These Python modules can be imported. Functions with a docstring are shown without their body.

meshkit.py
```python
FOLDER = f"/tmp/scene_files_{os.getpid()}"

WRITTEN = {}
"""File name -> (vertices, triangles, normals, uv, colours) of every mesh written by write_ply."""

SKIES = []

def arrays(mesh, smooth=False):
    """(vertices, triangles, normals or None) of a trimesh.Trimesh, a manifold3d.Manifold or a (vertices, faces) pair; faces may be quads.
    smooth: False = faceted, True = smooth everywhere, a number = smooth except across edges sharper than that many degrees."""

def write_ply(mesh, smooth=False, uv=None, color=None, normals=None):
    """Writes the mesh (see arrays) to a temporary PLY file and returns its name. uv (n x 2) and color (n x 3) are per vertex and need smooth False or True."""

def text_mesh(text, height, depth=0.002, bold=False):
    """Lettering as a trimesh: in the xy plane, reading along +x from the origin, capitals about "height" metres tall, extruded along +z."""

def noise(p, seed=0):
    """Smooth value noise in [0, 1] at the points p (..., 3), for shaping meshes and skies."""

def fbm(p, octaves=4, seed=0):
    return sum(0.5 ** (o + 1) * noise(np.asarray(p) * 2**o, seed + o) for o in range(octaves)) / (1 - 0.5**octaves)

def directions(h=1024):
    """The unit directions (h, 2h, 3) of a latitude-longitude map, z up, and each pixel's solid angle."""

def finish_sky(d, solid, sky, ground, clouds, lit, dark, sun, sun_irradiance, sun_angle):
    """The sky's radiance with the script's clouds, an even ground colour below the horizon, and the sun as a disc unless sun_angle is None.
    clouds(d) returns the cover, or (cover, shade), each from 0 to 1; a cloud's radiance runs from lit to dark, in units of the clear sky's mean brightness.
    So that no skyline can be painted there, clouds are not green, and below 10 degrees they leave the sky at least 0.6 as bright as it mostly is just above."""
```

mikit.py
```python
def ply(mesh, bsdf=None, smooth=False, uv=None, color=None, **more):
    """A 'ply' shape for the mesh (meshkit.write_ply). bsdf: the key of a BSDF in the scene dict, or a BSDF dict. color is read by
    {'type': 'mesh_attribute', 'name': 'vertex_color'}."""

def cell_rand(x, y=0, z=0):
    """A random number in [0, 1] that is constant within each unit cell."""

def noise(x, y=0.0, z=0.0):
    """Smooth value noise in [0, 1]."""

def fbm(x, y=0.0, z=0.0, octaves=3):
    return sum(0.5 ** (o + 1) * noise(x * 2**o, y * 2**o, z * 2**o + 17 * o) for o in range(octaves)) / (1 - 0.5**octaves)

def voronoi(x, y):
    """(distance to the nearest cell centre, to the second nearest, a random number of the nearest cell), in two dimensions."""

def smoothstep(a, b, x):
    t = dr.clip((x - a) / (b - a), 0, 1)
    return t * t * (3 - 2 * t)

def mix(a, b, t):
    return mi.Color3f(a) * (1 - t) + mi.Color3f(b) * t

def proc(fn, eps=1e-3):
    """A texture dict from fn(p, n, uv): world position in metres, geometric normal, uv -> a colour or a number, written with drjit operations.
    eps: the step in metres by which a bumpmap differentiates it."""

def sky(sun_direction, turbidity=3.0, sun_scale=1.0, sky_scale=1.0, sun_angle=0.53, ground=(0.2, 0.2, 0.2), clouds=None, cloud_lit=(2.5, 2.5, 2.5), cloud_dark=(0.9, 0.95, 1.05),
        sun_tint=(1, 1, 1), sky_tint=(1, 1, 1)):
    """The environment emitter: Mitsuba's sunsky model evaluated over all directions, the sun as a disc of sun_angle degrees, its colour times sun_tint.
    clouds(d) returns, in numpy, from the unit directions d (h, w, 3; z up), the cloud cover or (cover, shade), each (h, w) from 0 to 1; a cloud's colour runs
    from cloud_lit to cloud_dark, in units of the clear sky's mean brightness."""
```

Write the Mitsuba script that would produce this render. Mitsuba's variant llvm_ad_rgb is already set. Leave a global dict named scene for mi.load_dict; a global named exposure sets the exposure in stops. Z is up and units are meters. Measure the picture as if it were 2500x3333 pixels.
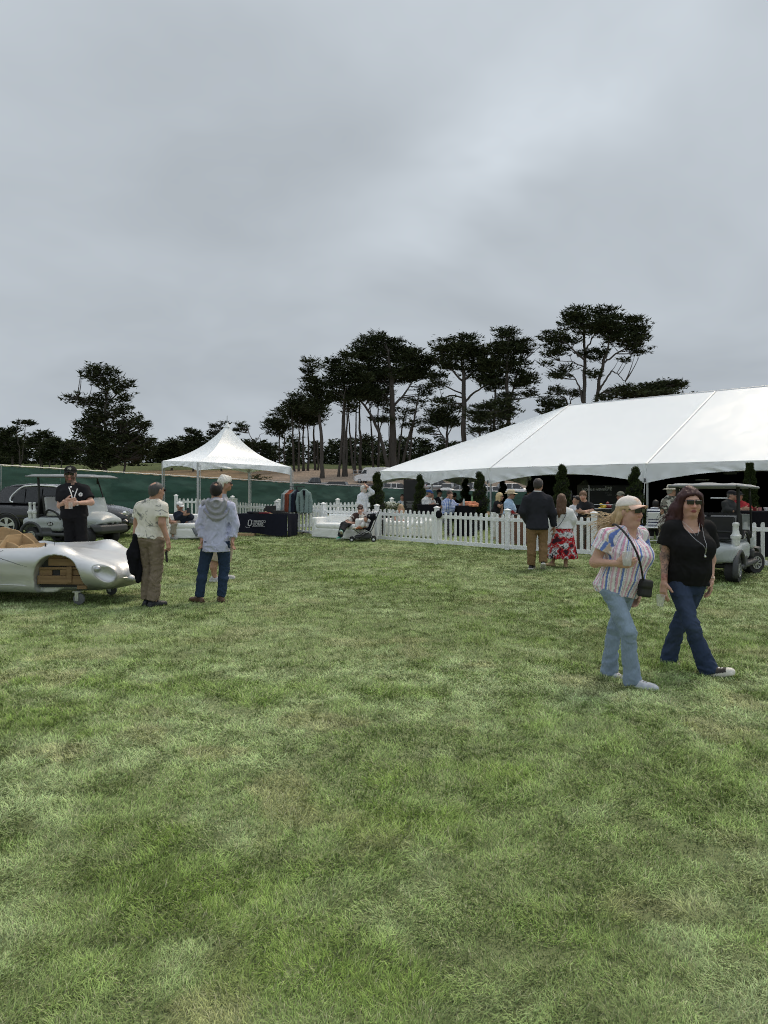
import math, random
import numpy as np, trimesh, mitsuba as mi, mikit, meshkit
import manifold3d as m3
from shapely.geometry import Polygon, Point
from meshkit import fbm as nfbm, noise as nnoise
PI = math.pi
T = mi.ScalarTransform4f
scene, labels = {}, {}

# ------------------------------------------------------------------ camera, sky, exposure
W0, H0, FPX, HOR, EYE = 2500.0, 3333.0, 2312.0, 1597.0, 1.56     # photo size, focal length and horizon row in photo pixels, eye height
scene['camera'] = {'type': 'perspective', 'fov': math.degrees(2 * math.atan(W0 / 2 / FPX)), 'fov_axis': 'x', 'near_clip': 0.05, 'far_clip': 3000.0,
                   'principal_point_offset_y': (H0 / 2 - HOR) / H0,
                   'to_world': T().look_at(origin=[0, 0, EYE], target=[0, 1, EYE], up=[0, 0, 1])}
SUN = (0.42, 0.50, 0.95)
LIT, DARK = 2.4, .80
def cloud_cover(d):
    z = np.clip(d[..., 2], 0, 1)
    q = np.stack([d[..., 0] / (z + .30), d[..., 1] / (z + .30), z * 0], -1)
    w = nfbm(q * 1.1 + 3.1, 3, 5)
    a = nfbm(q * np.array([1.9, 2.0, 1]) + 1.2 * w[..., None], 6, 11)
    b = nfbm(q * np.array([.6, .9, 1]) + .7 * w[..., None] + 9.3, 3, 23)
    R = 1.06 + .30 * np.clip(z / .45, 0, 1) + .85 * np.clip((z - .45) / .55, 0, 1) ** 1.3        # an overcast sky is brightest overhead
    R = R * (1 + .58 * (a - .5) + .36 * (b - .5))
    # the thinner cloud high over the trees, towards the sun
    g = np.array([.155, .90, .40]); g = g / np.linalg.norm(g)
    r = np.stack([d[..., 0] - g[0], d[..., 2] - g[2]], -1); rot = r[..., 0] * .45 - r[..., 1]
    e = np.exp(-((r[..., 0] / .17) ** 2 + (rot / .10) ** 2)) * (d[..., 1] > 0)
    R = R + .34 * e * np.clip(3.6 * (nfbm(q * np.array([2.6, 3.4, 1]) + 2.2 * w[..., None] + 5, 5, 3) - .33), 0, 1.6)
    return np.ones_like(z), np.clip((LIT - R) / (LIT - DARK), 0, 1)
scene['sky'] = mikit.sky(SUN, turbidity=3, sun_scale=0.26, sun_angle=26, ground=(.12, .14, .09), clouds=cloud_cover,
                         cloud_lit=(LIT * .915, LIT * .998, LIT * 1.075), cloud_dark=(DARK * .895, DARK * .995, DARK * 1.095))
exposure = 2.32

# ------------------------------------------------------------------ helpers
def X_at(px, Y): return (px - W0 / 2) / FPX * Y
def Z_at(py, Y): return EYE + (HOR - py) / FPX * Y
def P(px, py, Y): return np.array([X_at(px, Y), Y, Z_at(py, Y)])     # the point that stands at depth Y behind a pixel of the photo
def sm(a, b, x):
    t = np.clip((np.asarray(x, float) - a) / (b - a), 0, 1); return t * t * (3 - 2 * t)
def gz(x, y):
    """Height of the ground."""
    x, y = np.asarray(x, float), np.asarray(y, float)
    z = .02 * np.clip(y - 15, 0, 14) + .02 * np.clip(-x - 3, 0, 11) * sm(12, 20, y)
    far = np.interp(y, [0, 40, 60, 85, 100, 110, 125, 145, 170, 220, 400, 900], [0, .1, -.3, .5, 1.2, 1.85, 3.0, 5.4, 7.2, 10., 12.5, 13])
    t = sm(31, 46, y)
    return z * (1 - t) + (far + .7 * sm(60, 110, y) * (nfbm(np.stack([x / 30, y / 30, x * 0], -1), 3, 4) - .5)) * t

def _num(k):
    if k not in scene and k not in labels: return k
    i = 1
    while f'{k}_{i:03d}' in scene or f'{k}_{i:03d}' in labels: i += 1
    return f'{k}_{i:03d}'
def thing(name, label, cat=None, group=None, kind=None):
    k = _num(name); d = {'label': label}
    if cat: d['category'] = cat
    if group: d['group'] = group
    if kind: d['kind'] = kind
    labels[k] = d
    return k
def put(key, mesh, bsdf, smooth=False, uv=None, color=None, M=None):
    d = mikit.ply(mesh, bsdf, smooth=smooth, uv=uv, color=color)
    if M is not None: d['to_world'] = M
    scene[key] = d
    return key
def part(parent, name, mesh, bsdf, smooth=False, label=None, uv=None, color=None, M=None, kind=None):
    k = _num(parent + '__' + name)
    put(k, mesh, bsdf, smooth, uv, color, M)
    if label or kind:
        labels[k] = {a: b for a, b in (('label', label), ('kind', kind)) if b}
    return k
def again(parent, name, src, M, label=None):
    """Another part with the mesh of the part src under the transform M."""
    k = _num(parent + '__' + name)
    scene[k] = {**scene[src], 'to_world': M}
    if label: labels[k] = {'label': label}
    return k

def mat(name, rgb, rough=.6, metal=0., spec=.5, **kw):
    scene[name] = {'type': 'twosided', 'bsdf': {'type': 'principled', 'base_color': {'type': 'rgb', 'value': list(rgb)}, 'roughness': rough, 'metallic': metal, 'specular': spec, **kw}}
    return name
def vmat(name, rough=.8, spec=.3, **kw):
    scene[name] = {'type': 'twosided', 'bsdf': {'type': 'principled', 'base_color': {'type': 'mesh_attribute', 'name': 'vertex_color'}, 'roughness': rough, 'specular': spec, **kw}}
    return name
vmat('v_cloth', .9, .2); vmat('v_skin', .52, .35); vmat('v_hair', .5, .35); vmat('v_bark', .95, .1); vmat('v_leaf', .85, .1); vmat('v_grass', .62, .25)
vmat('v_shiny', .3, .5); vmat('v_satin', .5, .4)
mat('white_vinyl', (.78, .79, .80), .45); mat('tent_pole', (.50, .51, .52), .35, .6); mat('black', (.012, .012, .013), .6); mat('black_gloss', (.010, .010, .012), .12, 0, .6, clearcoat=.8)
mat('rubber', (.022, .022, .024), .8); mat('dark_plastic', (.035, .036, .038), .55); mat('grey_plastic', (.10, .105, .11), .5); mat('chrome', (.80, .80, .80), .15, 1.); mat('alloy', (.55, .56, .57), .32, .8)
mat('black_cloth', (.010, .010, .013), .95, 0, .1); mat('white_leather', (.80, .80, .78), .4); mat('grey_vinyl', (.40, .40, .40), .55); mat('lens', (.012, .012, .014), .08, 0, .6)
scene['glass'] = {'type': 'thindielectric'}
scene['tinted'] = {'type': 'twosided', 'bsdf': {'type': 'principled', 'base_color': {'type': 'rgb', 'value': [.012, .014, .016]}, 'roughness': .06, 'specular': .7}}

cat = trimesh.util.concatenate
def box(c, s, bev=0.):
    c, s = np.asarray(c, float), np.asarray(s, float)
    if bev <= 0:
        m = trimesh.creation.box(s); m.apply_translation(c); return m
    h = s / 2; pts = []
    b = min(bev, h.min() * .9)
    for sx in (-1, 1):
        for sy in (-1, 1):
            for sz in (-1, 1):
                q = np.array([sx, sy, sz])
                for k in range(3):
                    e = h - b; e[k] = h[k]; pts.append(q * e)
    m = trimesh.convex.convex_hull(np.array(pts)); m.apply_translation(c); return m
def hull(pts): return trimesh.convex.convex_hull(np.asarray(pts, float))
def tube(path, r, n=8, cap=True):
    """A tube along a polyline; r a number or one radius per point."""
    p = np.asarray(path, float); N = len(p); r = np.broadcast_to(np.asarray(r, float), (N,))
    t = np.gradient(p, axis=0); t /= np.linalg.norm(t, axis=1, keepdims=True) + 1e-12
    a = np.array([0, 0, 1.]) if abs(t[0][2]) < .9 else np.array([1., 0, 0])
    V = []
    u = np.cross(t[0], a); u /= np.linalg.norm(u)
    for i in range(N):
        u = u - t[i] * (u @ t[i]); u /= np.linalg.norm(u) + 1e-12
        w = np.cross(t[i], u); th = np.arange(n) / n * 2 * PI
        V.append(p[i] + r[i] * (np.cos(th)[:, None] * u + np.sin(th)[:, None] * w))
    V = np.vstack(V); F = []
    for i in range(N - 1):
        for j in range(n):
            a0, b0 = i * n + j, i * n + (j + 1) % n
            F += [[a0, b0, b0 + n], [a0, b0 + n, a0 + n]]
    if cap:
        V = np.vstack([V, p[0], p[-1]]); c0, c1 = len(V) - 2, len(V) - 1
        for j in range(n):
            F += [[c0, (j + 1) % n, j], [c1, (N - 1) * n + j, (N - 1) * n + (j + 1) % n]]
    return trimesh.Trimesh(V, np.array(F), process=False)
def bez(p0, p1, p2, n=8):
    t = np.linspace(0, 1, n)[:, None]; p0, p1, p2 = map(np.asarray, (p0, p1, p2))
    return (1 - t) ** 2 * p0 + 2 * t * (1 - t) * p1 + t * t * p2
def catmull(pts, n=6):
    p = np.asarray(pts, float); p = np.vstack([2 * p[0] - p[1], p, 2 * p[-1] - p[-2]]); out = []
    for i in range(1, len(p) - 2):
        t = np.linspace(0, 1, n, endpoint=False)[:, None]
        out.append(.5 * (2 * p[i] + (p[i + 1] - p[i - 1]) * t + (2 * p[i - 1] - 5 * p[i] + 4 * p[i + 1] - p[i + 2]) * t ** 2 + (3 * p[i] - p[i - 1] - 3 * p[i + 1] + p[i + 2]) * t ** 3))
    return np.vstack(out + [p[-2:-1]])
def prism(poly, depth, bev=0., axis='y'):
    """Extrudes a polygon of (x, z) points along y, centred, with its rim bevelled."""
    g = poly if isinstance(poly, Polygon) else Polygon(poly)
    if not g.is_valid: g = g.buffer(0)
    def cs(q): return m3.CrossSection([np.asarray(q.exterior.coords)[:-1]] + [np.asarray(i.coords)[:-1] for i in q.interiors], m3.FillRule.EvenOdd)
    c = cs(g)
    if bev > 0:
        mf = m3.Manifold.extrude(c.offset(-bev, m3.JoinType.Round), depth).translate([0, 0, -depth / 2]) + m3.Manifold.extrude(c, depth - 2 * bev).translate([0, 0, -depth / 2 + bev])
        mf = mf + m3.Manifold.extrude(c.offset(-bev * .3, m3.JoinType.Round), depth - .7 * bev).translate([0, 0, -(depth - .7 * bev) / 2])
    else: mf = m3.Manifold.extrude(c, depth).translate([0, 0, -depth / 2])
    mm = mf.to_mesh(); v = np.array(mm.vert_properties[:, :3]); f = np.array(mm.tri_verts)
    v = np.stack([v[:, 0], -v[:, 2], v[:, 1]], 1)
    return trimesh.Trimesh(v, f, process=False)
def rotz(a):
    c, s = math.cos(a), math.sin(a); return np.array([[c, -s, 0], [s, c, 0], [0, 0, 1.]])
def rotx(a):
    c, s = math.cos(a), math.sin(a); return np.array([[1, 0, 0], [0, c, -s], [0, s, c.real]])
def roty(a):
    c, s = math.cos(a), math.sin(a); return np.array([[c, 0, s], [0, 1, 0], [-s, 0, c]])
def xf(mesh, R=None, t=None):
    m = mesh.copy(); v = np.array(m.vertices)
    if R is not None: v = v @ np.asarray(R).T
    if t is not None: v = v + np.asarray(t)
    m.vertices = v; return m
def TM(x, y, z, rz=0.): return T().translate([float(x), float(y), float(z)]).rotate([0, 0, 1], math.degrees(rz))
def grid_mesh(f, nu, nv):
    """f(u, v) -> (n, 3) over a grid of the unit square."""
    u, v = np.meshgrid(np.linspace(0, 1, nu), np.linspace(0, 1, nv), indexing='ij')
    p = f(u.ravel(), v.ravel()); i = np.arange(nu * nv).reshape(nu, nv)
    q = np.stack([i[:-1, :-1], i[1:, :-1], i[1:, 1:], i[:-1, 1:]], -1).reshape(-1, 4)
    return trimesh.Trimesh(p, np.vstack([q[:, [0, 1, 2]], q[:, [0, 2, 3]]]), process=False)
def lathe(prof, n=24):
    """Revolves (r, z) points about z."""
    p = np.asarray(prof, float); th = np.arange(n) / n * 2 * PI
    V = np.stack([p[:, 0, None] * np.cos(th), p[:, 0, None] * np.sin(th), np.repeat(p[:, 1, None], n, 1)], -1).reshape(-1, 3); F = []
    for i in range(len(p) - 1):
        for j in range(n):
            a, b = i * n + j, i * n + (j + 1) % n; F += [[a, b, b + n], [a, b + n, a + n]]
    return trimesh.Trimesh(V, np.array(F), process=False)

# ------------------------------------------------------------------ smooth solids: distance fields meshed by surface nets
def surface_nets(d, o, h):
    s = d < 0; n0 = np.zeros(tuple(k - 1 for k in d.shape), np.int8)
    cor = [(a, b, c) for a in (0, 1) for b in (0, 1) for c in (0, 1)]
    sh = tuple(k - 1 for k in d.shape)
    for a, b, c in cor: n0 += s[a:a + sh[0], b:b + sh[1], c:c + sh[2]]
    act = (n0 > 0) & (n0 < 8)
    cells = np.argwhere(act); idx = np.full(sh, -1, np.int64); idx[act] = np.arange(len(cells))
    acc = np.zeros((len(cells), 3)); cnt = np.zeros(len(cells))
    for a in cor:
        for ax in range(3):
            if a[ax]: continue
            b = list(a); b[ax] = 1
            da = d[cells[:, 0] + a[0], cells[:, 1] + a[1], cells[:, 2] + a[2]]; db = d[cells[:, 0] + b[0], cells[:, 1] + b[1], cells[:, 2] + b[2]]
            m = (da < 0) != (db < 0); t = np.where(m, da / np.where(m, da - db, 1), 0)
            p = np.repeat(np.array(a, float)[None], len(cells), 0); p[:, ax] += t
            acc[m] += p[m]; cnt += m
    v = (cells + acc / cnt[:, None]) * h + o
    Q = []
    for ax in range(3):
        sl0 = [slice(None)] * 3; sl1 = [slice(None)] * 3; sl0[ax] = slice(0, -1); sl1[ax] = slice(1, None)
        e = np.argwhere(s[tuple(sl0)] != s[tuple(sl1)]); u, w = (ax + 1) % 3, (ax + 2) % 3
        ok = (e[:, u] > 0) & (e[:, w] > 0) & (e[:, u] < d.shape[u] - 1) & (e[:, w] < d.shape[w] - 1); e = e[ok]
        ins = s[e[:, 0], e[:, 1], e[:, 2]]
        def ci(du, dw):
            c = e.copy(); c[:, u] -= du; c[:, w] -= dw; return idx[c[:, 0], c[:, 1], c[:, 2]]
        q = np.stack([ci(1, 1), ci(0, 1), ci(0, 0), ci(1, 0)], 1)
        q[~ins] = q[~ins][:, ::-1]; Q.append(q)
    q = np.vstack(Q); q = q[(q >= 0).all(1)]
    return trimesh.Trimesh(v, np.vstack([q[:, [0, 1, 2]], q[:, [0, 2, 3]]]), process=False)

class Sdf:
    """A solid as a smooth union of rounded pieces; each piece is worked out only inside its own box."""
    def __init__(s): s.ops = []
    def _add(s, fn, lo, hi, k, mode): s.ops.append((fn, np.asarray(lo, float), np.asarray(hi, float), k, mode)); return s
    def cone(s, a, b, ra, rb=None, k=.02, mode='add', flat=None, sq=None):
        """Rounded, tapered limb from a to b; flat=(fa, fb) True cuts that end square."""
        a, b = np.asarray(a, float), np.asarray(b, float); rb = ra if rb is None else rb; ab = b - a; L2 = ab @ ab + 1e-12; L = math.sqrt(L2)
        def fn(p):
            q = p - a; tt = (q @ ab) / L2; t = np.clip(tt, 0, 1)
            d = np.sqrt(((q - t[..., None] * ab) ** 2).sum(-1)) - (ra + (rb - ra) * t)
            if flat:
                if flat[0]: d = np.maximum(d, -tt * L)
                if flat[1]: d = np.maximum(d, (tt - 1) * L)
            return d
        r = max(ra, rb); return s._add(fn, np.minimum(a, b) - r, np.maximum(a, b) + r, k, mode)
    def ell(s, c, r, R=None, k=.02, mode='add'):
        c, r = np.asarray(c, float), np.asarray(r, float); R = np.eye(3) if R is None else R
        def fn(p):
            q = (p - c) @ R; k0 = np.sqrt(((q / r) ** 2).sum(-1)); k1 = np.sqrt(((q / r ** 2) ** 2).sum(-1))
            return k0 * (k0 - 1) / np.maximum(k1, 1e-9)
        e = np.sqrt(((R * r) ** 2).sum(1)); return s._add(fn, c - e, c + e, k, mode)
    def box(s, c, h, rad=.01, R=None, k=.01, mode='add'):
        c, h = np.asarray(c, float), np.asarray(h, float); R = np.eye(3) if R is None else R
        def fn(p):
            q = np.abs((p - c) @ R) - (h - rad); return np.sqrt((np.maximum(q, 0) ** 2).sum(-1)) + np.minimum(q.max(-1), 0) - rad
        e = np.abs(R) @ h; return s._add(fn, c - e, c + e, k, mode)
    def loft(s, o, sec, R=None, k=.02, mode='add', pw=2.2):
        """Stack of super-ellipse sections (z, half width x, half depth y[, centre x, centre y]) along the local z of frame R at o."""
        o = np.asarray(o, float); R = np.eye(3) if R is None else R
        S = np.array([list(q) + [0.] * (5 - len(q)) for q in sec], float)
        def fn(p):
            q = (p - o) @ R; z = q[..., 2]; f = lambda i: np.interp(z, S[:, 0], S[:, i])
            w, dd = f(1), f(2); x, y = np.abs(q[..., 0] - f(3)) / w, np.abs(q[..., 1] - f(4)) / dd
            d = ((x ** pw + y ** pw) ** (1 / pw) - 1) * np.minimum(w, dd)
            return np.maximum(d, np.maximum(S[0, 0] - z, z - S[-1, 0]))
        cs = np.array([[S[:, 3].min() - S[:, 1].max(), S[:, 4].min() - S[:, 2].max(), S[0, 0]], [S[:, 3].max() + S[:, 1].max(), S[:, 4].max() + S[:, 2].max(), S[-1, 0]]])
        c8 = np.array([[cs[i, 0], cs[j, 1], cs[l, 2]] for i in (0, 1) for j in (0, 1) for l in (0, 1)]) @ R.T + o
        return s._add(fn, c8.min(0), c8.max(0), k, mode)
    def cut(s, n, at, k=.004):
        """Keeps the side of the plane through `at` that the normal n points away from."""
        n = np.asarray(n, float); n = n / np.linalg.norm(n); at = np.asarray(at, float)
        return s._add(lambda p: (p - at) @ n, [-9e9] * 3, [9e9] * 3, k, 'int')
    def keep(s, fn, k=.004): return s._add(fn, [-9e9] * 3, [9e9] * 3, k, 'int')
    def carve(s, fn, lo, hi, k=.004): return s._add(fn, lo, hi, k, 'sub')
    def push(s, fn): return s._add(fn, [-9e9] * 3, [9e9] * 3, 0, 'disp')
    def mesh(s, h, lo=None, hi=None):
        add = [q for q in s.ops if q[4] == 'add']; kk = max(q[3] for q in add) + 3 * h
        L = np.min([q[1] for q in add], 0) - kk if lo is None else np.asarray(lo, float); U = np.max([q[2] for q in add], 0) + kk if hi is None else np.asarray(hi, float)
        n = np.ceil((U - L) / h).astype(int) + 1
        ax = [L[i] + h * np.arange(n[i]) for i in range(3)]
        d = np.full(tuple(n), .25, np.float64)
        for fn, a, b, k, mode in s.ops:
            i0 = np.clip(np.floor((a - kk - L) / h), 0, n).astype(int); i1 = np.clip(np.ceil((b + kk - L) / h) + 1, 0, n).astype(int)
            if (i1 <= i0).any(): continue
            sl = tuple(slice(i0[i], i1[i]) for i in range(3))
            p = np.stack(np.meshgrid(*[ax[i][sl[i]] for i in range(3)], indexing='ij'), -1)
            cur = d[sl]
            if mode == 'disp':
                m = np.abs(cur) < .06; cur[m] += fn(p[m]); d[sl] = cur; continue
            v = fn(p)
            if mode == 'add': x, y, sg = cur, v, 1
            elif mode == 'sub': x, y, sg = -cur, v, -1
            else: x, y, sg = -cur, -v, -1
            if k > 0:
                t = np.clip(.5 + .5 * (y - x) / k, 0, 1); r = y * (1 - t) + x * t - k * t * (1 - t)
            else: r = np.minimum(x, y)
            d[sl] = sg * r
        d[[0, -1]] = .25; d[:, [0, -1]] = .25; d[:, :, [0, -1]] = .25
        return surface_nets(d, L, h)
def clean(m, smallest=.02):
    """Drops stray crumbs of a meshed solid."""
    q = m.split(only_watertight=False)
    if len(q) < 2: return m
    big = max(len(x.faces) for x in q); return cat([x for x in q if len(x.faces) > smallest * big])
# ------------------------------------------------------------------ the ground
def ground_color(p, n, uv):
    f1 = mikit.fbm(p.x * .35, p.y * .35, 0., 3); f2 = mikit.fbm(p.x * 2.1, p.y * 2.1, 3., 3); f3 = mikit.fbm(p.x * 14, p.y * 14, 7., 2)
    lawn = mikit.mix((.075, .095, .034), (.20, .235, .115), mikit.smoothstep(.3, .7, .5 * f1 + .5 * f2)) * (.7 + .6 * f3)
    dry = mikit.mix((.115, .085, .050), (.19, .135, .085), f1) * (.75 + .5 * f2)
    dirt = mikit.mix((.165, .130, .100), (.225, .178, .140), f2) * (.75 + .5 * mikit.fbm(p.x * .5 + p.y * .2, p.y * 1.6, 1., 3))
    green = mikit.mix((.038, .050, .020), (.062, .072, .032), f2)
    wob = (f1 - .5) * 30
    c = mikit.mix(lawn, dry, mikit.smoothstep(38, 46, p.y))
    hill = mikit.smoothstep(-28, -18, p.x + wob * .5)
    c = mikit.mix(c, dirt, mikit.smoothstep(90, 104, p.y + wob * .3) * hill)
    c = mikit.mix(c, green, mikit.smoothstep(152, 160, p.y + wob * .25))
    c = mikit.mix(c, green * 1.25, mikit.smoothstep(110, 130, p.y) * (1 - mikit.smoothstep(-62, -46, p.x + wob * .3)))
    return c
scene['m_ground'] = {'type': 'twosided', 'bsdf': {'type': 'principled', 'base_color': mikit.proc(ground_color), 'roughness': .95, 'specular': .1}}
def ground_sheet():
    ys = np.concatenate([np.linspace(-60, 0, 13), np.linspace(1, 60, 90), np.linspace(61.5, 240, 120), np.geomspace(245, 1400, 25)])
    xs = np.concatenate([-np.geomspace(900, 82, 16), np.linspace(-80, 80, 107), np.geomspace(82, 900, 16)])
    x, y = np.meshgrid(xs, ys, indexing='ij'); z = gz(x, y); i = np.arange(x.size).reshape(x.shape)
    q = np.stack([i[:-1, :-1], i[1:, :-1], i[1:, 1:], i[:-1, 1:]], -1).reshape(-1, 4)
    return trimesh.Trimesh(np.stack([x.ravel(), y.ravel(), z.ravel()], 1), np.vstack([q[:, [0, 1, 2]], q[:, [0, 2, 3]]]), process=False)
put('ground', ground_sheet(), 'm_ground', smooth=True)
labels['ground'] = {'label': 'lawn rising to a dry sandy slope and golf course behind', 'kind': 'structure'}

def grass(N=1_200_000, seed=3):
    r = np.random.default_rng(seed); e = .36; y0, y1 = 1.55, 41.
    Y = (r.random(N) * (y1 ** e - y0 ** e) + y0 ** e) ** (1 / e)
    Xx = (r.random(N) * 2 - 1) * (.56 * Y + .35)
    q = np.stack([Xx, Y, Xx * 0], 1)
    lean = nfbm(q * 3.4, 3, 31) * 5 * PI + nfbm(q * .5, 2, 8) * 2 * PI          # the sward lies over in swirls
    a = lean + r.normal(0, 1.15, N)
    clump = nfbm(q * np.array([3.6, 3.6, 1]), 3, 77); big = nfbm(q * .42 + 5, 3, 12); mid = nfbm(q * np.array([1.05, 1.25, 1]), 3, 41); fine = .6 * nfbm(q * 9., 2, 6) + .4 * nfbm(q * 22., 2, 61)
    lush = sm(.52, .68, .40 * big + .35 * mid + .25 * nfbm(q * 3.1 + 8, 3, 15)); pale = sm(.42, .62, .35 * nfbm(q * .55 + 31, 3, 19) + .65 * nfbm(q * 2.6 + 4, 4, 55)) * (1 - .6 * lush); tan = sm(.63, .74, nfbm(q * 1.9 + 17, 3, 90)) * (1 - lush); hole = sm(.66, .75, nfbm(q * 4.2 + 44, 3, 66)) * (1 - lush)
    grow = (Y / 2) ** .80
    Lb = (.020 + .015 * r.random(N)) * (.60 + .8 * clump) * (1 + .45 * lush) * (1 - .45 * hole) * np.clip(grow, 1, 1.9) ** .6
    wd = .0022 * grow * (.7 + .6 * r.random(N))
    tilt = np.clip(.70 + .45 * (clump - .5) + r.normal(0, .28, N) + .15 * pale, .05, 1.42)        # from upright
    dx, dy = np.cos(a), np.sin(a)
    base = np.stack([Xx, Y, gz(Xx, Y) - .004], 1)
    s = np.stack([-dy, dx, dy * 0], 1) * wd[:, None] / 2
    up = np.stack([dx * np.sin(tilt), dy * np.sin(tilt), np.cos(tilt)], 1); t2 = np.minimum(tilt + .45, 1.65)
    up2 = np.stack([dx * np.sin(t2), dy * np.sin(t2), np.cos(t2)], 1)
    dark, pal, lu, ta = np.array([.180, .265, .060]), np.array([.425, .535, .265]), np.array([.205, .325, .040]), np.array([.42, .36, .20])
    c = dark + (pal - dark) * (.26 + .46 * pale[:, None]); c = c + (lu - c) * (.55 * lush[:, None]); c = c + (ta - c) * (.42 * tan[:, None])  # pale: leaf undersides, with sky sheen put into the colour
    c = c * (.50 + .95 * r.random(N))[:, None] * (.36 + 1.26 * fine)[:, None] * (1 - .45 * hole)[:, None]  # random tone, with blade highlights and dark gaps put into the colour
    blond = r.random(N) < .07; c[blond] = c[blond] * .4 + np.array([.50, .48, .32]) * .7
    near = Y < 6.5; V, F, C, o = [], [], [], 0
    b, w, u1, u2, l, cc = base[near], s[near], up[near], up2[near], Lb[near, None], c[near]; n = len(b)
    m = b + u1 * l * .55
    V.append(np.stack([b - w, b + w, m + w * .8, m - w * .8, m + u2 * l * .55], 1).reshape(-1, 3)); k = np.arange(n)[:, None] * 5
    F.append(np.concatenate([k + [0, 1, 2], k + [0, 2, 3], k + [3, 2, 4]])); C.append(np.stack([cc * .62, cc * .62, cc, cc, cc * 1.1], 1).reshape(-1, 3)); o = n * 5  # shade near the root painted into each blade
    b, w, u1, u2, l, cc = base[~near], s[~near], up[~near], up2[~near], Lb[~near, None], c[~near]; n = len(b)
    V.append(np.stack([b - w, b + w, b + (u1 + u2) * .55 * l], 1).reshape(-1, 3)); k = np.arange(n)[:, None] * 3 + o
    F.append(k + [0, 1, 2]); C.append(np.stack([cc * .75, cc * .75, cc * 1.1], 1).reshape(-1, 3))  # same painted root shade on the far blades
    return np.vstack(V), np.vstack(F), np.vstack(C)
V, F, C = grass()
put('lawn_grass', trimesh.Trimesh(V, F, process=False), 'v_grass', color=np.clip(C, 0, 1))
labels['lawn_grass'] = {'label': 'short matted lawn grass in pale and lush green patches', 'category': 'grass', 'kind': 'stuff'}
del V, F, C
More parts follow.
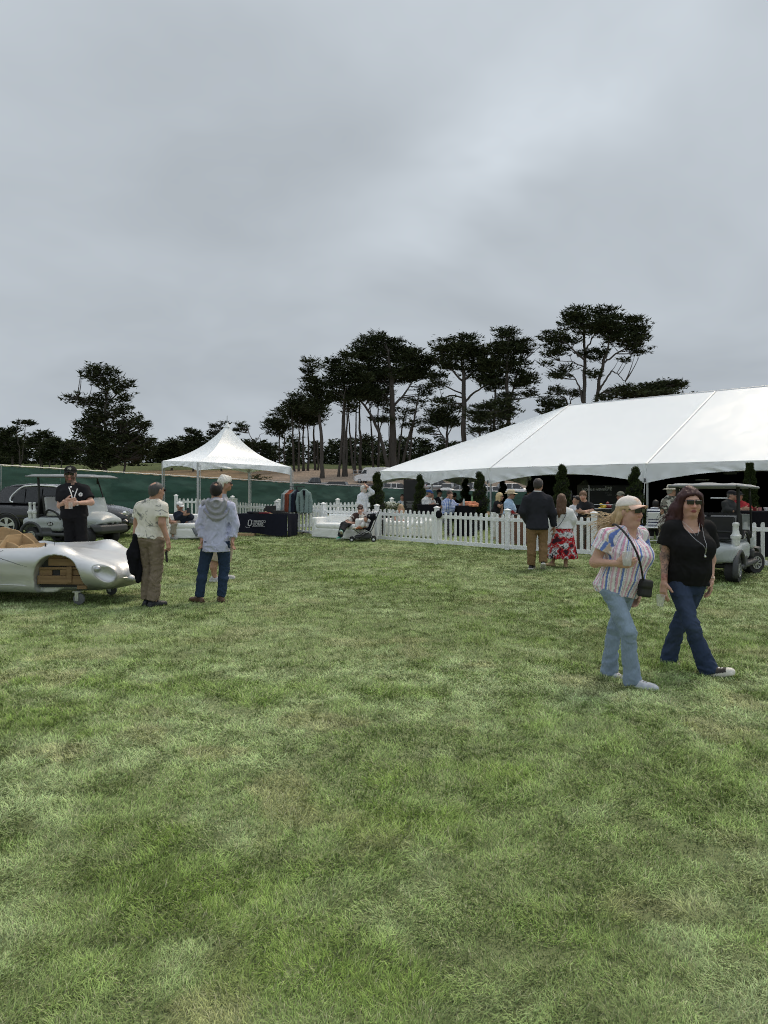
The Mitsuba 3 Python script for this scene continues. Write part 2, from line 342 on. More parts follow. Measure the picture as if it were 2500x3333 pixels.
# ------------------------------------------------------------------ cypress trees
def leaf_pads(r, pads, size, dens):
    """Flat sprays of leaf-sized faces: each pad (centre, rx, rz) is a thin dish, ragged and upswept at its rim."""
    V, C = [], []
    for c, rx, rz in pads:
        n = max(14, int(dens * rx * (rx * .85 + min(rz, rx * .45))))
        th = r.random(n) * 2 * PI; q = np.sqrt(r.random(n)); z = r.normal(0, .42, n)
        rag = 1 + .32 * np.sin(th * 3 + r.random() * 6) * q + .2 * r.normal(0, 1, n) * q
        p = c + np.stack([np.cos(th) * q * rx * rag, np.sin(th) * q * rx * .85 * rag, z * rz + .30 * rz * q ** 2], 1)
        az = th + r.normal(0, .7, n); el = .18 + .30 * r.normal(0, 1, n) + .25 * q
        f = np.stack([np.cos(az) * np.cos(el), np.sin(az) * np.cos(el), np.sin(el)], 1)
        rnd = r.normal(0, 1, (n, 3)); s = np.cross(f, rnd); s /= np.linalg.norm(s, axis=1, keepdims=True) + 1e-9
        l = size * ((.5 + .8 * r.random(n)) * (.8 + .6 * q))[:, None]; w = l * .26
        V.append(np.stack([p - f * l * .5 - s * w * .5, p - f * l * .3 + s * w * .8, p + f * l * .75], 1).reshape(-1, 3))
        tone = (.7 + .6 * r.random(n))[:, None] * (.8 + .4 * r.random())
        base = np.array([.032, .045, .021]) * (1 - .4 * r.random()) + np.array([.014, .013, .003]) * r.random()
        C.append(np.repeat(base * tone, 3, 0))
    V = np.vstack(V); return trimesh.Trimesh(V, np.arange(len(V)).reshape(-1, 3), process=False), np.vstack(C)
def bark_color(r, m, base=(.082, .074, .066)):
    v = np.array(m.vertices); n = nfbm(v * np.array([3, 3, .6]), 3, int(r.integers(99)))
    return np.array(base) * (.55 + .9 * n)[:, None]
def cypress(label, Y, mp, trunks, blobs, seed, pad_px=24, fill=1.0, twigs=.55, flat=.44, size=.50, group='cypress trees on the slope', bare=(), dz=0):
    """trunks: polylines of photo pixels (x, y, half width); blobs: leafy regions (x, y, rx, ry); mp turns a crop's pixels into the photo's."""
    r = np.random.default_rng(seed); k = thing('cypress_tree', label, 'tree', group); sc = Y / FPX
    wood, spine = [], []
    for t in trunks:
        pp = []; dd = 0
        for i, q in enumerate(t):
            x, y = mp(q[0], q[1]); dd += r.normal(0, .5) if i else 0
            pp.append(P(x, y, Y + dd))
        pp = np.array(pp)
        if not (len(t[0]) > 3): pp[0][2] = min(pp[0][2], float(gz(pp[0][0], pp[0][1])) - .2)
        rr = np.array([q[2] for q in t]) * sc * mp.s * .74
        c = catmull(pp, 5); rad = np.interp(np.linspace(0, 1, len(c)), np.linspace(0, 1, len(rr)), rr)
        if not (len(t[0]) > 3): rad[0] *= 1.35
        c[1:-1] += r.normal(0, .07, (len(c) - 2, 3)); wood.append(tube(c, np.maximum(rad, .03), 8)); spine.append(c)
    pads = []
    for (bx, by, bw, bh) in blobs:
        x, y = mp(bx, by); bw, bh = bw * mp.s, bh * mp.s
        c = P(x, y, Y); A = bw * sc; B = bh * sc
        n = max(2, int(fill * 2.35 * bw * bh * PI / (pad_px * pad_px * .8)))
        for _ in range(n):
            a, q = r.random() * 2 * PI, r.random() ** .5; yy = r.uniform(-1, 1)
            pr = pad_px * sc * r.uniform(.65, 1.4)
            pads.append((c + np.array([math.cos(a) * q * max(A - pr * .7, .1), yy * A * .55 * math.sqrt(max(0, 1 - q * q * .8)), math.sin(a) * q * B]), pr, pr * flat))
        for _ in range(int(n * .55)):                           # ragged sprays round the rim, swept up
            a = r.random() * 2 * PI; q = r.uniform(.88, 1.14); yy = r.uniform(-1, 1); pr = pad_px * sc * r.uniform(.28, .55)
            pads.append((c + np.array([math.cos(a) * q * A, yy * A * .5, math.sin(a) * q * B + .1 * pr]), pr, pr * .55))
    allsp = np.vstack(spine)
    for c, pr, _ in pads:
        if r.random() > twigs: continue
        d = np.linalg.norm((allsp - c) * [1, 1, .7], axis=1) + np.where(allsp[:, 2] > c[2] - .3 * pr, 6., 0)
        s = allsp[int(np.argmin(d))]; e = c + np.array([0, 0, -.12 * pr]); L = np.linalg.norm(e - s)
        if L < .5 or L > 11: continue
        midp = (s + e) / 2 + np.array([0, 0, -.05 * L]) + r.normal(0, .06 * L, 3)
        wood.append(tube(bez(s, midp, e, 6), np.linspace(min(.16, .035 + .016 * L), .03, 6), 5, False))
    for b in bare:
        pp = [P(*mp(x, y), Y + r.normal(0, .4)) for x, y in b]
        wood.append(tube(catmull(pp, 4), np.linspace(.16, .05, len(catmull(pp, 4))), 5))
    w = cat(wood); part(k, 'trunk', w, 'v_bark', smooth=True, color=bark_color(r, w))
    if pads:
        m, c = leaf_pads(r, pads, size, 31.0); part(k, 'crown', m, 'v_leaf', color=c)
    return k
class Crop:
    def __init__(s, x, y, k): s.x, s.y, s.s = x, y, k
    def __call__(s, a, b): return s.x + s.s * a, s.y + s.s * b
Z8, Z6, Z5 = Crop(800, 950, .6028), Crop(1650, 950, .3918), Crop(0, 1150, .5425)
cypress('twin trunked flat topped cypress, rightmost tall tree above the white roof', 128, Z6,
        [[(640, 1500, 28), (640, 930, 22), (650, 560, 18), (640, 330, 10), (610, 180, 4)], [(735, 1500, 24), (752, 880, 20), (800, 610, 17), (850, 420, 9), (900, 230, 4)], [(655, 580, 13, 1), (540, 470, 8), (440, 380, 4)], [(810, 590, 11, 1), (930, 500, 8), (1060, 440, 3)], [(650, 500, 12, 1), (700, 400, 8), (770, 260, 4)],
         [(630, 920, 14, 1), (600, 780, 9), (550, 700, 5)], [(635, 620, 8, 1), (540, 580, 5), (440, 575, 3)], [(755, 850, 14, 1), (800, 770, 11), (870, 655, 9)], [(870, 655, 7, 1), (940, 700, 5), (1005, 770, 4)]],
        [(600, 180, 130, 50), (840, 190, 130, 60), (1060, 270, 120, 60), (720, 290, 240, 60), (980, 370, 190, 70), (390, 380, 110, 55), (540, 250, 110, 60), (420, 500, 120, 40), (330, 600, 70, 18), (440, 690, 100, 30), (500, 640, 50, 30), (715, 690, 55, 35), (1090, 470, 120, 38), (540, 410, 60, 30), (760, 490, 90, 30), (640, 520, 60, 20), (740, 545, 60, 18), (990, 560, 60, 20)],
        1, pad_px=22)
cypress('low spreading cypress crown just over the white tent ridge', 120, Z6, [[(1150, 1500, 26), (1150, 900, 20), (1150, 780, 8)], [(750, 870, 8, 1), (850, 800, 6), (960, 820, 4)]],
        [(1170, 790, 140, 45), (1340, 780, 140, 40), (1000, 830, 160, 40), (1180, 850, 330, 30), (800, 885, 80, 20), (1440, 760, 60, 20)], 2, pad_px=22)
cypress('small ragged cypress beside the tent hip, under the twin trunked one', 130, Z6, [[(560, 1500, 16), (510, 960, 12), (440, 860, 5)], [(530, 930, 7, 1), (530, 860, 4)]],
        [(400, 830, 55, 30), (520, 840, 80, 25), (330, 900, 70, 30), (340, 970, 90, 40), (600, 840, 60, 25), (420, 930, 90, 30)], 3, pad_px=18, fill=.8)
cypress('tall flat topped cypress with bare forked limbs, left of the ridge', 135, Z8, [[(1172, 1000, 22), (1175, 820, 19), (1178, 500, 15), (1165, 360, 6)], [(1178, 600, 9, 1), (1240, 540, 7), (1320, 500, 3)], [(1170, 480, 8, 1), (1100, 410, 6), (1050, 390, 3)], [(1178, 480, 8, 1), (1240, 420, 5), (1290, 370, 3)], [(1170, 570, 6, 1), (1100, 560, 4), (1040, 590, 2)], [(1180, 560, 6, 1), (1060, 500, 4)]],
        [(1080, 290, 80, 28), (1195, 260, 75, 28), (1140, 330, 140, 40), (1240, 330, 60, 45), (1110, 390, 85, 25), (1230, 420, 90, 40), (1040, 480, 45, 35), (1070, 590, 70, 15), (1300, 480, 50, 30)], 4)
cypress('tall dense cypress with tiered crown second from the tent ridge', 133, Z8, [[(1425, 1000, 20), (1422, 730, 16), (1410, 490, 12), (1420, 260, 5)], [(1420, 640, 8, 1), (1450, 500, 6), (1490, 380, 3)], [(1330, 1000, 13), (1340, 740, 11), (1350, 500, 6), (1340, 350, 3)]],
        [(1410, 220, 70, 28), (1480, 300, 95, 40), (1390, 320, 100, 50), (1340, 400, 90, 50), (1450, 400, 100, 40), (1500, 480, 80, 40), (1520, 545, 55, 18), (1340, 490, 80, 40), (1400, 570, 60, 25)], 5)
cypress('short wide cypress between two tall trunks, crown like a fan', 140, Z8, [[(1085, 1000, 12), (1085, 830, 10), (1090, 680, 4)], [(1085, 820, 6, 1), (1040, 740, 4), (990, 700, 2)], [(1088, 780, 5, 1), (1130, 690, 2)]],
        [(1050, 640, 70, 28), (1010, 690, 70, 25), (1090, 700, 90, 30), (1130, 630, 40, 22), (980, 745, 45, 22)], 6)
cypress('low broad cypress against the tent hip, twin thin trunks', 128, Z8, [[(1265, 1000, 9), (1265, 790, 8), (1262, 700, 3)], [(1310, 1000, 10), (1320, 780, 8), (1320, 650, 3)]],
        [(1270, 640, 80, 30), (1370, 610, 90, 28), (1310, 680, 130, 30), (1380, 740, 100, 20), (1250, 750, 50, 20), (1430, 650, 60, 18)], 7)
cypress('largest cypress of the middle grove, wide crown on a thick trunk', 140, Z8, [[(797, 960, 28), (792, 700, 21), (788, 520, 17), (770, 320, 6)], [(792, 620, 10, 1), (850, 560, 7), (905, 480, 4)], [(788, 520, 9, 1), (720, 440, 6), (640, 360, 3)], [(790, 500, 9, 1), (850, 420, 6), (900, 330, 3)]],
        [(690, 250, 95, 25), (640, 300, 80, 30), (790, 290, 100, 30), (870, 320, 70, 30), (720, 350, 160, 45), (880, 390, 110, 40), (980, 380, 65, 40), (820, 450, 150, 40), (930, 440, 80, 35), (680, 430, 120, 40), (970, 530, 30, 30), (740, 540, 70, 30)], 8)
cypress('leaning cypress with long bare diagonal trunk in the middle grove', 138, Z8, [[(775, 950, 15), (740, 830, 12), (690, 690, 10), (610, 570, 6)], [(720, 770, 5, 1), (740, 680, 3)]], [(600, 540, 80, 40), (670, 560, 70, 30), (740, 690, 60, 18)], 9)
cypress('slim cypress with two bare stems bending right of the thick trunk', 142, Z8, [[(835, 940, 12), (870, 830, 9), (915, 660, 6), (942, 500, 3)], [(820, 940, 9), (835, 800, 6), (870, 620, 3)], [(880, 920, 9), (895, 780, 7), (925, 600, 3)]],
        [(880, 590, 45, 15), (935, 600, 25, 22), (870, 640, 40, 18), (900, 700, 50, 18), (880, 730, 35, 15), (830, 690, 30, 14)], 10, fill=.7)
cypress('tall cypress with straight bare trunk left of the grove', 134, Z8, [[(532, 1025, 15), (530, 800, 12), (535, 560, 9), (520, 400, 4)], [(500, 950, 9), (520, 760, 7), (530, 560, 4)], [(545, 940, 8), (548, 700, 6), (560, 480, 3)]],
        [(540, 345, 60, 22), (480, 400, 60, 35), (550, 420, 90, 40), (620, 460, 80, 35), (500, 480, 80, 40), (590, 520, 60, 30), (480, 570, 55, 40), (560, 600, 60, 25)], 11)
for i, (t, b) in enumerate([([(585, 1000, 9), (568, 820, 7), (555, 640, 3)], [(560, 640, 40, 16)]), ([(593, 960, 8), (592, 760, 6), (600, 560, 3)], [(640, 560, 50, 25)]), ([(620, 960, 12), (618, 780, 9), (610, 560, 4)], [(690, 490, 70, 30)]),
                            ([(690, 960, 8), (680, 760, 6), (668, 610, 3)], [(690, 570, 60, 22), (650, 790, 40, 18)]), ([(718, 960, 9), (716, 760, 7), (712, 560, 3)], [(730, 600, 55, 22)]), ([(770, 960, 7), (775, 800, 5), (770, 680, 3)], [(790, 640, 40, 14)])]):
    cypress(['slender bare stem leaning left in the middle grove', 'straight slender stem beside the leaning one', 'thick pale stem in the middle of the grove', 'thin stem with a low tuft in the middle grove', 'pale upright stem left of the thick trunk', 'thin stem almost touching the thick trunk'][i],
            140 + i, Z8, [t], b, 20 + i)
cypress('narrow cypress with bent top at the left end of the grove', 131, Z8, [[(412, 1000, 16), (408, 800, 12), (390, 600, 9), (365, 480, 5), (345, 380, 3)]],
        [(345, 375, 28, 12), (335, 420, 40, 18), (370, 400, 30, 14), (345, 470, 45, 25), (400, 500, 55, 30), (360, 540, 55, 35), (410, 570, 55, 35), (370, 620, 60, 35)], 12)
for i, (tr, bl, lb) in enumerate([
        ([[(262, 960, 9), (255, 800, 7), (248, 650, 3)], [(285, 950, 8), (288, 800, 6), (290, 680, 3)]], [(275, 575, 45, 18), (250, 610, 55, 25), (290, 640, 50, 30), (250, 660, 60, 25)], 'two stemmed cypress left of the bent topped one'),
        ([[(312, 960, 10), (310, 820, 7), (312, 650, 3)], [(335, 955, 9), (338, 820, 6), (330, 660, 3)]], [(310, 600, 55, 25), (335, 660, 55, 30), (310, 710, 60, 30)], 'cypress with paired stems next to the bent topped one'),
        ([[(375, 955, 9), (368, 800, 7), (370, 660, 3)], [(390, 950, 7), (385, 800, 5)]], [(370, 680, 60, 30), (400, 650, 40, 25)], 'cypress tucked behind the bent topped one'),
        ([[(180, 920, 6), (182, 800, 5), (190, 700, 2)], [(205, 920, 6), (210, 780, 4)]], [(190, 640, 40, 18), (165, 690, 55, 25), (140, 720, 50, 20), (200, 720, 50, 28), (170, 760, 50, 20)], 'short cypress at the left tip of the grove')]):
    cypress(lb, 146 + 2 * i, Z8, tr, bl, 40 + i)
cypress('big dense cypress with many dead twigs, alone at left', 120, Z5, [[(632, 760, 16), (632, 560, 14), (628, 380, 11), (640, 250, 7), (610, 120, 3)], [(635, 330, 7, 1), (700, 240, 5), (800, 180, 2)], [(630, 380, 7, 1), (700, 300, 4), (760, 260, 2)], [(625, 330, 6, 1), (540, 290, 4), (440, 260, 2)], [(745, 740, 10), (740, 600, 7), (720, 500, 4)]],
        [(560, 110, 70, 28), (650, 105, 60, 25), (700, 130, 35, 16), (590, 160, 90, 35), (680, 200, 90, 40), (770, 185, 50, 20), (440, 255, 65, 20), (400, 270, 40, 14), (500, 290, 60, 25), (750, 250, 60, 35), (620, 280, 80, 45), (570, 380, 80, 45), (690, 340, 110, 40), (800, 400, 90, 40), (860, 420, 50, 30), (510, 440, 80, 40), (620, 450, 120, 70), (780, 470, 110, 55), (560, 530, 140, 70), (700, 560, 130, 80), (840, 560, 100, 70), (900, 540, 45, 40), (600, 630, 130, 60)], 13, pad_px=18, fill=.50, twigs=1., flat=.75,
        bare=[[(640, 480), (560, 470), (500, 490)], [(640, 420), (700, 430), (740, 460)], [(660, 520), (720, 500), (790, 510)], [(800, 560), (850, 530), (930, 520)], [(640, 600), (560, 590), (480, 600)], [(660, 640), (720, 620), (760, 660)], [(700, 620), (690, 540), (720, 470)], [(760, 640), (770, 560), (820, 500)]])
cypress('thin umbrella shaped cypress, tallest of the far left trees', 170, Z5, [[(125, 680, 5), (140, 560, 4), (152, 440, 2)], [(152, 440, 2, 1), (185, 420, 1)]], [(140, 412, 55, 8), (180, 425, 35, 12), (100, 420, 25, 6)], 14, pad_px=12)
cypress('bent bare stemmed cypress at the far left edge', 165, Z5, [[(118, 680, 6), (115, 580, 5), (100, 480, 3)], [(118, 600, 3, 1), (90, 570, 2), (40, 555, 1)], [(75, 650, 8), (72, 560, 5), (70, 500, 2)]], [(90, 455, 40, 12), (60, 500, 55, 30), (100, 540, 40, 30), (20, 480, 30, 30), (20, 540, 40, 45), (75, 580, 50, 30)], 15, pad_px=14)
cypress('pair of pale bare stems under a thin crown at far left', 160, Z5, [[(240, 680, 5), (240, 570, 4), (238, 490, 2)], [(252, 680, 6), (262, 570, 4), (262, 470, 2)]], [(255, 475, 50, 10), (220, 500, 40, 20), (270, 500, 40, 18), (200, 540, 50, 20), (300, 520, 40, 20)], 16, pad_px=13)
cypress('dark round cypress right of the pale bare stems', 158, Z5, [[(300, 670, 7), (298, 600, 5), (305, 530, 2)]], [(310, 560, 60, 40), (290, 610, 55, 30), (350, 580, 40, 40), (340, 530, 35, 15)], 17, pad_px=14)
cypress('small wispy cypress between the dark round one and the big one', 150, Z5, [[(365, 670, 5), (372, 600, 4), (390, 550, 2)]], [(390, 545, 35, 14), (410, 570, 35, 20), (450, 570, 40, 40), (400, 620, 40, 25)], 18, pad_px=13)
cypress('rounded cypress left of the peaked canopy', 155, Z5, [[(1030, 680, 8), (1030, 560, 4)]], [(1030, 540, 50, 30), (1000, 570, 50, 35), (1060, 580, 50, 40), (1020, 620, 70, 40), (950, 590, 50, 40)], 19, pad_px=16)
cypress('pointed cypress behind the left slope of the peaked canopy', 150, Z5, [[(1160, 680, 8), (1155, 540, 5), (1150, 460, 2)]], [(1150, 470, 28, 22), (1170, 500, 45, 28), (1190, 530, 55, 28), (1130, 550, 50, 35), (1170, 590, 80, 40)], 60, pad_px=16)
cypress('wind bent cypress at the left of the canopy peak', 150, Z5, [[(1330, 680, 7), (1310, 560, 5), (1290, 480, 3)]], [(1290, 435, 30, 16), (1280, 480, 40, 18), (1330, 470, 40, 20), (1350, 420, 16, 10), (1310, 530, 60, 30)], 61, pad_px=15, fill=.7)
cypress('sparse cypress with curling bare twigs right of the canopy peak', 145, Z5, [[(1520, 680, 6), (1515, 560, 4), (1490, 460, 2)], [(1520, 560, 3, 1), (1560, 490, 2), (1600, 475, 1)], [(1515, 530, 3, 1), (1560, 510, 1)]], [(1440, 425, 35, 12), (1480, 450, 45, 14), (1420, 470, 30, 20), (1480, 540, 50, 25), (1560, 560, 60, 30), (1620, 600, 60, 40)], 62, pad_px=14, fill=.6)
def shrub(label, px, py, Y, w, h, seed, name='bush', cat_='bush'):
    r = np.random.default_rng(seed); k = thing(name, label, cat_); c = P(px, py, Y); c[2] = float(gz(c[0], Y)); sc = Y / FPX
    pads = [(c + np.array([r.normal(0, .4) * w * sc, r.normal(0, .3) * w * sc, r.uniform(.15, .9) * h * sc]), .28 * w * sc, .12 * w * sc) for _ in range(22)]
    m, col = leaf_pads(r, pads, .35, 30.); part(k, 'foliage', m, 'v_leaf', color=col)
    s = [tube(bez(c - [0, 0, .1], c + [r.normal(0, .2) * w * sc, 0, .3 * h * sc], q[0], 5), np.linspace(.07, .02, 5), 5) for q in pads[:9]]
    s = cat(s); part(k, 'stem', s, 'v_bark', color=bark_color(r, s))
shrub('bare spreading bush seen under the canopy edge', 855, 1540, 118, 50, 32, 5)
shrub('round dark bush at the foot of the big cypress', 535, 1540, 110, 50, 40, 6)
# the far wood: one dark mass along the skyline
def far_wood():
    r = np.random.default_rng(8); V, C, wood = [], [], []
    for x in np.concatenate([np.linspace(-70, 1180, 60), np.linspace(1190, 1750, 30)]):
        Y = r.uniform(185, 235); sc = Y / FPX; px = x + r.normal(0, 12)
        top = np.interp(px, [-70, 0, 250, 330, 480, 600, 780, 1000, 1200, 1330, 1500, 1750], [1400, 1425, 1440, 1455, 1440, 1440, 1440, 1438, 1440, 1428, 1440, 1470]) + r.normal(0, 10)
        c = P(px, top, Y); g = float(gz(c[0], Y)); h = c[2] - g
        pads = [(np.array([c[0] + r.normal(0, .16) * h, Y + r.normal(0, .2) * h, g + h * t]), h * r.uniform(.15, .25) * (1.25 - .6 * t), h * .08) for t in np.linspace(.0, .97, 15) for _ in range(2)]
        m, col = leaf_pads(r, pads, .95, 6.5); V.append(m); C.append(col)
        wood.append(tube([[c[0], Y, g - .3], [c[0] + r.normal(0, .3), Y, g + h * .8]], [.35, .1], 5))
    m = cat(V); w = cat(wood)
    k = 'far_wood'; labels[k] = {'label': 'dark distant wood along the skyline behind the golf course', 'category': 'wood', 'kind': 'stuff'}
    put(k, cat([m, w]), 'v_leaf', color=np.vstack([np.vstack(C) * .8, np.full((len(w.vertices), 3), .04)]))
far_wood()
# ------------------------------------------------------------------ the marquee
def vinyl(p, n, uv):
    f = mikit.fbm(p.x * 1.7, p.y * 1.7, p.z * 1.7, 3)
    return mikit.mix((.80, .815, .83), (.86, .87, .88), f)
scene['m_tent'] = {'type': 'twosided', 'bsdf': {'type': 'principled', 'base_color': {'type': 'rgb', 'value': [.76, .78, .79]}, 'roughness': .26, 'specular': .5}}
U, Vv = np.array([.70, -.714]), np.array([.714, .70])
TP2 = np.array([3.9, 26.2]); HALF, EAVE, RIDGE, BAY = 5.5, 2.40, 5.18, 6.0
TC = TP2 - 5.8 * U
def tp(s, w): return TP2 + s * U + w * Vv                  # s metres along the front eave from the second pole, w metres back
marquee = thing('marquee', 'large white event marquee with hipped end and scalloped eaves', 'marquee')
def ripple(m, amp, sc, seed):
    v = np.array(m.vertices); n = nfbm(v * sc, 4, seed); w = np.linspace(0, 1, 1); m.vertices = v + np.stack([n * 0, n * 0, (n - .5) * amp], 1); return m
def slope(a, b, c, d, sag, nu=40, nv=26, seed=1):
    """Roof cloth: a, b along the eave, d, c along the ridge; it sags between its frames."""
    def f(u, v):
        u, v = u[:, None], v[:, None]
        p = (a * (1 - u) + b * u) * (1 - v) + (d * (1 - u) + c * u) * v
        return p - np.array([0, 0, 1.]) * (sag * 16 * u * (1 - u) * v * (1 - v))
    return ripple(grid_mesh(f, nu + 16, nv + 12), .030, np.array([1.9, 1.9, 1.9]), seed)
v3 = lambda q, z: np.array([q[0], q[1], z])
for s0, s1, nm in ((0, BAY, 1), (BAY, 2 * BAY, 2), (2 * BAY, 3 * BAY, 3)):
    part(marquee, 'roof_panel', slope(v3(tp(s0 + .03, 0), EAVE), v3(tp(s1 - .03, 0), EAVE), v3(tp(s1 - .03, HALF), RIDGE), v3(tp(s0 + .03, HALF), RIDGE), .10, seed=nm), 'm_tent', smooth=True)
    part(marquee, 'roof_panel', slope(v3(tp(s1 - .03, 2 * HALF), EAVE), v3(tp(s0 + .03, 2 * HALF), EAVE), v3(tp(s0 + .03, HALF), RIDGE), v3(tp(s1 - .03, HALF), RIDGE), .10, seed=nm + 9), 'm_tent', smooth=True)
apex, cf, cr = v3(tp(0, HALF), RIDGE), v3(TC, EAVE), v3(TC + 2 * HALF * Vv, EAVE)
mid = v3(tp(-2.9, 0), EAVE - .07)
def tri(a, b, c, seed, sag=.10, sag_e=0.):
    def f(u, v):
        u, v = u[:, None], v[:, None]
        p = (a * (1 - u) + b * u) * (1 - v) + c * v
        return p - np.array([0, 0, 1.]) * (sag * 16 * u * (1 - u) * v * (1 - v) + sag_e * 4 * u * (1 - u) * (1 - v))
    return ripple(grid_mesh(f, 36, 30), .03, np.array([1.2, 1.2, 1.2]), seed)
part(marquee, 'roof_panel', tri(cf, v3(tp(-.03, 0), EAVE), apex, 31, .22, .07), 'm_tent', smooth=True, label='hip roof panel at the left end')
part(marquee, 'roof_panel', tri(cr, cf, apex, 32, .12), 'm_tent', smooth=True)
part(marquee, 'roof_panel', tri(v3(tp(-.03, 2 * HALF), EAVE), cr, apex, 33, .12), 'm_tent', smooth=True)
def valance(a, b, depth, rise, seed, sag_e=0., n=60, out=None):
    """The eave's hanging cloth, gathered, cut in a shallow arch between two legs."""
    a, b = np.asarray(a, float), np.asarray(b, float); d = (b - a) / np.linalg.norm(b - a); o = np.array([d[1], -d[0], 0]) if out is None else out
    r = np.random.default_rng(seed)
    def f(u, v):
        p = a * (1 - u[:, None]) + b * u[:, None]; p[:, 2] -= sag_e * 4 * u * (1 - u)
        h = depth - rise * np.sin(PI * u) ** .8
        L = np.linalg.norm(b - a); fold = .022 * np.sin(u * L * 9 + 5 * nnoise(np.stack([u * 9, v * 2, u * 0 + seed], 1), 2) - v * 3 * np.sign(.5 - u)) * v + .03 * v
        p = p + o * fold[:, None]; p[:, 2] -= h * v; return p
    return grid_mesh(f, n, 8)
def vpart(a, b, seed, depth=.62, rise=.34, **k): part(marquee, 'valance', valance(a, b, depth, rise, seed, **k), 'm_tent', smooth=True)
vpart(cf, mid, 1, .50, .22); vpart(mid, v3(TP2, EAVE), 2, .55, .26)
for i in range(3): vpart(v3(tp(i * BAY, 0), EAVE), v3(tp((i + 1) * BAY, 0), EAVE), 3 + i)
for i in range(3): vpart(v3(tp((i + 1) * BAY, 2 * HALF), EAVE), v3(tp(i * BAY, 2 * HALF), EAVE), 13 + i)
vpart(v3(tp(0, 2 * HALF), EAVE), cr, 20); vpart(cr, v3(TC + HALF * Vv, EAVE), 21); vpart(v3(TC + HALF * Vv, EAVE), cf, 22)
def leg(q, top=EAVE, r=.038, nm='leg'):
    g = float(gz(q[0], q[1])); part(marquee, nm, cat([tube([[q[0], q[1], g - .02], [q[0], q[1], top - .02]], r, 10), box([q[0], q[1], g + .012], [.2, .2, .012])]), 'tent_pole', smooth=40)
for s in (0, BAY, 2 * BAY, 3 * BAY): leg(tp(s, .06)); leg(tp(s, 2 * HALF - .06))
leg(mid[:2] + .06 * Vv, mid[2]); leg(TC + .06 * Vv + .06 * U); leg(TC + (2 * HALF - .06) * Vv + .06 * U); leg(TC + HALF * Vv + .06 * U)
for s in (0, BAY, 2 * BAY, 3 * BAY):
    part(marquee, 'rafter', tube([v3(tp(s, 0), EAVE - .035), v3(tp(s, HALF), RIDGE - .035), v3(tp(s, 2 * HALF), EAVE - .035)], .05, 8), 'm_tent', smooth=40)
    part(marquee, 'seam_strap', tube([v3(tp(s + .05, 0), EAVE + .022), v3(tp(s + .05, HALF), RIDGE + .022)], .012, 5), 'tent_pole')
part(marquee, 'ridge_beam', tube([apex - [0, 0, .04], v3(tp(3 * BAY, HALF), RIDGE - .04)], .06, 8), 'tent_pole', smooth=40)
for a in (cf, cr): part(marquee, 'hip_rafter', tube([a - [0, 0, .05], apex - [0, 0, .05]], .04, 8), 'm_tent', smooth=40)
for i, s in enumerate((0, BAY)):      # guy straps hanging at the front legs
    q = tp(s, -.06); g = float(gz(q[0], q[1])); part(marquee, 'guy_strap', tube([v3(q, EAVE), v3(q - .05 * Vv, EAVE - .45), v3(q - .16 * Vv - .05 * U, g + .02)], .012, 5), 'white_vinyl')
    part(marquee, 'ratchet', box(v3(q - .06 * Vv, EAVE - .52), [.06, .05, .12], .01), 'grey_plastic')
def drape(a, b, z0, z1, seed, amp=.05):
    a, b = np.asarray(a, float), np.asarray(b, float); d = (b - a) / np.linalg.norm(b - a); L = np.linalg.norm(b - a); o = np.array([d[1], -d[0]])
    def f(u, v):
        q = a + (b - a) * u[:, None]; q = q + o * (amp * np.sin(u * L * 11 + 3 * nnoise(np.stack([u * 6, u * 0, u * 0 + seed], 1))))[:, None] * (.4 + .6 * v[:, None])
        g = gz(q[:, 0], q[:, 1]) + z0; return np.concatenate([q, ((z1) * (1 - v) + g * v)[:, None]], 1)
    return grid_mesh(f, max(20, int(L * 16)), 6)
part(marquee, 'back_drape', drape(tp(-5.4, 2 * HALF - .25), tp(3 * BAY, 2 * HALF - .25), .0, EAVE - .05, 3), 'black_cloth', smooth=True, label='black drape closing the back of the marquee')
part(marquee, 'inner_drape', drape(tp(3 * BAY - .1, .3), tp(3 * BAY - .1, 2 * HALF - .3), 0, EAVE - .05, 4), 'black_cloth', smooth=True)
# black sheets hung a little below the roof panels
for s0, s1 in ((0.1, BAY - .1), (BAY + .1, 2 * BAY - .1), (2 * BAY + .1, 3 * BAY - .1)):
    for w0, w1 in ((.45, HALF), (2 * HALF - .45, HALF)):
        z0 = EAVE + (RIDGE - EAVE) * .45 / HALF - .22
        part(marquee, 'roof_undersheet', slope(v3(tp(s0, w0), z0), v3(tp(s1, w0), z0), v3(tp(s1, w1), RIDGE - .30), v3(tp(s0, w1), RIDGE - .30), .12, 12, 10), 'black_cloth', smooth=True)

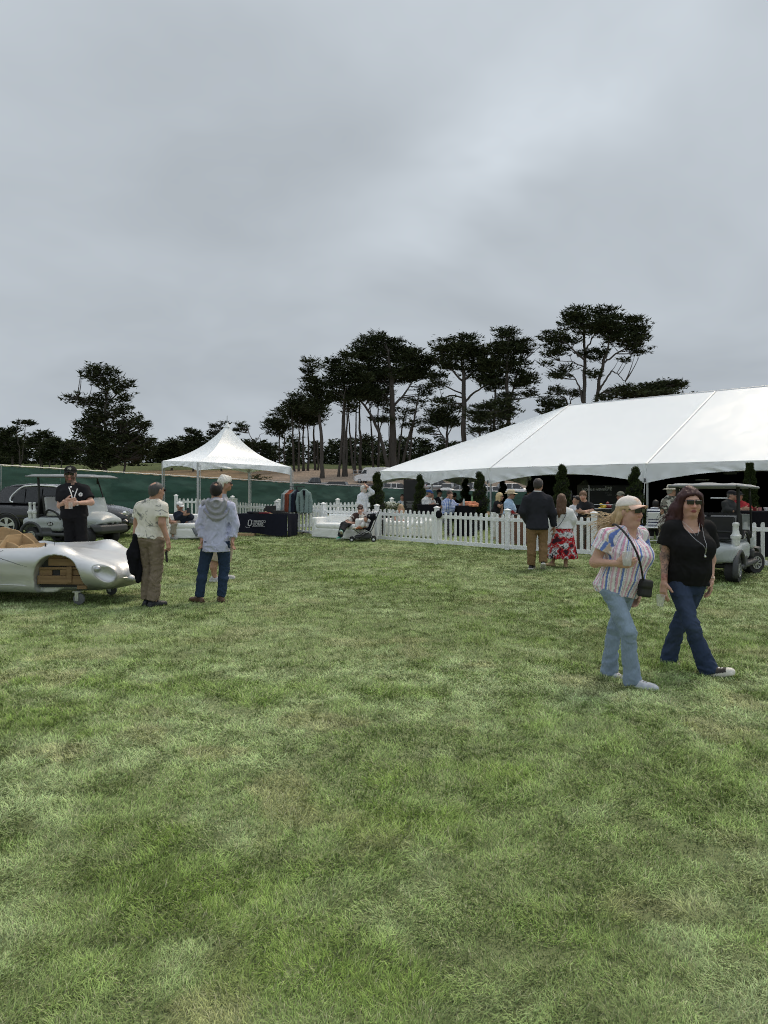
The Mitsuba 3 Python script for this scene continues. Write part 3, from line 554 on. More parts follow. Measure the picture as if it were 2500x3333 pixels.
# ------------------------------------------------------------------ the peaked canopy
canopy = thing('canopy', 'small white peaked canopy with open sides and centre spike', 'canopy')
CC = np.array([X_at(735, 24.5), 24.5]); q0 = 2.32; ang = math.radians(9)
cor = {n: CC + q0 * np.array(v) for n, v in {'F': (-math.sin(ang), -math.cos(ang)), 'L': (-math.cos(ang), math.sin(ang)), 'B': (math.sin(ang), math.cos(ang)), 'R': (math.cos(ang), -math.sin(ang))}.items()}
cz = {'L': 2.60, 'F': 2.47, 'R': 2.37, 'B': 2.50}
PK = np.array([X_at(739.5, 24.5), 24.5, Z_at(1381, 24.5)])
for i, (a, b) in enumerate((('L', 'F'), ('F', 'R'), ('R', 'B'), ('B', 'L'))):
    A, B = v3(cor[a], cz[a]), v3(cor[b], cz[b])
    def f(u, v, A=A, B=B):
        e = A * (1 - u[:, None]) + B * u[:, None]; c = v[:, None]
        p = e * (1 - c) + np.array([PK[0], PK[1], 0]) * c; p[:, 2] = e[:, 2] + (PK[2] - e[:, 2]) * (.38 * v + .62 * v ** 2.6)
        return p - np.array([0, 0, 1.]) * (.10 * np.sin(PI * u) * (1 - v) * v * 4 * .6)[:, None]
    part(canopy, 'roof_panel', ripple(grid_mesh(f, 30, 36), .007, np.array([1.6, 1.6, 1.6]), 50 + i), 'm_tent', smooth=True)
    part(canopy, 'valance', valance(A, B, .28, .13, 60 + i, n=50), 'm_tent', smooth=True)
for n, q in cor.items():
    g = float(gz(*q)); part(canopy, 'leg', cat([tube([v3(q, g - .02), v3(q, cz[n] - .03)], .034, 10), tube([v3(q + [.07, 0], g + .3), v3(q + [.07, 0], cz[n] - .1)], .014, 6), box([q[0], q[1], g + .01], [.16, .16, .012])]), 'tent_pole', smooth=40)
part(canopy, 'spike', tube([PK - [0, 0, .1], PK + [0, 0, .30]], .012, 6), 'tent_pole')
part(canopy, 'peak_cap', lathe([(.001, .06), (.04, .03), (.075, -.05), (.1, -.11)], 14), 'm_tent', smooth=True, M=TM(*PK))

# ------------------------------------------------------------------ white picket fences
PITCH = .158; mat('white_vinyl_worn', (.72, .725, .72), .5); mat('white_vinyl_grey', (.66, .67, .665), .55)
picket_poly = Polygon([(-.038, .07), (.038, .07), (.038, .86), (.030, .885), (.015, .90), (-.015, .90), (-.030, .885), (-.038, .86)])
picket_mesh = prism(picket_poly, .022, .004)
post_mesh = cat([box([0, 0, .50], [.11, .11, 1.0], .006), hull([(sx * .068, sy * .068, z) for sx in (-1, 1) for sy in (-1, 1) for z in (1.0, 1.022)] + [(0, 0, 1.062)])])
_src = {}
def fence_run(label, pts, group=None, first=True, last=True, skip=()):
    k = thing('picket_fence', label, 'fence', group)
    def post(q):
        M = TM(q[0], q[1], float(gz(*q)) - .01, 0.77)
        if 'post' not in _src: _src['post'] = part(k, 'post', post_mesh, 'white_vinyl', M=M)
        else: again(k, 'post', _src['post'], M)
    for i, q in enumerate(pts):
        if (i > 0 or first) and (i < len(pts) - 1 or last): post(np.asarray(q, float))
    for i, (a, b) in enumerate(zip(pts[:-1], pts[1:])):
        if i in skip: continue
        a, b = np.asarray(a, float), np.asarray(b, float); L = np.linalg.norm(b - a); d = (b - a) / L; th = math.atan2(d[1], d[0]); g0, g1 = float(gz(*a)), float(gz(*b))
        for z, h in ((.76, .085), (.075, .095)):
            p0, p1 = a + d * .055, b - d * .055; w = np.array([-d[1], d[0]]) * .022
            part(k, 'rail', hull([(p[0] + s * w[0], p[1] + s * w[1], g + z + t) for p, g in ((p0, g0), (p1, g1)) for s in (-1, 1) for t in (-h / 2, h / 2)]), 'white_vinyl')
        n = int(round((L - .12) / PITCH)); wob = np.random.default_rng(i + 7)
        for j in range(n):
            t = (.06 + (j + .5) * (L - .12) / n) / L; q = a + (b - a) * t; M = TM(q[0], q[1], g0 + (g1 - g0) * t + wob.normal(0, .006), th + wob.normal(0, .03))
            if 'picket' not in _src: _src['picket'] = part(k, 'picket', picket_mesh, 'white_vinyl', M=M)
            else: scene[again(k, 'picket', _src['picket'], M)]['bsdf'] = {'type': 'ref', 'id': ('white_vinyl', 'white_vinyl', 'white_vinyl_worn', 'white_vinyl_grey')[int(wob.integers(4))]}
    return k
FP = [np.array(q) for q in ((4.94, 16.7), (3.13, 18.0), (1.45, 19.5), (-.21, 20.9), (-1.91, 22.35), (-3.6, 23.8), (-5.3, 25.3))]
fence_run('long white picket fence in front of the marquee and behind the sofa', FP)
fence_run('short white picket fence at the right edge behind the golf cart', [(6.95, 15.35), (8.75, 13.75), (10.5, 12.2)], first=False)
fence_run('white picket fence behind the left sofa and capped man', [(-8.2, 28.0), (-5.97, 28.0), (-5.55, 25.7)])
fence_run('back row of white pickets seen over the clothes rack', [(-3.75, 25.3), (-1.72, 26.4), (.3, 27.4), (2.3, 28.4)])

# ------------------------------------------------------------------ green screened fence
def windscreen(p, n, uv):
    f = mikit.fbm(uv.x * 1.2, uv.y * 6, 2., 4); w = mikit.noise(uv.x * 260, uv.y * 260)
    return mikit.mix((.026, .066, .053), (.038, .092, .074), mikit.smoothstep(.3, .7, f)) * (.85 + .3 * w)
scene['m_screen'] = {'type': 'twosided', 'bsdf': {'type': 'principled', 'base_color': mikit.proc(windscreen), 'roughness': .7, 'specular': .3}}
GF = [(-60, 1510, 27.0), (0, 1513.6, 28.2), (193, 1525, 31.0), (363, 1535, 33.4), (521, 1544.5, 35.6), (673, 1554, 37.8), (805, 1561, 40.3), (923, 1568.5, 42.9), (1031, 1575, 45.6), (1132, 1580, 48.4), (1222, 1585, 51.4), (1311, 1590, 54.5), (1415, 1594, 58.0), (1560, 1597, 61.0), (1680, 1599, 63.0), (1850, 1601, 65.)]
gfence = thing('screened_fence', 'green fabric screened fence running behind the cars and canopies', 'fence')
gp = [P(*q) for q in GF]
for i, (a, b) in enumerate(zip(gp[:-1], gp[1:])):
    ha, hb = 2.2, 2.2
    L = np.linalg.norm(b[:2] - a[:2]); d = (b[:2] - a[:2]) / L; o = np.array([d[1], -d[0]]); n = 26
    def f(u, v, a=a, b=b, o=o, L=L, i=i):
        p = a * (1 - u[:, None]) + b * u[:, None]; g = np.maximum(gz(p[:, 0], p[:, 1]) + .04, p[:, 2] - 2.6)
        top = p[:, 2] - .03 - .05 * np.sin(PI * u) * 0 - .025 * np.abs(np.sin(u * 5 * PI)); bl = .06 * np.sin(PI * u) * np.sin(PI * v) * (1 + .8 * np.sin(v * 9 + i + 3 * nnoise(np.stack([u * 3, v * 4, u * 0 + i], 1))))
        q = p.copy(); q[:, :2] += o * (bl - .0)[:, None]; q[:, 2] = top * (1 - v) + g * v; return q
    m = grid_mesh(f, n, 18); uu, vv = np.meshgrid(np.linspace(0, L, n) + i * 7.3, np.linspace(0, 2.2, 18), indexing='ij')
    part(gfence, 'screen_panel', m, 'm_screen', smooth=True, uv=np.stack([uu.ravel(), vv.ravel()], 1))
    part(gfence, 'rail', tube([a, b], .024, 6), 'tent_pole')
for q in gp:
    g = float(gz(q[0], q[1])); part(gfence, 'post', tube([[q[0], q[1] + .05, g - .3], [q[0], q[1] + .05, q[2] + .03]], .028, 6), 'tent_pole')
# ------------------------------------------------------------------ spiral topiaries in planters
def topiary(label, px, top, Y, h, w, seed, spiral=True, group='clipped topiaries round the marquee'):
    r = np.random.default_rng(seed); k = thing('topiary', label, 'topiary', group); x = X_at(px, Y); zt = Z_at(top, Y); z0 = zt - h
    V, C = [], []; n = 7500
    if spiral:
        N = 260; t = np.linspace(0, 1, N); turns = 3.4; th = t * turns * 2 * PI + r.random() * 6
        R = w * (1 - .80 * t) * .42; c = np.stack([x + np.cos(th) * R * .75, Y + np.sin(th) * R * .75, z0 + t * (h - .12)], 1); rad = w * (.50 - .34 * t) * .85 + .03
        i = r.integers(0, N, n); u = r.normal(0, 1, (n, 3)); u /= np.linalg.norm(u, axis=1, keepdims=True)
        p = c[i] + u * (rad[i] * r.uniform(.72, 1.05, n))[:, None]
    else:
        t = r.random(n); th = r.random(n) * 2 * PI; rr = w * (.5 - .36 * t ** 1.3) * (1 + .12 * np.sin(t * 40)) * np.sqrt(r.uniform(.5, 1, n)); u = np.stack([np.cos(th), np.sin(th), r.normal(.2, .4, n)], 1)
        p = np.stack([x + np.cos(th) * rr, Y + np.sin(th) * rr, z0 + t * h], 1)
    f = u + r.normal(0, .5, (n, 3)) + [0, 0, .5]; f /= np.linalg.norm(f, axis=1, keepdims=True); s = np.cross(f, r.normal(0, 1, (n, 3))); s /= np.linalg.norm(s, axis=1, keepdims=True)
    l = r.uniform(.03, .06, (n, 1)); V = np.stack([p - s * l * .28, p + s * l * .28, p + f * l], 1).reshape(-1, 3)
    C = np.repeat(np.array([.030, .046, .016]) * r.uniform(.6, 1.5, (n, 1)) + np.array([.012, .010, .002]) * r.random((n, 1)), 3, 0)
    part(k, 'foliage', trimesh.Trimesh(V, np.arange(len(V)).reshape(-1, 3), process=False), 'v_leaf', color=C)
    if spiral:
        co = cat([tube(c[::4], rad[::4] * .74, 7)]); part(k, 'core', co, 'v_leaf', smooth=True, color=np.full((len(co.vertices), 3), .016))
    g = float(gz(x, Y)); part(k, 'trunk', tube([[x, Y, g + .3], [x, Y, z0 + h * .8]], .03, 6), 'v_bark', color=np.full((14, 3), .06))
    part(k, 'pot', lathe([(.001, g + .02), (.20, g + .02), (.25, min(z0 + .02, g + .5)), (.27, min(z0 + .02, g + .5)), (.27, min(z0, g + .46)), (.001, min(z0, g + .46))], 18), 'black', smooth=40, M=TM(x, Y, 0))
    return k
topiary('spiral topiary at the left corner of the marquee, beside the white haired man', 1228, 1532, 22.6, 1.32, .42, 1)
topiary('spiral topiary between the black banner and the man in a blue cap', 1368, 1541, 26.5, 1.30, .40, 2)
topiary('spiral topiary behind the orange bag on the bar table', 1562, 1532, 24.6, 1.42, .50, 3)
topiary('tall spiral topiary between the dark jacket man and the marquee pole', 1829, 1507, 19.8, 1.22, .38, 4)
topiary('spiral topiary behind the woman in the pale cap', 2066, 1515, 20.6, 1.42, .46, 5)
topiary('cone topiary above the golf cart roof at right', 2441, 1508, 19.2, 1.46, .46, 6, False)
for i, (px, tp_, lb) in enumerate(((1515, 1556, 'shaded topiary on the far side of the marquee, left one'), (1637, 1558, 'shaded topiary on the far side of the marquee, middle one'), (1725, 1562, 'shaded topiary on the far side of the marquee, right one'))):
    topiary(lb, px, tp_, 33.5, 1.5, .5, 7 + i)
# ------------------------------------------------------------------ people: one posed body each, with clothes, hair and shoes over it
def unit(v):
    v = np.asarray(v, float); return v / (np.linalg.norm(v) + 1e-12)
def facing(f):
    """Forward and right-hand directions of a figure turned f degrees: 0 looks at the camera, 90 to the right, 180 away."""
    a = math.radians(f); return np.array([math.sin(a), -math.cos(a), 0.]), np.array([-math.cos(a), -math.sin(a), 0.])
SKIN = dict(fair=(.50, .30, .225), tan=(.38, .215, .15), olive=(.40, .25, .17), deep=(.06, .035, .025))
TORSO = {  # t along pelvis -> neck base, half width, half depth, forward shift (for 1.75 m)
    'm': [(-.22, .10, .085, 0), (-.05, .172, .118, -.012), (.15, .168, .115, .0), (.35, .165, .115, .012), (.62, .185, .122, .008), (.80, .172, .105, 0), (.93, .105, .075, -.005), (1.02, .06, .055, -.005)],
    'heavy': [(-.22, .11, .095, 0), (-.05, .185, .135, -.012), (.15, .190, .150, .030), (.35, .188, .155, .045), (.62, .192, .140, .020), (.80, .178, .112, 0), (.93, .108, .078, -.005), (1.02, .062, .058, -.005)],
    'f': [(-.22, .10, .085, 0), (-.05, .172, .118, -.012), (.15, .155, .108, .005), (.35, .140, .098, .012), (.62, .158, .118, .022), (.80, .150, .095, 0), (.93, .09, .066, -.005), (1.02, .05, .048, -.005)],
    'fh': [(-.22, .12, .10, 0), (-.05, .190, .140, -.012), (.15, .188, .150, .030), (.35, .180, .150, .040), (.60, .185, .165, .045), (.80, .165, .110, .005), (.93, .095, .070, -.005), (1.02, .055, .052, -.005)]}
class Person:
    def __init__(s, label, Y, mp, J, f=0., H=1.75, build='m', hf=None, tilt=0., roll=0., skin='fair', g=1., res=None, feet=None, seed=1, group=None, drop=True, hh=None):
        s.key = thing('person', label, 'person', group); s.Y, s.H, s.g, s.f = Y, H, g, f; s.k = H / 1.75; s.rng = np.random.default_rng(seed); s.seed = seed
        s.j = {n: P(*mp(q[0], q[1]), Y + (q[2] if len(q) > 2 else 0)) for n, q in J.items()}
        s.off = math.degrees(math.atan2(s.j['neck'][0], Y)); hf = f if hf is None else hf      # angles are given as they look from the camera
        s.fw, s.rt = facing(f - s.off); s.hfw, s.hrt = facing(hf - s.off); s.hup = np.array([0, 0, 1.])
        for A, ang in ((s.hrt, tilt), (s.hfw, roll)):
            M = trimesh.transformations.rotation_matrix(math.radians(ang), A)[:3, :3]; s.hfw, s.hrt, s.hup = M @ s.hfw, M @ s.hrt, M @ s.hup
        s.hR = np.stack([s.hrt, s.hfw, s.hup], 1); s.hs = (hh or .232 * s.k ** .5) / .226
        s.skincol = np.array(SKIN[skin] if isinstance(skin, str) else skin); s.res = res or (.0075 if Y < 7 else .0095 if Y < 12 else .012 if Y < 16 else .0145); s.build = build
        j = s.j; up = unit(j['neck'] - j['pel']); s.L = np.linalg.norm(j['neck'] - j['pel']); x = unit(s.rt - up * (s.rt @ up)); s.tR = np.stack([x, np.cross(up, x), up], 1)
        for n, sg in (('R', 1), ('L', -1)):
            j.setdefault('sh' + n, j['neck'] + s.tR @ np.array([sg * .178 * s.k * g, 0, -.065 * s.k])); j.setdefault('hip' + n, j['pel'] + s.rt * sg * .092 * s.k * g - up * .02)
            j.setdefault('el' + n, j['sh' + n] + s.rt * sg * .05 - [0, 0, .29 * s.k]); j.setdefault('wr' + n, j['el' + n] + s.fw * .06 - [0, 0, .25 * s.k])
            j.setdefault('kn' + n, j['hip' + n] + s.fw * .02 - [0, 0, .43 * s.k]); j.setdefault('an' + n, j['kn' + n] - s.fw * .02 - [0, 0, .40 * s.k])
        s.feet = {'R': (f, 0), 'L': (f, 0), **(feet or {})}; s.feet = {n: (q and (q[0] - s.off, q[1])) for n, q in s.feet.items()}
        for n in 'RL':
            if 'sh' + n in J: s.j['sh' + n][2] -= .022 * s.k
        if drop:                       # stand the soles on the ground
            for n in 'RL':
                a = j['an' + n]; a[2] = max(a[2], float(gz(a[0], a[1])) + .075 * s.k) if s.feet[n][1] == 0 else a[2]
    def T(s, t): return s.j['pel'] + s.tR @ np.array([0, 0, t * s.L])
    def sec(s, e=0., t0=-.3, t1=1.1, rows=None, fl=0.):
        R = rows or TORSO[s.build]; k = s.k; ts = [r[0] for r in R]; out = []
        tt = sorted({t for t in ts if t0 <= t <= t1} | {min(t0 + .2, t1), min(t0 + .4, t1)} | {max(t0, ts[0]), min(t1, ts[-1])})
        for t in tt:
            w, d, o = (float(np.interp(t, ts, [r[i] for r in R])) for i in (1, 2, 3)); ee = e + fl * max(0., 1 - (t - t0) / .4); out.append((t * s.L, w * k * s.g + ee, d * k * s.g + ee, 0, o * k))
        return out
    def torso(s, S, e=0., t0=-.3, t1=1.1, rows=None, k=.04, fl=0.): S.loft(s.j['pel'], s.sec(e, t0, t1, rows, fl), s.tR, k); return S
    def limb(s, S, a, b, ra, rb, frac=1., k=.03, flat=False):
        a, b = s.j[a], s.j[b]; S.cone(a, a + (b - a) * min(frac, 1), ra, ra + (rb - ra) * min(frac, 1), k, flat=(False, True) if flat else None)
    def arm(s, S, n, e=0., frac=2., k=.03, loose=0.):
        q = s.k * s.g; r = [.052 * q, .045 * q, .040 * q, .027 * q]
        s.limb(S, 'sh' + n, 'el' + n, r[0] + e, r[1] + e + loose, frac, k, frac < 1)
        if frac > 1: s.limb(S, 'el' + n, 'wr' + n, r[2] + e + loose * .7, r[3] + e + loose * .5, frac - 1, k, frac < 2 or loose > 0)
    def leg(s, S, n, e=0., frac=2., k=.035, loose=0., hem=None):
        q = s.k * (.5 + .5 * s.g) * getattr(s, 'lg', 1.); r = [.088 * q, .058 * q, .054 * q, .036 * q]; j = s.j
        s.limb(S, 'hip' + n, 'kn' + n, r[0] + e, r[1] + e + loose * .5, frac, k, frac < 1)
        if frac > 1:
            a, b = j['kn' + n], j['an' + n]; d = b - a; m = a + d * .32; back = -s.fw * .016 * s.k
            S.cone(a, m + back, r[1] + e + loose * .5, r[2] + e + loose * .7, k)
            S.cone(m + back, a + d * (frac - 1), r[2] + e + loose * .7, (hem or r[3] + e + loose), k, flat=(False, hem is not None or frac < 2))
    def Q(s, p): return s.j['head'] + s.hR @ (np.asarray(p, float) * s.hs)      # head coordinates
    def hloc(s, v): return (np.asarray(v) - s.j['head']) @ s.hR / s.hs
    def hand(s, n, d, th, curl=.35, spread=.0, rad=1., fist=False):
        """A palm, four unequal bent fingers and a thumb; d along the fingers, th towards the thumb."""
        w = s.j['wr' + n]; k = s.k * 1.02; d = unit(d); th = np.asarray(th, float); th = unit(th - d * (th @ d)); nn = np.cross(d, th) * (1 if n == 'L' else -1); S = Sdf()
        S.cone(w - d * .03 * k, w + d * .02 * k, .026 * k, .027 * k, .02); R = np.stack([th, nn, d], 1)
        S.box(w + d * .058 * k, np.array([.041, .015, .044]) * k, .014 * k, R, .02)
        for i, (L, o) in enumerate(((.072, .030), (.080, .010), (.074, -.010), (.058, -.029))):
            b = w + d * (.094 - .004 * abs(i - 1)) * k + th * o * k; a = curl * (.7 + .15 * i); dirv = unit(d + th * spread * (1.5 - i))
            for q, (l, r0, r1) in enumerate(((.46, .0105, .0098), (.31, .0098, .009), (.25, .009, .0078))):
                v = dirv * math.cos(a) + nn * math.sin(a); e = b + v * L * l * k; S.cone(b, e, r0 * k * rad, r1 * k * rad, .006); b = e; a += curl * (1.15 - .2 * q)
        b = w + d * .028 * k + th * .034 * k; v = unit(d * .75 + th * .62 + nn * (.25 + .6 * curl)); e = b + v * .042 * k; S.cone(b, e, .0135 * k, .012 * k, .012); v = unit(v + nn * .35 * curl * 2 + d * .35); S.cone(e, e + v * .032 * k, .0115 * k, .0088 * k, .006)
        return S.mesh(.0045 if s.Y < 8 else .0058)
    def body(s, hands=None, cover=(.0, .0), lips=(.40, .13, .11), beard=None, brow=(.10, .07, .05), open_mouth=False, paint=None, eyes=True, bare_arm=2., bare_leg=False, jaw=1., fat=0., wrinkle=0.):
        S = Sdf(); q = s.Q; h = s.hs; I = -.012
        S.ell(q((0, -.014, .022)), np.array([.076, .096, .088]) * h, s.hR, .02); S.ell(q((0, .022, -.035)), np.array([.061 * jaw, .066, .076]) * h, s.hR, .03); S.ell(q((0, .058, -.092)), np.array([.028 * jaw, .024, .021]) * h, s.hR, .025)
        for sg in (1, -1):
            S.ell(q((sg * .043, .048, -.035)), np.array([.026, .032, .030]) * h, s.hR, .02); S.ell(q((sg * .047 * jaw, .012, -.070)), np.array([.022, .036, .026]) * h, s.hR, .02)
            S.ell(q((sg * .078, -.010, -.008)), np.array([.011, .020, .032]) * h, s.hR @ rotz(sg * -.35), .008)
        S.ell(q((0, .074, .030)), np.array([.052, .016, .012]) * h, s.hR, .016); S.cone(q((0, .082, .012)), q((0, .107, -.030)), .009 * h, .0135 * h, .012)
        for sg in (1, -1): S.ell(q((sg * .013, .092, -.033)), np.array([.010, .011, .009]) * h, s.hR, .008)
        S.ell(q((0, .080, -.063)), np.array([.026, .014, .008]) * h, s.hR, .006); S.ell(q((0, .079, -.074)), np.array([.022, .013, .008]) * h, s.hR, .006)
        if fat: S.ell(q((0, .018, -.108)), np.array([.05, .05, .028]) * h * fat, s.hR, .03)
        for sg in (1, -1): S.ell(q((sg * .032, .101, .009)), np.array([.019, .018, .013]) * h, s.hR, .012, 'sub')
        S.ell(q((0, .106, -.0685)), np.array([.023, .010, .0022 if not open_mouth else .006]) * h, s.hR, .004, 'sub')
        for sg in (1, -1): S.ell(q((sg * .031, .074, .008)), np.array([.014, .0135, .0125]) * h, s.hR, .003)
        nk = s.j['neck']; S.cone(q((0, -.018, -.06)), nk, .056 * s.k * (.85 + .15 * s.g), .064 * s.k * (.8 + .2 * s.g), .03)
        s.torso(S, I, k=.05)
        for n in 'RL':
            s.arm(S, n, 0 if bare_arm else I); s.leg(S, n, 0 if bare_leg else I)
            if s.feet[n] is not None:
                fw, _ = facing(s.feet[n][0]); a = s.j['an' + n]; S.cone(a, a + fw * .10 * s.k - [0, 0, .045 * s.k], .036 * s.k, .026 * s.k, .02)
        S.cone(s.j['shR'] + (s.j['shL'] - s.j['shR']) * .1, s.j['shL'] + (s.j['shR'] - s.j['shL']) * .1, .034 * s.k, .034 * s.k, .04)
        m = [S.mesh(s.res)]
        for n, a in (hands or {}).items(): m.append(s.hand(n, **a))
        m = cat(m); v = np.array(m.vertices); L = s.hloc(v); c = np.repeat(s.skincol[None], len(v), 0)
        red = np.clip(1.2 - np.linalg.norm((L - [0, .09, -.03]) / [.075, .05, .05], axis=1), 0, 1); c = c * (1 - .16 * red[:, None] * [0, 1, 1.1]); c *= (.90 + .2 * nfbm(v * 38, 2, s.seed))[:, None]
        inh = (np.abs(L[:, 0]) < .12) & (np.abs(L[:, 2]) < .14)
        lp = inh & ((L[:, 0] / .026) ** 2 + ((L[:, 2] + .0685) / .0125) ** 2 < 1) & (L[:, 1] > .07); c[lp] = lips
        br = inh & (np.abs(np.abs(L[:, 0]) - .032) < .021) & (np.abs(L[:, 2] - .0275) < .0045) & (L[:, 1] > .06); c[br] = brow
        ey = inh & ((np.abs(L[:, 0]) - .031) ** 2 / .013 ** 2 + (L[:, 2] - .0075) ** 2 / .006 ** 2 < 1) & (L[:, 1] > .065); c[ey] = [.45, .42, .40]
        ir = ey & ((np.abs(L[:, 0]) - .031) ** 2 + (L[:, 2] - .0075) ** 2 < .0058 ** 2); c[ir] = [.03, .025, .02]
        if beard is not None:
            bd = inh & (L[:, 2] < -.030 + .028 * np.abs(L[:, 0]) / .06) & (L[:, 1] > -.02) & (L[:, 2] > -.135) & ~lp; bd &= ~((np.abs(L[:, 0]) < .016) & (L[:, 2] > -.050)); w = (.55 + .45 * nnoise(v * 220))[:, None]
            c[bd] = c[bd] * (1 - w[bd]) + np.array(beard) * w[bd]
        if paint is not None: c = paint(s, v, c)
        put(s.key, m, 'v_skin', smooth=True, color=np.clip(c, 0, 1)); return s
    def wear(s, name, S, col, label=None, fold=.006, fs=11., bsdf='v_cloth', stretch=(1, 1, .7), res=None, vary=.16):
        """Meshes a garment with folds and colours it; col is a colour or fn(person, vertices) -> colours."""
        st = np.array(stretch) * fs; sd = s.seed
        if fold: S.push(lambda p: fold * 2.2 * (np.abs(nfbm(p * st + 1.7 * nnoise(p * 6, sd)[..., None], 3, sd + 3) - .5) * 2 - .38))
        m = S.mesh(res or s.res); v = np.array(m.vertices)
        c = col(s, v) if callable(col) else np.repeat(np.array(col, float)[None], len(v), 0)
        c = c * (1 - vary + 2 * vary * nfbm(v * 26, 3, sd + 9))[:, None]
        return part(s.key, name, m, bsdf, smooth=True, color=np.clip(c, 0, 1), label=label)
    def neckhole(s, S, dz=0., r=.075, fwd=.03, drop=.0, w=None):
        c = s.j['neck'] + np.array([0, 0, dz]) + s.fw * fwd * s.k; w = w or r
        S.ell(c + np.array([0, 0, .05]), np.array([w, r, .07 + drop]) * s.k, np.stack([s.rt, s.fw, [0, 0, 1.]], 1), .006, 'sub')
    def shirt(s, col, sleeve=.55, hem=-.16, e=.012, loose=.010, name='shirt', collar=None, rows=None, vneck=None, shell=True, fold=.006, label=None, vary=.12, extra=None, fs=11., puff=0., open_hem=.012, res=None):
        S = Sdf(); s.torso(S, e, hem, 1.0, rows, .05, open_hem); j = s.j
        for n in 'RL':
            if sleeve > 0: s.arm(S, n, e + .002 + puff, sleeve, .045, loose)
        S.cone(j['shR'], j['neck'] + (j['shR'] - j['neck']) * .25, .044 * s.k + e, .052 * s.k, .04); S.cone(j['shL'], j['neck'] + (j['shL'] - j['neck']) * .25, .044 * s.k + e, .052 * s.k, .04)
        if extra: extra(S)
        S.cut(-s.tR[:, 2], s.T(hem))
        s.neckhole(S, **(vneck or {}))
        k = s.wear(name, S, col, label, fold * 1.35, fs, vary=vary, res=res, stretch=(1.25, 1.25, .6))
        if collar is not None:
            nk = j['neck']; C = Sdf(); B = np.stack([s.rt, s.fw, [0, 0, 1.]], 1); C.loft(nk - [0, 0, .035], [(0, .080 * s.k, .080 * s.k), (.03, .072 * s.k, .072 * s.k), (.062, .067 * s.k, .066 * s.k)], B, .01); C.ell(nk + s.fw * .075 * s.k + [0, 0, .01], np.array([.022, .05, .07]) * s.k, B, .004, 'sub'); C.ell(nk, np.array([.059, .059, .2]) * s.k, B, .004, 'sub')
            s.wear('collar', C, collar, fold=0, res=min(s.res, .009))
        return k
    def trousers(s, col, e=.010, loose=.012, top=.10, frac=1.98, hem=None, fold=.007, label=None, name='trousers', vary=.14, belt=None, rows=None):
        S = Sdf(); s.torso(S, e * .6, -.3, top, rows, k=.05)
        for n in 'RL': s.leg(S, n, e, frac, .026, loose, hem)
        S.cut(s.tR[:, 2], s.T(top)); k = s.wear(name, S, col, label, fold * 1.25, 10., vary=vary, stretch=(.9, .9, 1.15))
        if belt is not None:
            B = Sdf(); B.loft(s.j['pel'], s.sec(e * .6 + .006, top - .09, top - .005, rows), s.tR, .01); s.wear('belt', B, belt, fold=0)
        return k
    def shoes(s, col, sole=(.6, .6, .58), high=0., name='shoe', length=1., sole_h=.026, toe=False, lace=None):
        for n in 'RL':
            if s.feet[n] is None: continue
            yaw, pit = s.feet[n][:2]; fw, rt = facing(yaw); k = s.k * length; a = s.j['an' + n]; up = np.array([0, 0, 1.]); M = trimesh.transformations.rotation_matrix(math.radians(pit), rt)[:3, :3]; fw, up = M @ fw, M @ up
            R = np.stack([rt, fw, up], 1); g = a - up * .078 * s.k; S = Sdf(); A = lambda x, y, z: g + R @ np.array([x, y, z]) * k
            S.cone(A(0, -.045, .034), A(0, .06, .036), .037 * k, .043 * k, .03); S.cone(A(0, .06, .034), A(.0, .165, .026), .045 * k, .032 * k, .03); S.cone(A(0, -.02, .05), A(0, -.008, .088 + high), .036 * k, .038 * k, .03)
            S.ell(A(0, .13, .03), np.array([.047, .075, .036]) * k, R, .02); S.box(A(0, .055, .012), np.array([.043, .135, .012]) * k, .012 * k, R, .015); S.cut(-up, g)
            sc = np.array(sole); cc = np.array(col)
            def f(p, v, g=g, up=up, R=R):
                L = (v - g) @ R / k; c = np.where((L[:, 2] < sole_h)[:, None], sc, cc * (.8 + .4 * nnoise(v * 30)[:, None]))
                if toe: c[(L[:, 1] > .150)] = sc
                if lace is not None: c[(np.abs(L[:, 0]) < .020) & (L[:, 1] > .03) & (L[:, 1] < .12) & (L[:, 2] > .045) & (np.mod(L[:, 1] / .022, 1) < .5)] = lace
                return c
            s.wear(name, S, f, fold=0, bsdf='v_satin', res=min(s.res, .0055 if s.Y < 7 else .009), vary=.06)
    def hair(s, col, style='short', vol=.010, line=.052, nape=-.075, bald=None, extra=None, grain=.004, label=None, var=.5, hat=None):
        S = Sdf(); q, h = s.Q, s.hs; S.ell(q((0, -.016, .024)), np.array([.077 + vol, .097 + vol, .089 + vol]) * h, s.hR, .02)
        S.ell(q((0, -.045, -.02)), np.array([.068 + vol, .062 + vol, .075]) * h, s.hR, .02)
        a = np.array([.088, line]); b = np.array([-.075, nape]); d = b - a; nrm = np.array([d[1], -d[0]]); nrm = nrm / np.linalg.norm(nrm); nrm = nrm if nrm[1] < 0 else -nrm
        S.cut(s.hR @ np.array([0, nrm[0], nrm[1]]), q((0, a[0], a[1])), .02)
        for sg in (1, -1): S.ell(q((sg * .085, -.002, -.025)), np.array([.03, .024, .042]) * h, s.hR, .008, 'sub')
        if bald: S.ell(q(bald[0]), np.array(bald[1]) * h, s.hR, .012, 'sub')
        if extra: extra(S, s)
        if hat is not None:
            R = s.hR @ rotx(math.radians(hat)); c0 = q((0, -.01, .040)); S.keep(lambda p: np.where(((p - c0) @ R)[..., 2] > .004, np.sqrt((((p - c0 - R @ np.array([0, -.004, .008]) * h) @ R / (np.array([.083, .101, .075]) * h)) ** 2).sum(-1)) - 1, -1.) * .08)
        S.push(lambda p: grain * 2 * (nfbm(s.hloc(p) * np.array([75, 75, 16]) , 2, s.seed) - .5))
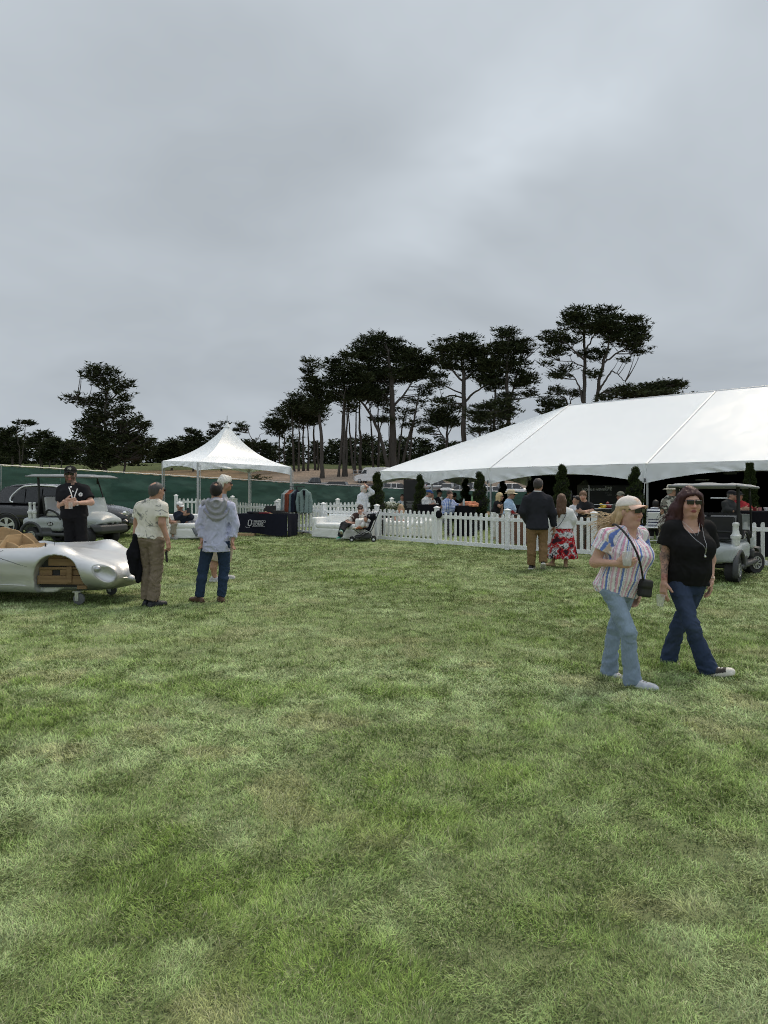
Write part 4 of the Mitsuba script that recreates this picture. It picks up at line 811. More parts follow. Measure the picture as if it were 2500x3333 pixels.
        m = S.mesh(min(s.res, .0085)); v = np.array(m.vertices); L = s.hloc(v); c = np.array(col)[None] * (1 - var / 2 + var * nfbm(L * np.array([110, 110, 14]), 2, 5))[:, None]
        return part(s.key, 'hair', m, 'v_hair', smooth=True, color=np.clip(c, 0, 1), label=label)
    def cap(s, col, brim=None, tilt=0., label=None, back=False, name='cap', logo=None):
        S = Sdf(); q, h = s.Q, s.hs; R = s.hR @ rotx(math.radians(tilt)); B = lambda p: q((0, -.01, .040)) + R @ (np.asarray(p, float) * h)
        S.ell(B((0, -.004, .008)), np.array([.090, .108, .082]) * h, R, .02); S.cut(-R[:, 2], B((0, 0, .004))); S.ell(B((0, 0, -.02)), np.array([.081, .100, .080]) * h, R, .004, 'sub')
        def bf(u, v, dz=0.):
            a = (u - .5) * 2.1; p = np.stack([np.sin(a) * (.086 + .004 * v), -.004 + np.cos(a) * .100 + v * .072 * np.cos(a * 1.18) ** .8,   .008 - .020 * v * (.35 + .9 * np.abs(np.sin(a))) - .018 * np.abs(np.sin(a)) ** 2 * v + dz], 1)
            return B((0, 0, 0)) + (p * h) @ R.T
        top = grid_mesh(bf, 18, 8); bot = grid_mesh(lambda u, v: bf(u, v, -.0045), 18, 8); brimm = cat([top, bot])
        part(s.key, 'cap_brim', brimm, 'v_cloth', smooth=True, color=np.tile(np.array(brim if brim is not None else col, float), (len(brimm.vertices), 1)))
        f = None
        if logo is not None:
            def f(p, v):
                L = (v - B((0, 0, 0))) @ R / h; c = np.repeat(np.array(col, float)[None], len(v), 0); m = (np.abs(L[:, 0]) < logo[1]) & (np.abs(L[:, 2] - .045) < logo[2]) & (L[:, 1] > .04) & (nnoise(v * 160) > .42); c[m] = logo[0]; return c
        s.wear(name, S, f or col, label, fold=0, res=min(s.res, .007))
        s.cap_button = part(s.key, 'cap_button', xf(trimesh.creation.icosphere(1, .008), None, B((0, -.004, .09))), 'v_cloth', smooth=True, color=np.tile(np.array(col) * .9, (42, 1)))
    def straw_hat(s, col=(.62, .52, .36), band=(.03, .025, .02), tilt=0., brim=.075):
        q, h = s.Q, s.hs; R = s.hR @ rotx(math.radians(tilt)); o = q((0, -.01, .045))
        prof = [(.158, -.012), (.165, -.004), (.12, .004), (.098, .010), (.094, .05), (.086, .088), (.070, .100), (.045, .098), (.001, .090)]
        m = lathe([(r if i > 2 else .098 + (r - .098) * brim / .065, z) for i, (r, z) in enumerate(prof)], 28); v = np.array(m.vertices) * [.92, 1.08, 1]; rr = np.hypot(v[:, 0], v[:, 1]); v[:, 2] -= .016 * (np.abs(v[:, 0]) / .16) * 0 + .02 * np.clip((v[:, 1] - .09) / .08, 0, 1)
        m.vertices = v @ (R * h).T + o; c = np.array(col)[None] * (.85 + .3 * nnoise(v * 260))[:, None]
        part(s.key, 'hat', m, 'v_cloth', smooth=40 if False else True, color=c)
        b = lathe([(.1005, .010), (.0985, .030), (.097, .034)], 28); b.vertices = np.array(b.vertices) * [.92, 1.08, 1] @ (R * h).T + o; part(s.key, 'hat_band', b, 'v_cloth', smooth=True, color=np.tile(np.array(band), (len(b.vertices), 1)))
    def glasses(s, z=.010, y=.100, on_head=False, frame=(.02, .018, .018), wd=.030, ht=.021, rim=True):
        q = s.Q; off = np.array([0, -.012, .075]) if on_head else np.zeros(3); R = s.hR @ rotx(.9 if on_head else 0.); S = []
        S = Sdf()
        for sg in (1, -1): S.box(q(np.array([sg * .034, y - .002, z]) + off), np.array([wd, .0045, ht]) * s.hs, .004, R @ rotz(-sg * .16), .004)
        part(s.key, 'sunglasses', S.mesh(.0036 if s.Y < 8 else .0055), 'lens', smooth=True)
        fr = [tube([q(np.array([-.010, y, z + .008]) + off), q(np.array([0, y + .004, z + .011]) + off), q(np.array([.010, y, z + .008]) + off)], .003 * s.hs, 6)]
        for sg in (1, -1): fr.append(tube([q(np.array([sg * .062, y - .010, z + .010]) + off), q(np.array([sg * .079, .02, z + .008]) + off), q(np.array([sg * .081, -.018, z + .002]) + off)], .0034 * s.hs, 6))
        part(s.key, 'glasses_frame', cat(fr), 'lens', smooth=True)
def held(name, label, cat_, mesh, bsdf, smooth=False, group=None, color=None):
    k = thing(name, label, cat_, group); put(k, mesh, bsdf, smooth, color=color); return k
def denim(base, fade=.35):
    b = np.array(base)
    def f(s, v):
        n = nfbm(v * np.array([160, 160, 60]), 2, 4); c = b[None] * (.8 + .4 * n)[:, None]
        for k in 'RL':
            a, e = s.j['hip' + k], s.j['kn' + k]; t = np.clip(((v - a) @ (e - a)) / ((e - a) @ (e - a)), 0, 1.5); d = np.linalg.norm((v - a - t[:, None] * (e - a) - s.fw * .06) , axis=1); w = np.exp(-(d / .055) ** 2) * fade; c = c * (1 - w[:, None]) + (b * 1.9 + .05) * w[:, None]
        return c
    return f
C1, C2, C3, C4, C5, C6, C7 = Crop(0, 1450, .3858), Crop(400, 1300, .3858), Crop(850, 1450, .3014), Crop(1200, 1450, .3315), Crop(1650, 1450, .3014), Crop(2050, 1450, .2713), Crop(1850, 1550, .3617)
CA, CB = Crop(0, 1500, .2532), Crop(420, 1540, .22905)
# ---- woman in the striped blouse
w1 = Person('woman in pale cap, striped blouse and light jeans striding beside the woman in black', 5.85, C7,
            dict(head=(556, 318, -.02), neck=(540, 478), pel=(445, 985), shR=(345, 520, -.10), shL=(642, 500, .11), elR=(238, 775, -.08), wrR=(432, 785, -.26), elL=(668, 790, .22), wrL=(630, 1030, .10),
                 hipR=(375, 1030, -.07), hipL=(520, 1030, .08), knR=(545, 1400, -.18), knL=(420, 1372, .12), anR=(577, 1835, -.16), anL=(372, 1752, .16)),
            f=42, hf=54, tilt=0, H=1.66, build='fh', g=.95, feet={'R': (68, 3), 'L': (60, -8)}, seed=11)
HR = dict(d=unit(w1.j['wrR'] - w1.j['elR']) * .8 + np.array([.5, 0, .05]), th=np.array([-.05, -.35, 1.]), curl=.42)
w1.body({'R': HR, 'L': dict(d=np.array([-.2, .0, -1.]), th=w1.fw, curl=.5)}, lips=(.42, .20, .18), fat=1.1, jaw=1.08)
def blouse(s, v):
    L = (v - s.j['pel']) @ s.tR; ang = np.arctan2(L[:, 0], L[:, 1]); u = ang * .19
    for n in 'RL':
        a, b = s.j['sh' + n], s.j['el' + n]; ax = unit(b - a); q = v - a; t = q @ ax; r = np.linalg.norm(q - t[:, None] * ax, axis=1); side = np.cross(ax, s.fw); m = (t > .035) & (r < .105) & (np.abs(L[:, 0]) > .155); u = np.where(m, q @ s.fw * 1.1 + q @ ax * .25 + .05, u)
    u = (u + .006 * nfbm(v * 5, 2, 3)) / .112 % 1; c = np.repeat(np.array([[.74, .73, .74]]), len(v), 0)
    def band(a, b, col): c[(u > a) & (u < b)] = col
    band(.02, .17, (.13, .20, .50)); band(.18, .23, (.56, .46, .36)); band(.33, .47, (.62, .32, .44)); band(.49, .53, (.30, .26, .32)); band(.70, .83, (.64, .42, .52)); band(.88, .92, (.34, .30, .38))
    return c
def bust(S):
    for sg in (1, -1): S.ell(w1.T(.62) + w1.tR @ np.array([sg * .085, .115, -.01]), (.095, .085, .095), w1.tR, .05)
w1.shirt(blouse, sleeve=.50, hem=-.15, e=.014, loose=.035, vneck=dict(r=.075, fwd=.075, drop=.085, w=.070), extra=bust, name='blouse', vary=.08, fold=.006, open_hem=.02, res=.0055)
w1.lg = .90; w1.trousers(denim((.205, .265, .345), .3), e=.004, loose=.004, hem=.070, top=.02, frac=2.07, fold=.008, name='jeans')
w1.shoes((.42, .45, .50), (.76, .77, .79), lace=(.14, .15, .17), length=1.06)
w1.hair((.46, .33, .19), hat=5, line=.03, vol=.012, extra=lambda S, s: [S.cone(s.Q((0, -.09, -.02)), s.Q((-.03, -.19, -.10)) + [-.02, 0, 0], .050, .055, .03), S.cone(s.Q((-.03, -.19, -.10)) + [-.02, 0, 0], s.Q((.0, -.27, -.22)) + [-.06, 0, -.01], .055, .020, .03), S.cone(s.Q((.07, -.04, -.03)), s.Q((.07, -.10, -.15)), .026, .018, .02)], grain=.007)
rr = np.random.default_rng(4); wisp = []
for i in range(44):
    a = w1.Q((rr.uniform(-.05, .05), -.17 + rr.normal(0, .03), rr.uniform(-.14, -.02))) + [-.02, 0, 0]; e = a + np.array([-rr.uniform(.08, .22), rr.normal(0, .05), rr.uniform(-.16, .05)]); wisp.append(tube(bez(a, (a + e) / 2 + [0, 0, rr.uniform(0, .05)], e, 7), np.linspace(.003, .0008, 7), 4, False))
wisp = cat(wisp); part(w1.key, 'loose_strands', wisp, 'v_hair', smooth=True, color=np.tile((.50, .38, .24), (len(wisp.vertices), 1)))
w1.cap((.70, .64, .60), (.74, .50, .40), tilt=5, label='pale cap with peach lined brim', logo=((.62, .44, .36), .03, .016)); w1.glasses(frame=(.01, .01, .01), wd=.031, ht=.021)
# her bag: the strap runs over the right shoulder and across the chest
bag = thing('crossbody_bag', 'small black crossbody bag at the hip of the woman in stripes', 'bag'); bc = P(*C7(690, 1000), 5.72)
S = Sdf(); S.box(bc + [0, 0, -.01], (.058, .035, .068), .02, rotz(.5) @ roty(.15), .01); S.box(bc + [0, -.012, .03], (.060, .036, .036), .02, rotz(.5) @ roty(.15), .01); part(bag, 'pouch', S.mesh(.007), 'black', smooth=True)
st = [P(*C7(x, y), Y) for x, y, Y in ((398, 440, 5.83), (430, 436, 5.73), (500, 500, 5.64), (565, 590, 5.575), (620, 700, 5.56), (655, 820, 5.60), (672, 920, 5.66), (690, 960, 5.71))]; part(bag, 'strap', tube(catmull(st, 5), .0085, 6), 'black', smooth=True)
cup = thing('plastic_cup', 'clear plastic cup with straw held by the woman in stripes', 'cup'); cc_ = P(*C7(528, 742), 5.50); scene['cup_plastic'] = {'type': 'blendbsdf', 'weight': .30, 'a': {'type': 'thindielectric'}, 'b': {'type': 'twosided', 'bsdf': {'type': 'diffuse', 'reflectance': {'type': 'rgb', 'value': [.75, .75, .75]}}}}
prof = [(.001, -.055), (.030, -.055), (.031, -.05), (.041, .052), (.043, .055)]; part(cup, 'shell', xf(lathe(prof, 20), None, cc_), 'cup_plastic', smooth=True)
dm = xf(lathe([(.001, -.050), (.029, -.050), (.034, .000), (.001, .000)], 18), None, cc_); part(cup, 'drink', dm, 'v_satin', smooth=True, color=np.tile((.50, .46, .44), (len(dm.vertices), 1)))
part(cup, 'straw', tube([cc_ + [-.01, 0, -.04], cc_ + [.022, .0, .135]], .0035, 6), 'white_vinyl')
# ---- woman in the black top
w2 = Person('woman with long dark red hair, black top, tattooed arm and dark jeans', 6.25, C7,
            dict(head=(1098, 238, -.02), neck=(1090, 405), pel=(1062, 935), shR=(930, 455, -.05), shL=(1245, 452, .09), elR=(868, 720, -.02), wrR=(862, 950, -.10), elL=(1283, 750, .14), wrL=(1283, 935, .04),
                 hipR=(985, 980, -.05), hipL=(1150, 980, .06), knR=(1112, 1345, -.20), knL=(985, 1370, .12), anR=(1258, 1735, -.22), anL=(905, 1655, .20)),
            f=24, hf=20, tilt=-3, H=1.70, build='fh', g=.93, feet={'R': (72, 17), 'L': (62, -6)}, seed=12)
def tattoo(s, v, c):
    a, e, w = s.j['shR'], s.j['elR'], s.j['wrR']; n = np.abs(nfbm(v * 42 + 2.2 * nfbm(v * 25, 2, 7)[:, None], 3, 21) - .5); ln = sm(.075, .02, n); sh = nfbm(v * 14, 2, 9)
    for p, q, lo, hi in ((a, e, .50, 1.1), (e, w, -.1, .95)):
        d = q - p; t = ((v - p) @ d) / (d @ d); r = np.linalg.norm(v - p - np.clip(t, 0, 1)[:, None] * d, axis=1); m = (t > lo) & (t < hi) & (r < .075); k = np.clip(.42 * sh + .75 * ln, 0, .88) * m; c = c * (1 - k[:, None]) + np.array([.055, .055, .06]) * k[:, None]
    d = w - e; t = ((v - e) @ d) / (d @ d); r = np.linalg.norm(v - e - np.clip(t, 0, 1)[:, None] * d, axis=1); m = (t > .72) & (t < .98) & (r < .06); c[m] = c[m] * .6 + np.array([.36, .10, .08]) * .4
    return c
w2.body({'R': dict(d=np.array([-.12, -.15, -1.]), th=np.array([.3, -1, -.1]), curl=.30, spread=.10), 'L': dict(d=np.array([-.10, -.12, -1.]), th=np.array([-.3, -1, 0]), curl=.38)}, lips=(.26, .07, .07), open_mouth=True, paint=tattoo, fat=1.0, brow=(.06, .04, .035))
def bust2(S):
    for sg in (1, -1): S.ell(w2.T(.60) + w2.tR @ np.array([sg * .085, .115, -.01]), (.095, .085, .095), w2.tR, .05)
w2.shirt((.010, .010, .011), sleeve=.58, hem=-.06, e=.012, loose=.030, vneck=dict(dz=-.015, r=.098, fwd=.075, drop=.085, w=.112), extra=bust2, name='blouse', fold=.007, vary=.25, puff=.012)
w2.lg = .95; w2.trousers(denim((.027, .042, .082), .3), e=.004, loose=.008, hem=.078, top=.02, frac=2.07, fold=.009, name='jeans')
w2.shoes((.030, .026, .024), (.66, .64, .58), sole_h=.036, toe=True, lace=(.66, .66, .62), length=1.04)
def mane(S, s):
    for x, y, z, x2, y2, z2, r in ((.07, -.02, .03, .135, -.02, -.06, .045), (.125, -.02, -.05, .175, -.01, -.17, .045), (.165, -.01, -.15, .20, .0, -.26, .032), (.10, -.02, -.05, .12, .0, -.20, .045), (.03, -.015, .095, .08, -.02, .03, .036), (-.078, .0, -.02, -.095, .02, -.19, .030), (.055, -.03, -.02, .10, -.02, -.20, .045), (.08, -.05, -.12, .155, -.05, -.29, .045), (-.055, -.02, -.01, -.085, -.015, -.15, .040), (-.08, -.02, -.12, -.095, .0, -.255, .036), (.0, -.07, -.04, .02, -.09, -.26, .075), (.06, -.07, -.10, .11, -.08, -.30, .060), (-.05, -.06, -.1, -.06, -.07, -.26, .055), (.0, -.02, .10, .05, -.04, .06, .045), (.075, .02, .05, .095, .0, -.08, .030), (-.07, .02, .05, -.086, .005, -.08, .028)):
        S.cone(s.Q((x, y, z)), s.Q((x2, y2, z2)), r, r * .62, .03)
w2.hair((.040, .012, .013), line=.080, vol=.020, extra=mane, grain=.010, var=.6)
wisp = []
for i in range(34):
    a = w2.Q((rr.uniform(.10, .19), rr.uniform(-.05, .02), rr.uniform(-.24, -.02))); e = a + np.array([-rr.uniform(.02, .13), rr.normal(0, .03), -rr.uniform(.02, .15)]); wisp.append(tube(bez(a, (a + e) / 2 + [-.02, 0, .02], e, 6), np.linspace(.0035, .001, 6), 4, False))
wisp = cat(wisp); part(w2.key, 'loose_strands', wisp, 'v_hair', smooth=True, color=np.tile((.050, .016, .016), (len(wisp.vertices), 1)))
w2.glasses(wd=.030, ht=.0195)
nk = [w2.j['neck'] + w2.rt * .075 + w2.fw * .03 + [0, 0, .0], w2.j['neck'] + w2.fw * .115 + w2.rt * .03 + [0, 0, -.07], w2.j['neck'] + w2.fw * .14 + [0, 0, -.125], w2.j['neck'] + w2.fw * .115 - w2.rt * .03 + [0, 0, -.07], w2.j['neck'] - w2.rt * .075 + w2.fw * .03]
neckl = thing('necklace', 'silver heart pendant necklace worn over the black top', 'necklace'); hp = nk[2] + w2.fw * .014
part(neckl, 'chain', tube(catmull(nk, 6), .0016, 5), 'alloy')
heart = prism([(0, -.030), (.022, -.002), (.021, .014), (.010, .018), (0, .009), (-.010, .018), (-.021, .014), (-.022, -.002)], .006, .001); part(neckl, 'pendant', xf(heart, np.stack([-w2.rt, w2.fw, [0, 0, 1]], 1), hp - [0, 0, .035]), 'chrome')
lk = [w2.j['neck'] + w2.rt * .10 + w2.fw * .04, w2.T(.75) + w2.fw * .165 + w2.rt * .035, w2.T(.60) + w2.fw * .235 - w2.rt * .035, w2.T(.46) + w2.fw * .215 - w2.rt * .05, w2.T(.60) + w2.fw * .235 - w2.rt * .055, w2.T(.75) + w2.fw * .165 - w2.rt * .06, w2.j['neck'] - w2.rt * .09 + w2.fw * .03]
long_ = thing('long_necklace', 'long silver chain with small drop charm on the black top', 'necklace'); part(long_, 'chain', tube(catmull(lk, 6), .0016, 5), 'alloy'); part(long_, 'charm', xf(trimesh.creation.icosphere(1, .011), None, w2.T(.44) + w2.fw * .222 - w2.rt * .05), 'chrome', smooth=True)
wt = w2.j['wrL']; d_ = unit(w2.j['elL'] - wt); watch = thing('wristwatch', 'pale strapped watch on the wrist of the woman in black', 'watch'); put(watch, tube([wt + d_ * .005, wt + d_ * .03], [.034, .034], 14), 'v_satin', smooth=True, color=np.tile((.66, .50, .44), (30, 1)))
glass_ = thing('drink_cup', 'small clear cup in the tattooed hand of the woman in black', 'cup'); gc = w2.j['wrR'] + np.array([-.055, -.06, -.155]); put(glass_, xf(lathe([(.001, -.045), (.026, -.045), (.036, .045), (.038, .047)], 18), rotx(.2), gc), 'cup_plastic', smooth=True)
# ---- the three men by the silver car
m3_ = Person('man with thinning grey hair in a leaf patterned shirt, back turned', 9.6, CB,
             dict(head=(395, 250, .0), neck=(352, 385, 0), pel=(300, 925), shL=(158, 460, -.02), shR=(480, 465, -.10), elR=(468, 715, -.16), wrR=(555, 965, -.17), elL=(112, 700, .02), wrL=(80, 900, -.02),
                  hipL=(215, 965, .0), hipR=(395, 965, -.06), knL=(262, 1360, .03), knR=(395, 1370, -.05), anL=(262, 1830, .05), anR=(345, 1830, -.05)), f=152, hf=128, H=1.76, build='heavy', g=1.03, skin='tan', feet={'R': (120, 0), 'L': (140, 0)}, seed=13)
m3_.body({'R': dict(d=np.array([.12, -.05, -1.]), th=np.array([.2, .9, 0]), curl=.62), 'L': dict(d=np.array([0, .1, -1.]), th=np.array([0, 1, 0]), curl=.6)}, fat=1.)
def leaves(s, v):
    L = (v - s.j['pel']) @ s.tR; a = np.arctan2(L[:, 0], L[:, 1]) * .2; q = np.stack([a, L[:, 2], L[:, 0] * .3], 1); c = np.repeat(np.array([[.66, .63, .56]]), len(v), 0)
    n = np.abs(nfbm(q * np.array([9, 9, 9]) + 1.9 * nfbm(q * 6, 2, 4)[:, None] * [1, .4, 1], 2, 8) - .5); ln = sm(.030, .008, n) * sm(.42, .50, nfbm(q * 7 + 9, 2, 2)); return c * (1 - .72 * ln[:, None] * [1, .98, .95])
m3_.shirt(leaves, sleeve=.62, hem=.02, e=.012, loose=.024, collar=(.66, .63, .56), name='shirt', vary=.08, fold=.007)
m3_.trousers((.195, .155, .115), e=.010, loose=.006, hem=.080, top=.085, belt=(.09, .035, .02), fold=.010, frac=1.95, label='khaki trousers')
m3_.shoes((.014, .016, .022), (.02, .02, .022)); m3_.hair((.060, .058, .058), vol=.004, bald=((0, -.072, .108), (.042, .048, .042)), grain=.003, var=.9); m3_.glasses()
jk = thing('black_jacket', 'black jacket hanging from the hand of the man in the leaf shirt', 'jacket'); jc = lambda x, y, dy=0: P(*CB(x, y), 9.5 + dy)
S = Sdf(); S.cone(jc(98, 905), jc(75, 1180), .040, .075, .04); S.cone(jc(60, 1160), jc(72, 1400), .075, .050, .04); S.cone(jc(120, 1150, .05), jc(135, 1520, .05), .050, .045, .03); S.cone(jc(38, 1150), jc(45, 1240), .055, .05, .04); S.push(lambda p: .03 * (nfbm(p * [20, 20, 6], 3, 5) - .5) * 2); put(jk, S.mesh(.011), 'black_cloth', smooth=True)
held('smartphone', 'black phone case held low by the man in the leaf shirt', 'phone', xf(box([0, 0, 0], [.018, .085, .165], .006), rotz(.5) @ roty(-.06), P(*CB(532, 1175), 9.44)), 'black')
m5 = Person('tall white haired man in sunglasses, grey shirt and khaki shorts, facing right', 12.3, CB,
            dict(head=(1372, 150), neck=(1318, 300), pel=(1340, 900), shR=(1215, 385, -.16), shL=(1345, 360, .16), elR=(1190, 620, -.2), wrR=(1300, 800, -.3), elL=(1420, 620, .25), hipR=(1300, 960, -.09), hipL=(1390, 960, .09),
                 knR=(1215, 1270, -.14), knL=(1350, 1270, .14), anR=(1215, 1495, -.14), anL=(1330, 1480, .2)), f=100, hf=82, H=1.88, feet={'R': (70, 0), 'L': (90, 0)}, skin='tan', seed=14)
m5.body({'R': dict(d=np.array([1, -.2, -.3]), th=np.array([0, 0, 1.]), curl=.5)}, bare_leg=True, brow=(.5, .48, .45)); m5.shirt((.30, .31, .34), sleeve=.7, hem=-.1, collar=(.30, .31, .34), loose=.03); m5.trousers((.36, .31, .23), frac=.92, loose=.05, e=.03, label='khaki shorts', name='shorts'); m5.shoes((.42, .42, .42), (.7, .7, .7))
m5.hair((.62, .60, .55), vol=.024, line=.045, extra=lambda S, s: [S.cone(s.Q((.0, .06, .09)), s.Q((0, -.05, .115)), .032, .04, .03), S.cone(s.Q((.075, -.02, .02)), s.Q((.07, -.06, -.06)), .03, .028, .02), S.cone(s.Q((-.075, -.02, .02)), s.Q((-.07, -.06, -.06)), .03, .028, .02)], grain=.012); m5.glasses()
m4 = Person('man in a lilac shirt with a grey sweater over his shoulders and dark jeans', 9.95, CB,
            dict(head=(1246, 248), neck=(1245, 388), pel=(1240, 965), shL=(1075, 475, .0), shR=(1440, 460, .0), elL=(1015, 730, .0), wrL=(1035, 925, -.05), elR=(1505, 730, 0), wrR=(1478, 930, -.05), hipL=(1130, 1020, 0), hipR=(1340, 1020, 0), knL=(1050, 1370, .0), knR=(1355, 1370, .05), anL=(1000, 1790, -.02), anR=(1312, 1800, .02)),
            f=178, hf=168, H=1.74, build='m', g=1.0, feet={'R': (186, 0), 'L': (222, 0)}, seed=15, skin='tan')
m4.body({'L': dict(d=np.array([.1, -.1, -1]), th=np.array([.4, -1, 0]), curl=.5), 'R': dict(d=np.array([-.15, 0, -1]), th=np.array([0, -1, 0]), curl=.5)}, bare_arm=0)
m4.shirt((.46, .475, .62), sleeve=1.9, hem=-.24, e=.010, loose=.004, collar=(.46, .475, .62), fold=.011, open_hem=.0, label='lilac button shirt', rows=[(-.30, .17, .125, -.01), (-.1, .170, .128, -.01), (.15, .160, .12, 0), (.35, .158, .115, .01), (.62, .176, .12, .008), (.82, .18, .105, 0), (.95, .12, .075, 0), (1.02, .06, .055, 0)])
m4.trousers((.024, .042, .080), e=.006, loose=.006, hem=.060, top=.0, fold=.008, name='jeans'); m4.shoes((.085, .045, .026), (.05, .03, .02))
m4.hair((.012, .009, .008), vol=.010, grain=.004, bald=((0.01, -.09, .10), (.03, .03, .035)))
sw = thing('grey_sweater', 'grey knitted sweater draped over the shoulders of the lilac shirt', 'sweater'); j = m4.j
S = Sdf(); bk = m4.fw * -1
S.cone(j['neck'] + m4.rt * .15 - [0, 0, .035], j['neck'] + bk * .075 + [0, 0, -.005], .050, .055, .04); S.cone(j['neck'] - m4.rt * .15 - [0, 0, .035], j['neck'] + bk * .075 + [0, 0, -.005], .050, .055, .04)
for sg in (1, -1): S.cone(j['neck'] + m4.rt * sg * .16 - [0, 0, .05], j['neck'] + m4.rt * sg * .13 + m4.fw * .10 - [0, 0, .14], .045, .035, .03)
S.loft(j['neck'] + bk * .115 - [0, 0, .30], [(0, .07, .035), (.10, .125, .042), (.22, .165, .05), (.30, .15, .055)], np.stack([m4.rt, m4.fw, [0, 0, 1.]], 1), .05)
def drap(p):
    q = p - j['neck'] - bk * .1 + np.array([0, 0, .03]); r = np.sqrt((q @ m4.rt) ** 2 * 1.2 + (q[..., 2]) ** 2); return .011 * np.sin(r * 75 + 2 * nnoise(p * 9)) + .006 * (nnoise(p * 30) - .5)
S.push(drap); m = S.mesh(.009); put(sw, m, 'v_cloth', smooth=True, color=np.array([.30, .30, .33])[None] * (.85 + .3 * nfbm(np.array(m.vertices) * 60, 2))[:, None])
# ---- bearded man by the silver car
m6 = Person('bearded man in black shirt and black cap standing behind the silver car body', 11.3, CA,
            dict(head=(905, 172), neck=(928, 300), pel=(955, 690), shR=(795, 355, -.02), shL=(1092, 350, .02), elR=(775, 575, -.05), wrR=(845, 520, -.28), elL=(1170, 535, -.05), wrL=(975, 545, -.30), hipR=(895, 730), hipL=(1025, 730), knR=(905, 1010), knL=(1050, 1005), anR=(905, 1320), anL=(1060, 1320)), f=8, hf=-8, tilt=-4, H=1.88, feet={'R': (-10, 0), 'L': (20, 0)}, seed=16)
m6.body({'R': dict(d=np.array([.9, -.35, .05]), th=np.array([0, -.3, 1.]), curl=.45), 'L': dict(d=np.array([-.9, -.3, -.15]), th=np.array([0, -.3, 1.]), curl=.45)}, beard=(.030, .017, .012))
m6.shirt((.012, .012, .015), sleeve=.72, hem=-.12, e=.014, loose=.02, collar=(.012, .012, .015), name='polo_shirt', vary=.2)
m6.trousers((.010, .010, .012), e=.01, loose=.015, hem=.075); m6.shoes((.02, .02, .02), (.03, .03, .03)); m6.hair((.035, .02, .014), vol=.004, hat=0)
m6.cap((.012, .012, .012), tilt=0, logo=((.35, .36, .30), .026, .018)); m6.glasses()
bd = m6.T(.66) - m6.rt * .09 + m6.fw * .165; badge = xf(lathe([(.001, .002), (.030, .002), (.031, 0)], 20), np.stack([m6.rt, [0, 0, 1], m6.fw], 1), bd); part(m6.key, 'shirt_badge', badge, 'white_vinyl', smooth=40, label='round white badge on the chest')
bl = meshkit.text_mesh('F', .026, .001, True); part(m6.key, 'badge_mark', xf(bl, np.stack([-m6.rt, [0, 0, 1], m6.fw], 1), bd + m6.fw * .004 + m6.rt * .008 - [0, 0, .013]), 'black')
tee = [m6.j['neck'] + m6.fw * .085 + m6.rt * .0 + [0, 0, -.03], m6.j['neck'] + m6.fw * .135 + [0, 0, -.12]]; part(m6.key, 'undershirt', hull([tee[0] + m6.rt * a + m6.fw * b for a in (-.05, .05) for b in (0, .01)] + [tee[1] + m6.rt * a + m6.fw * b for a in (-.012, .012) for b in (0, .01)]), 'white_vinyl')
ly = thing('lanyard', 'white lanyard with badge round the neck of the bearded man', 'lanyard'); a = m6.j['neck']; e = m6.T(.30) + m6.fw * .20 + m6.rt * .04
for sg in (1, -1): part(ly, 'ribbon', tube(catmull([a + m6.rt * sg * .075 + m6.fw * .02, a + m6.rt * sg * .055 + m6.fw * .12 - [0, 0, .08], m6.T(.6) + m6.fw * .168 + m6.rt * (.02 + sg * .02), e], 5), .008, 5), 'white_vinyl')
part(ly, 'card', xf(box([0, 0, 0], [.07, .004, .1]), np.stack([-m6.rt, m6.fw, [0, 0, 1]], 1), P(*CA(865, 575), 10.98)), 'v_satin', color=np.tile((.50, .33, .24), (8, 1)))
held('drink_glass', 'small plastic glass in the hands of the bearded man', 'cup', xf(lathe([(.001, -.05), (.028, -.05), (.036, .05)], 16), None, P(*CA(908, 575), 10.96)), 'cup_plastic', True)
held('wristband', 'white paper wristband of the bearded man', 'wristband', tube([m6.j['wrL'] + (m6.j['elL'] - m6.j['wrL']) * t for t in (.03, .10)], .038, 12), 'white_vinyl')
# ------------------------------------------------------------------ the silver coach-built body shell on its wooden buck
def aluminium(p, n, uv):
    f = mikit.fbm(p.x * 2.2, p.y * 2.2, p.z * 3., 3); return mikit.mix((.54, .55, .56), (.68, .69, .695), f)
def alu_rough(p, n, uv): return .36 + .16 * mikit.fbm(p.x * 5, p.y * 5, p.z * 8, 3)
scene['m_alu'] = {'type': 'twosided', 'bsdf': {'type': 'principled', 'base_color': mikit.proc(aluminium), 'roughness': mikit.proc(alu_rough), 'metallic': .72, 'specular': .5}}
def plywood(p, n, uv):
    f = mikit.fbm(p.x * 2., p.y * 2., p.z * 22., 3); return mikit.mix((.33, .22, .115), (.46, .33, .19), f)
scene['m_wood'] = {'type': 'twosided', 'bsdf': {'type': 'principled', 'base_color': mikit.proc(plywood), 'roughness': .75, 'specular': .2}}
def shaded_plank(p, n, uv):
    f = mikit.fbm(p.x * 3., p.y * 3., p.z * 30., 3); return mikit.mix((.15, .095, .05), (.27, .18, .095), f)  # plank wood darkened in colour for the shade inside the arch
scene['m_plank'] = {'type': 'twosided', 'bsdf': {'type': 'principled', 'base_color': mikit.proc(shaded_plank), 'roughness': .8, 'specular': .2}}
CARY = 9.75; cm = CARY / FPX                      # metres per photo pixel at the car
shell = thing('car_body_shell', 'bare silver aluminium sports car body without wheels on a wooden buck', 'car body')
CZ = Crop(0, 1700, .2773)
CAR_O = np.array([X_at(430, CARY), CARY + .35, 0.]); CAR_R = rotz(math.radians(-11))     # the nose tip; x backwards is -x local
def cw(p): return np.asarray(p) @ CAR_R.T + CAR_O + [0, 0, float(gz(CAR_O[0], CAR_O[1]))]
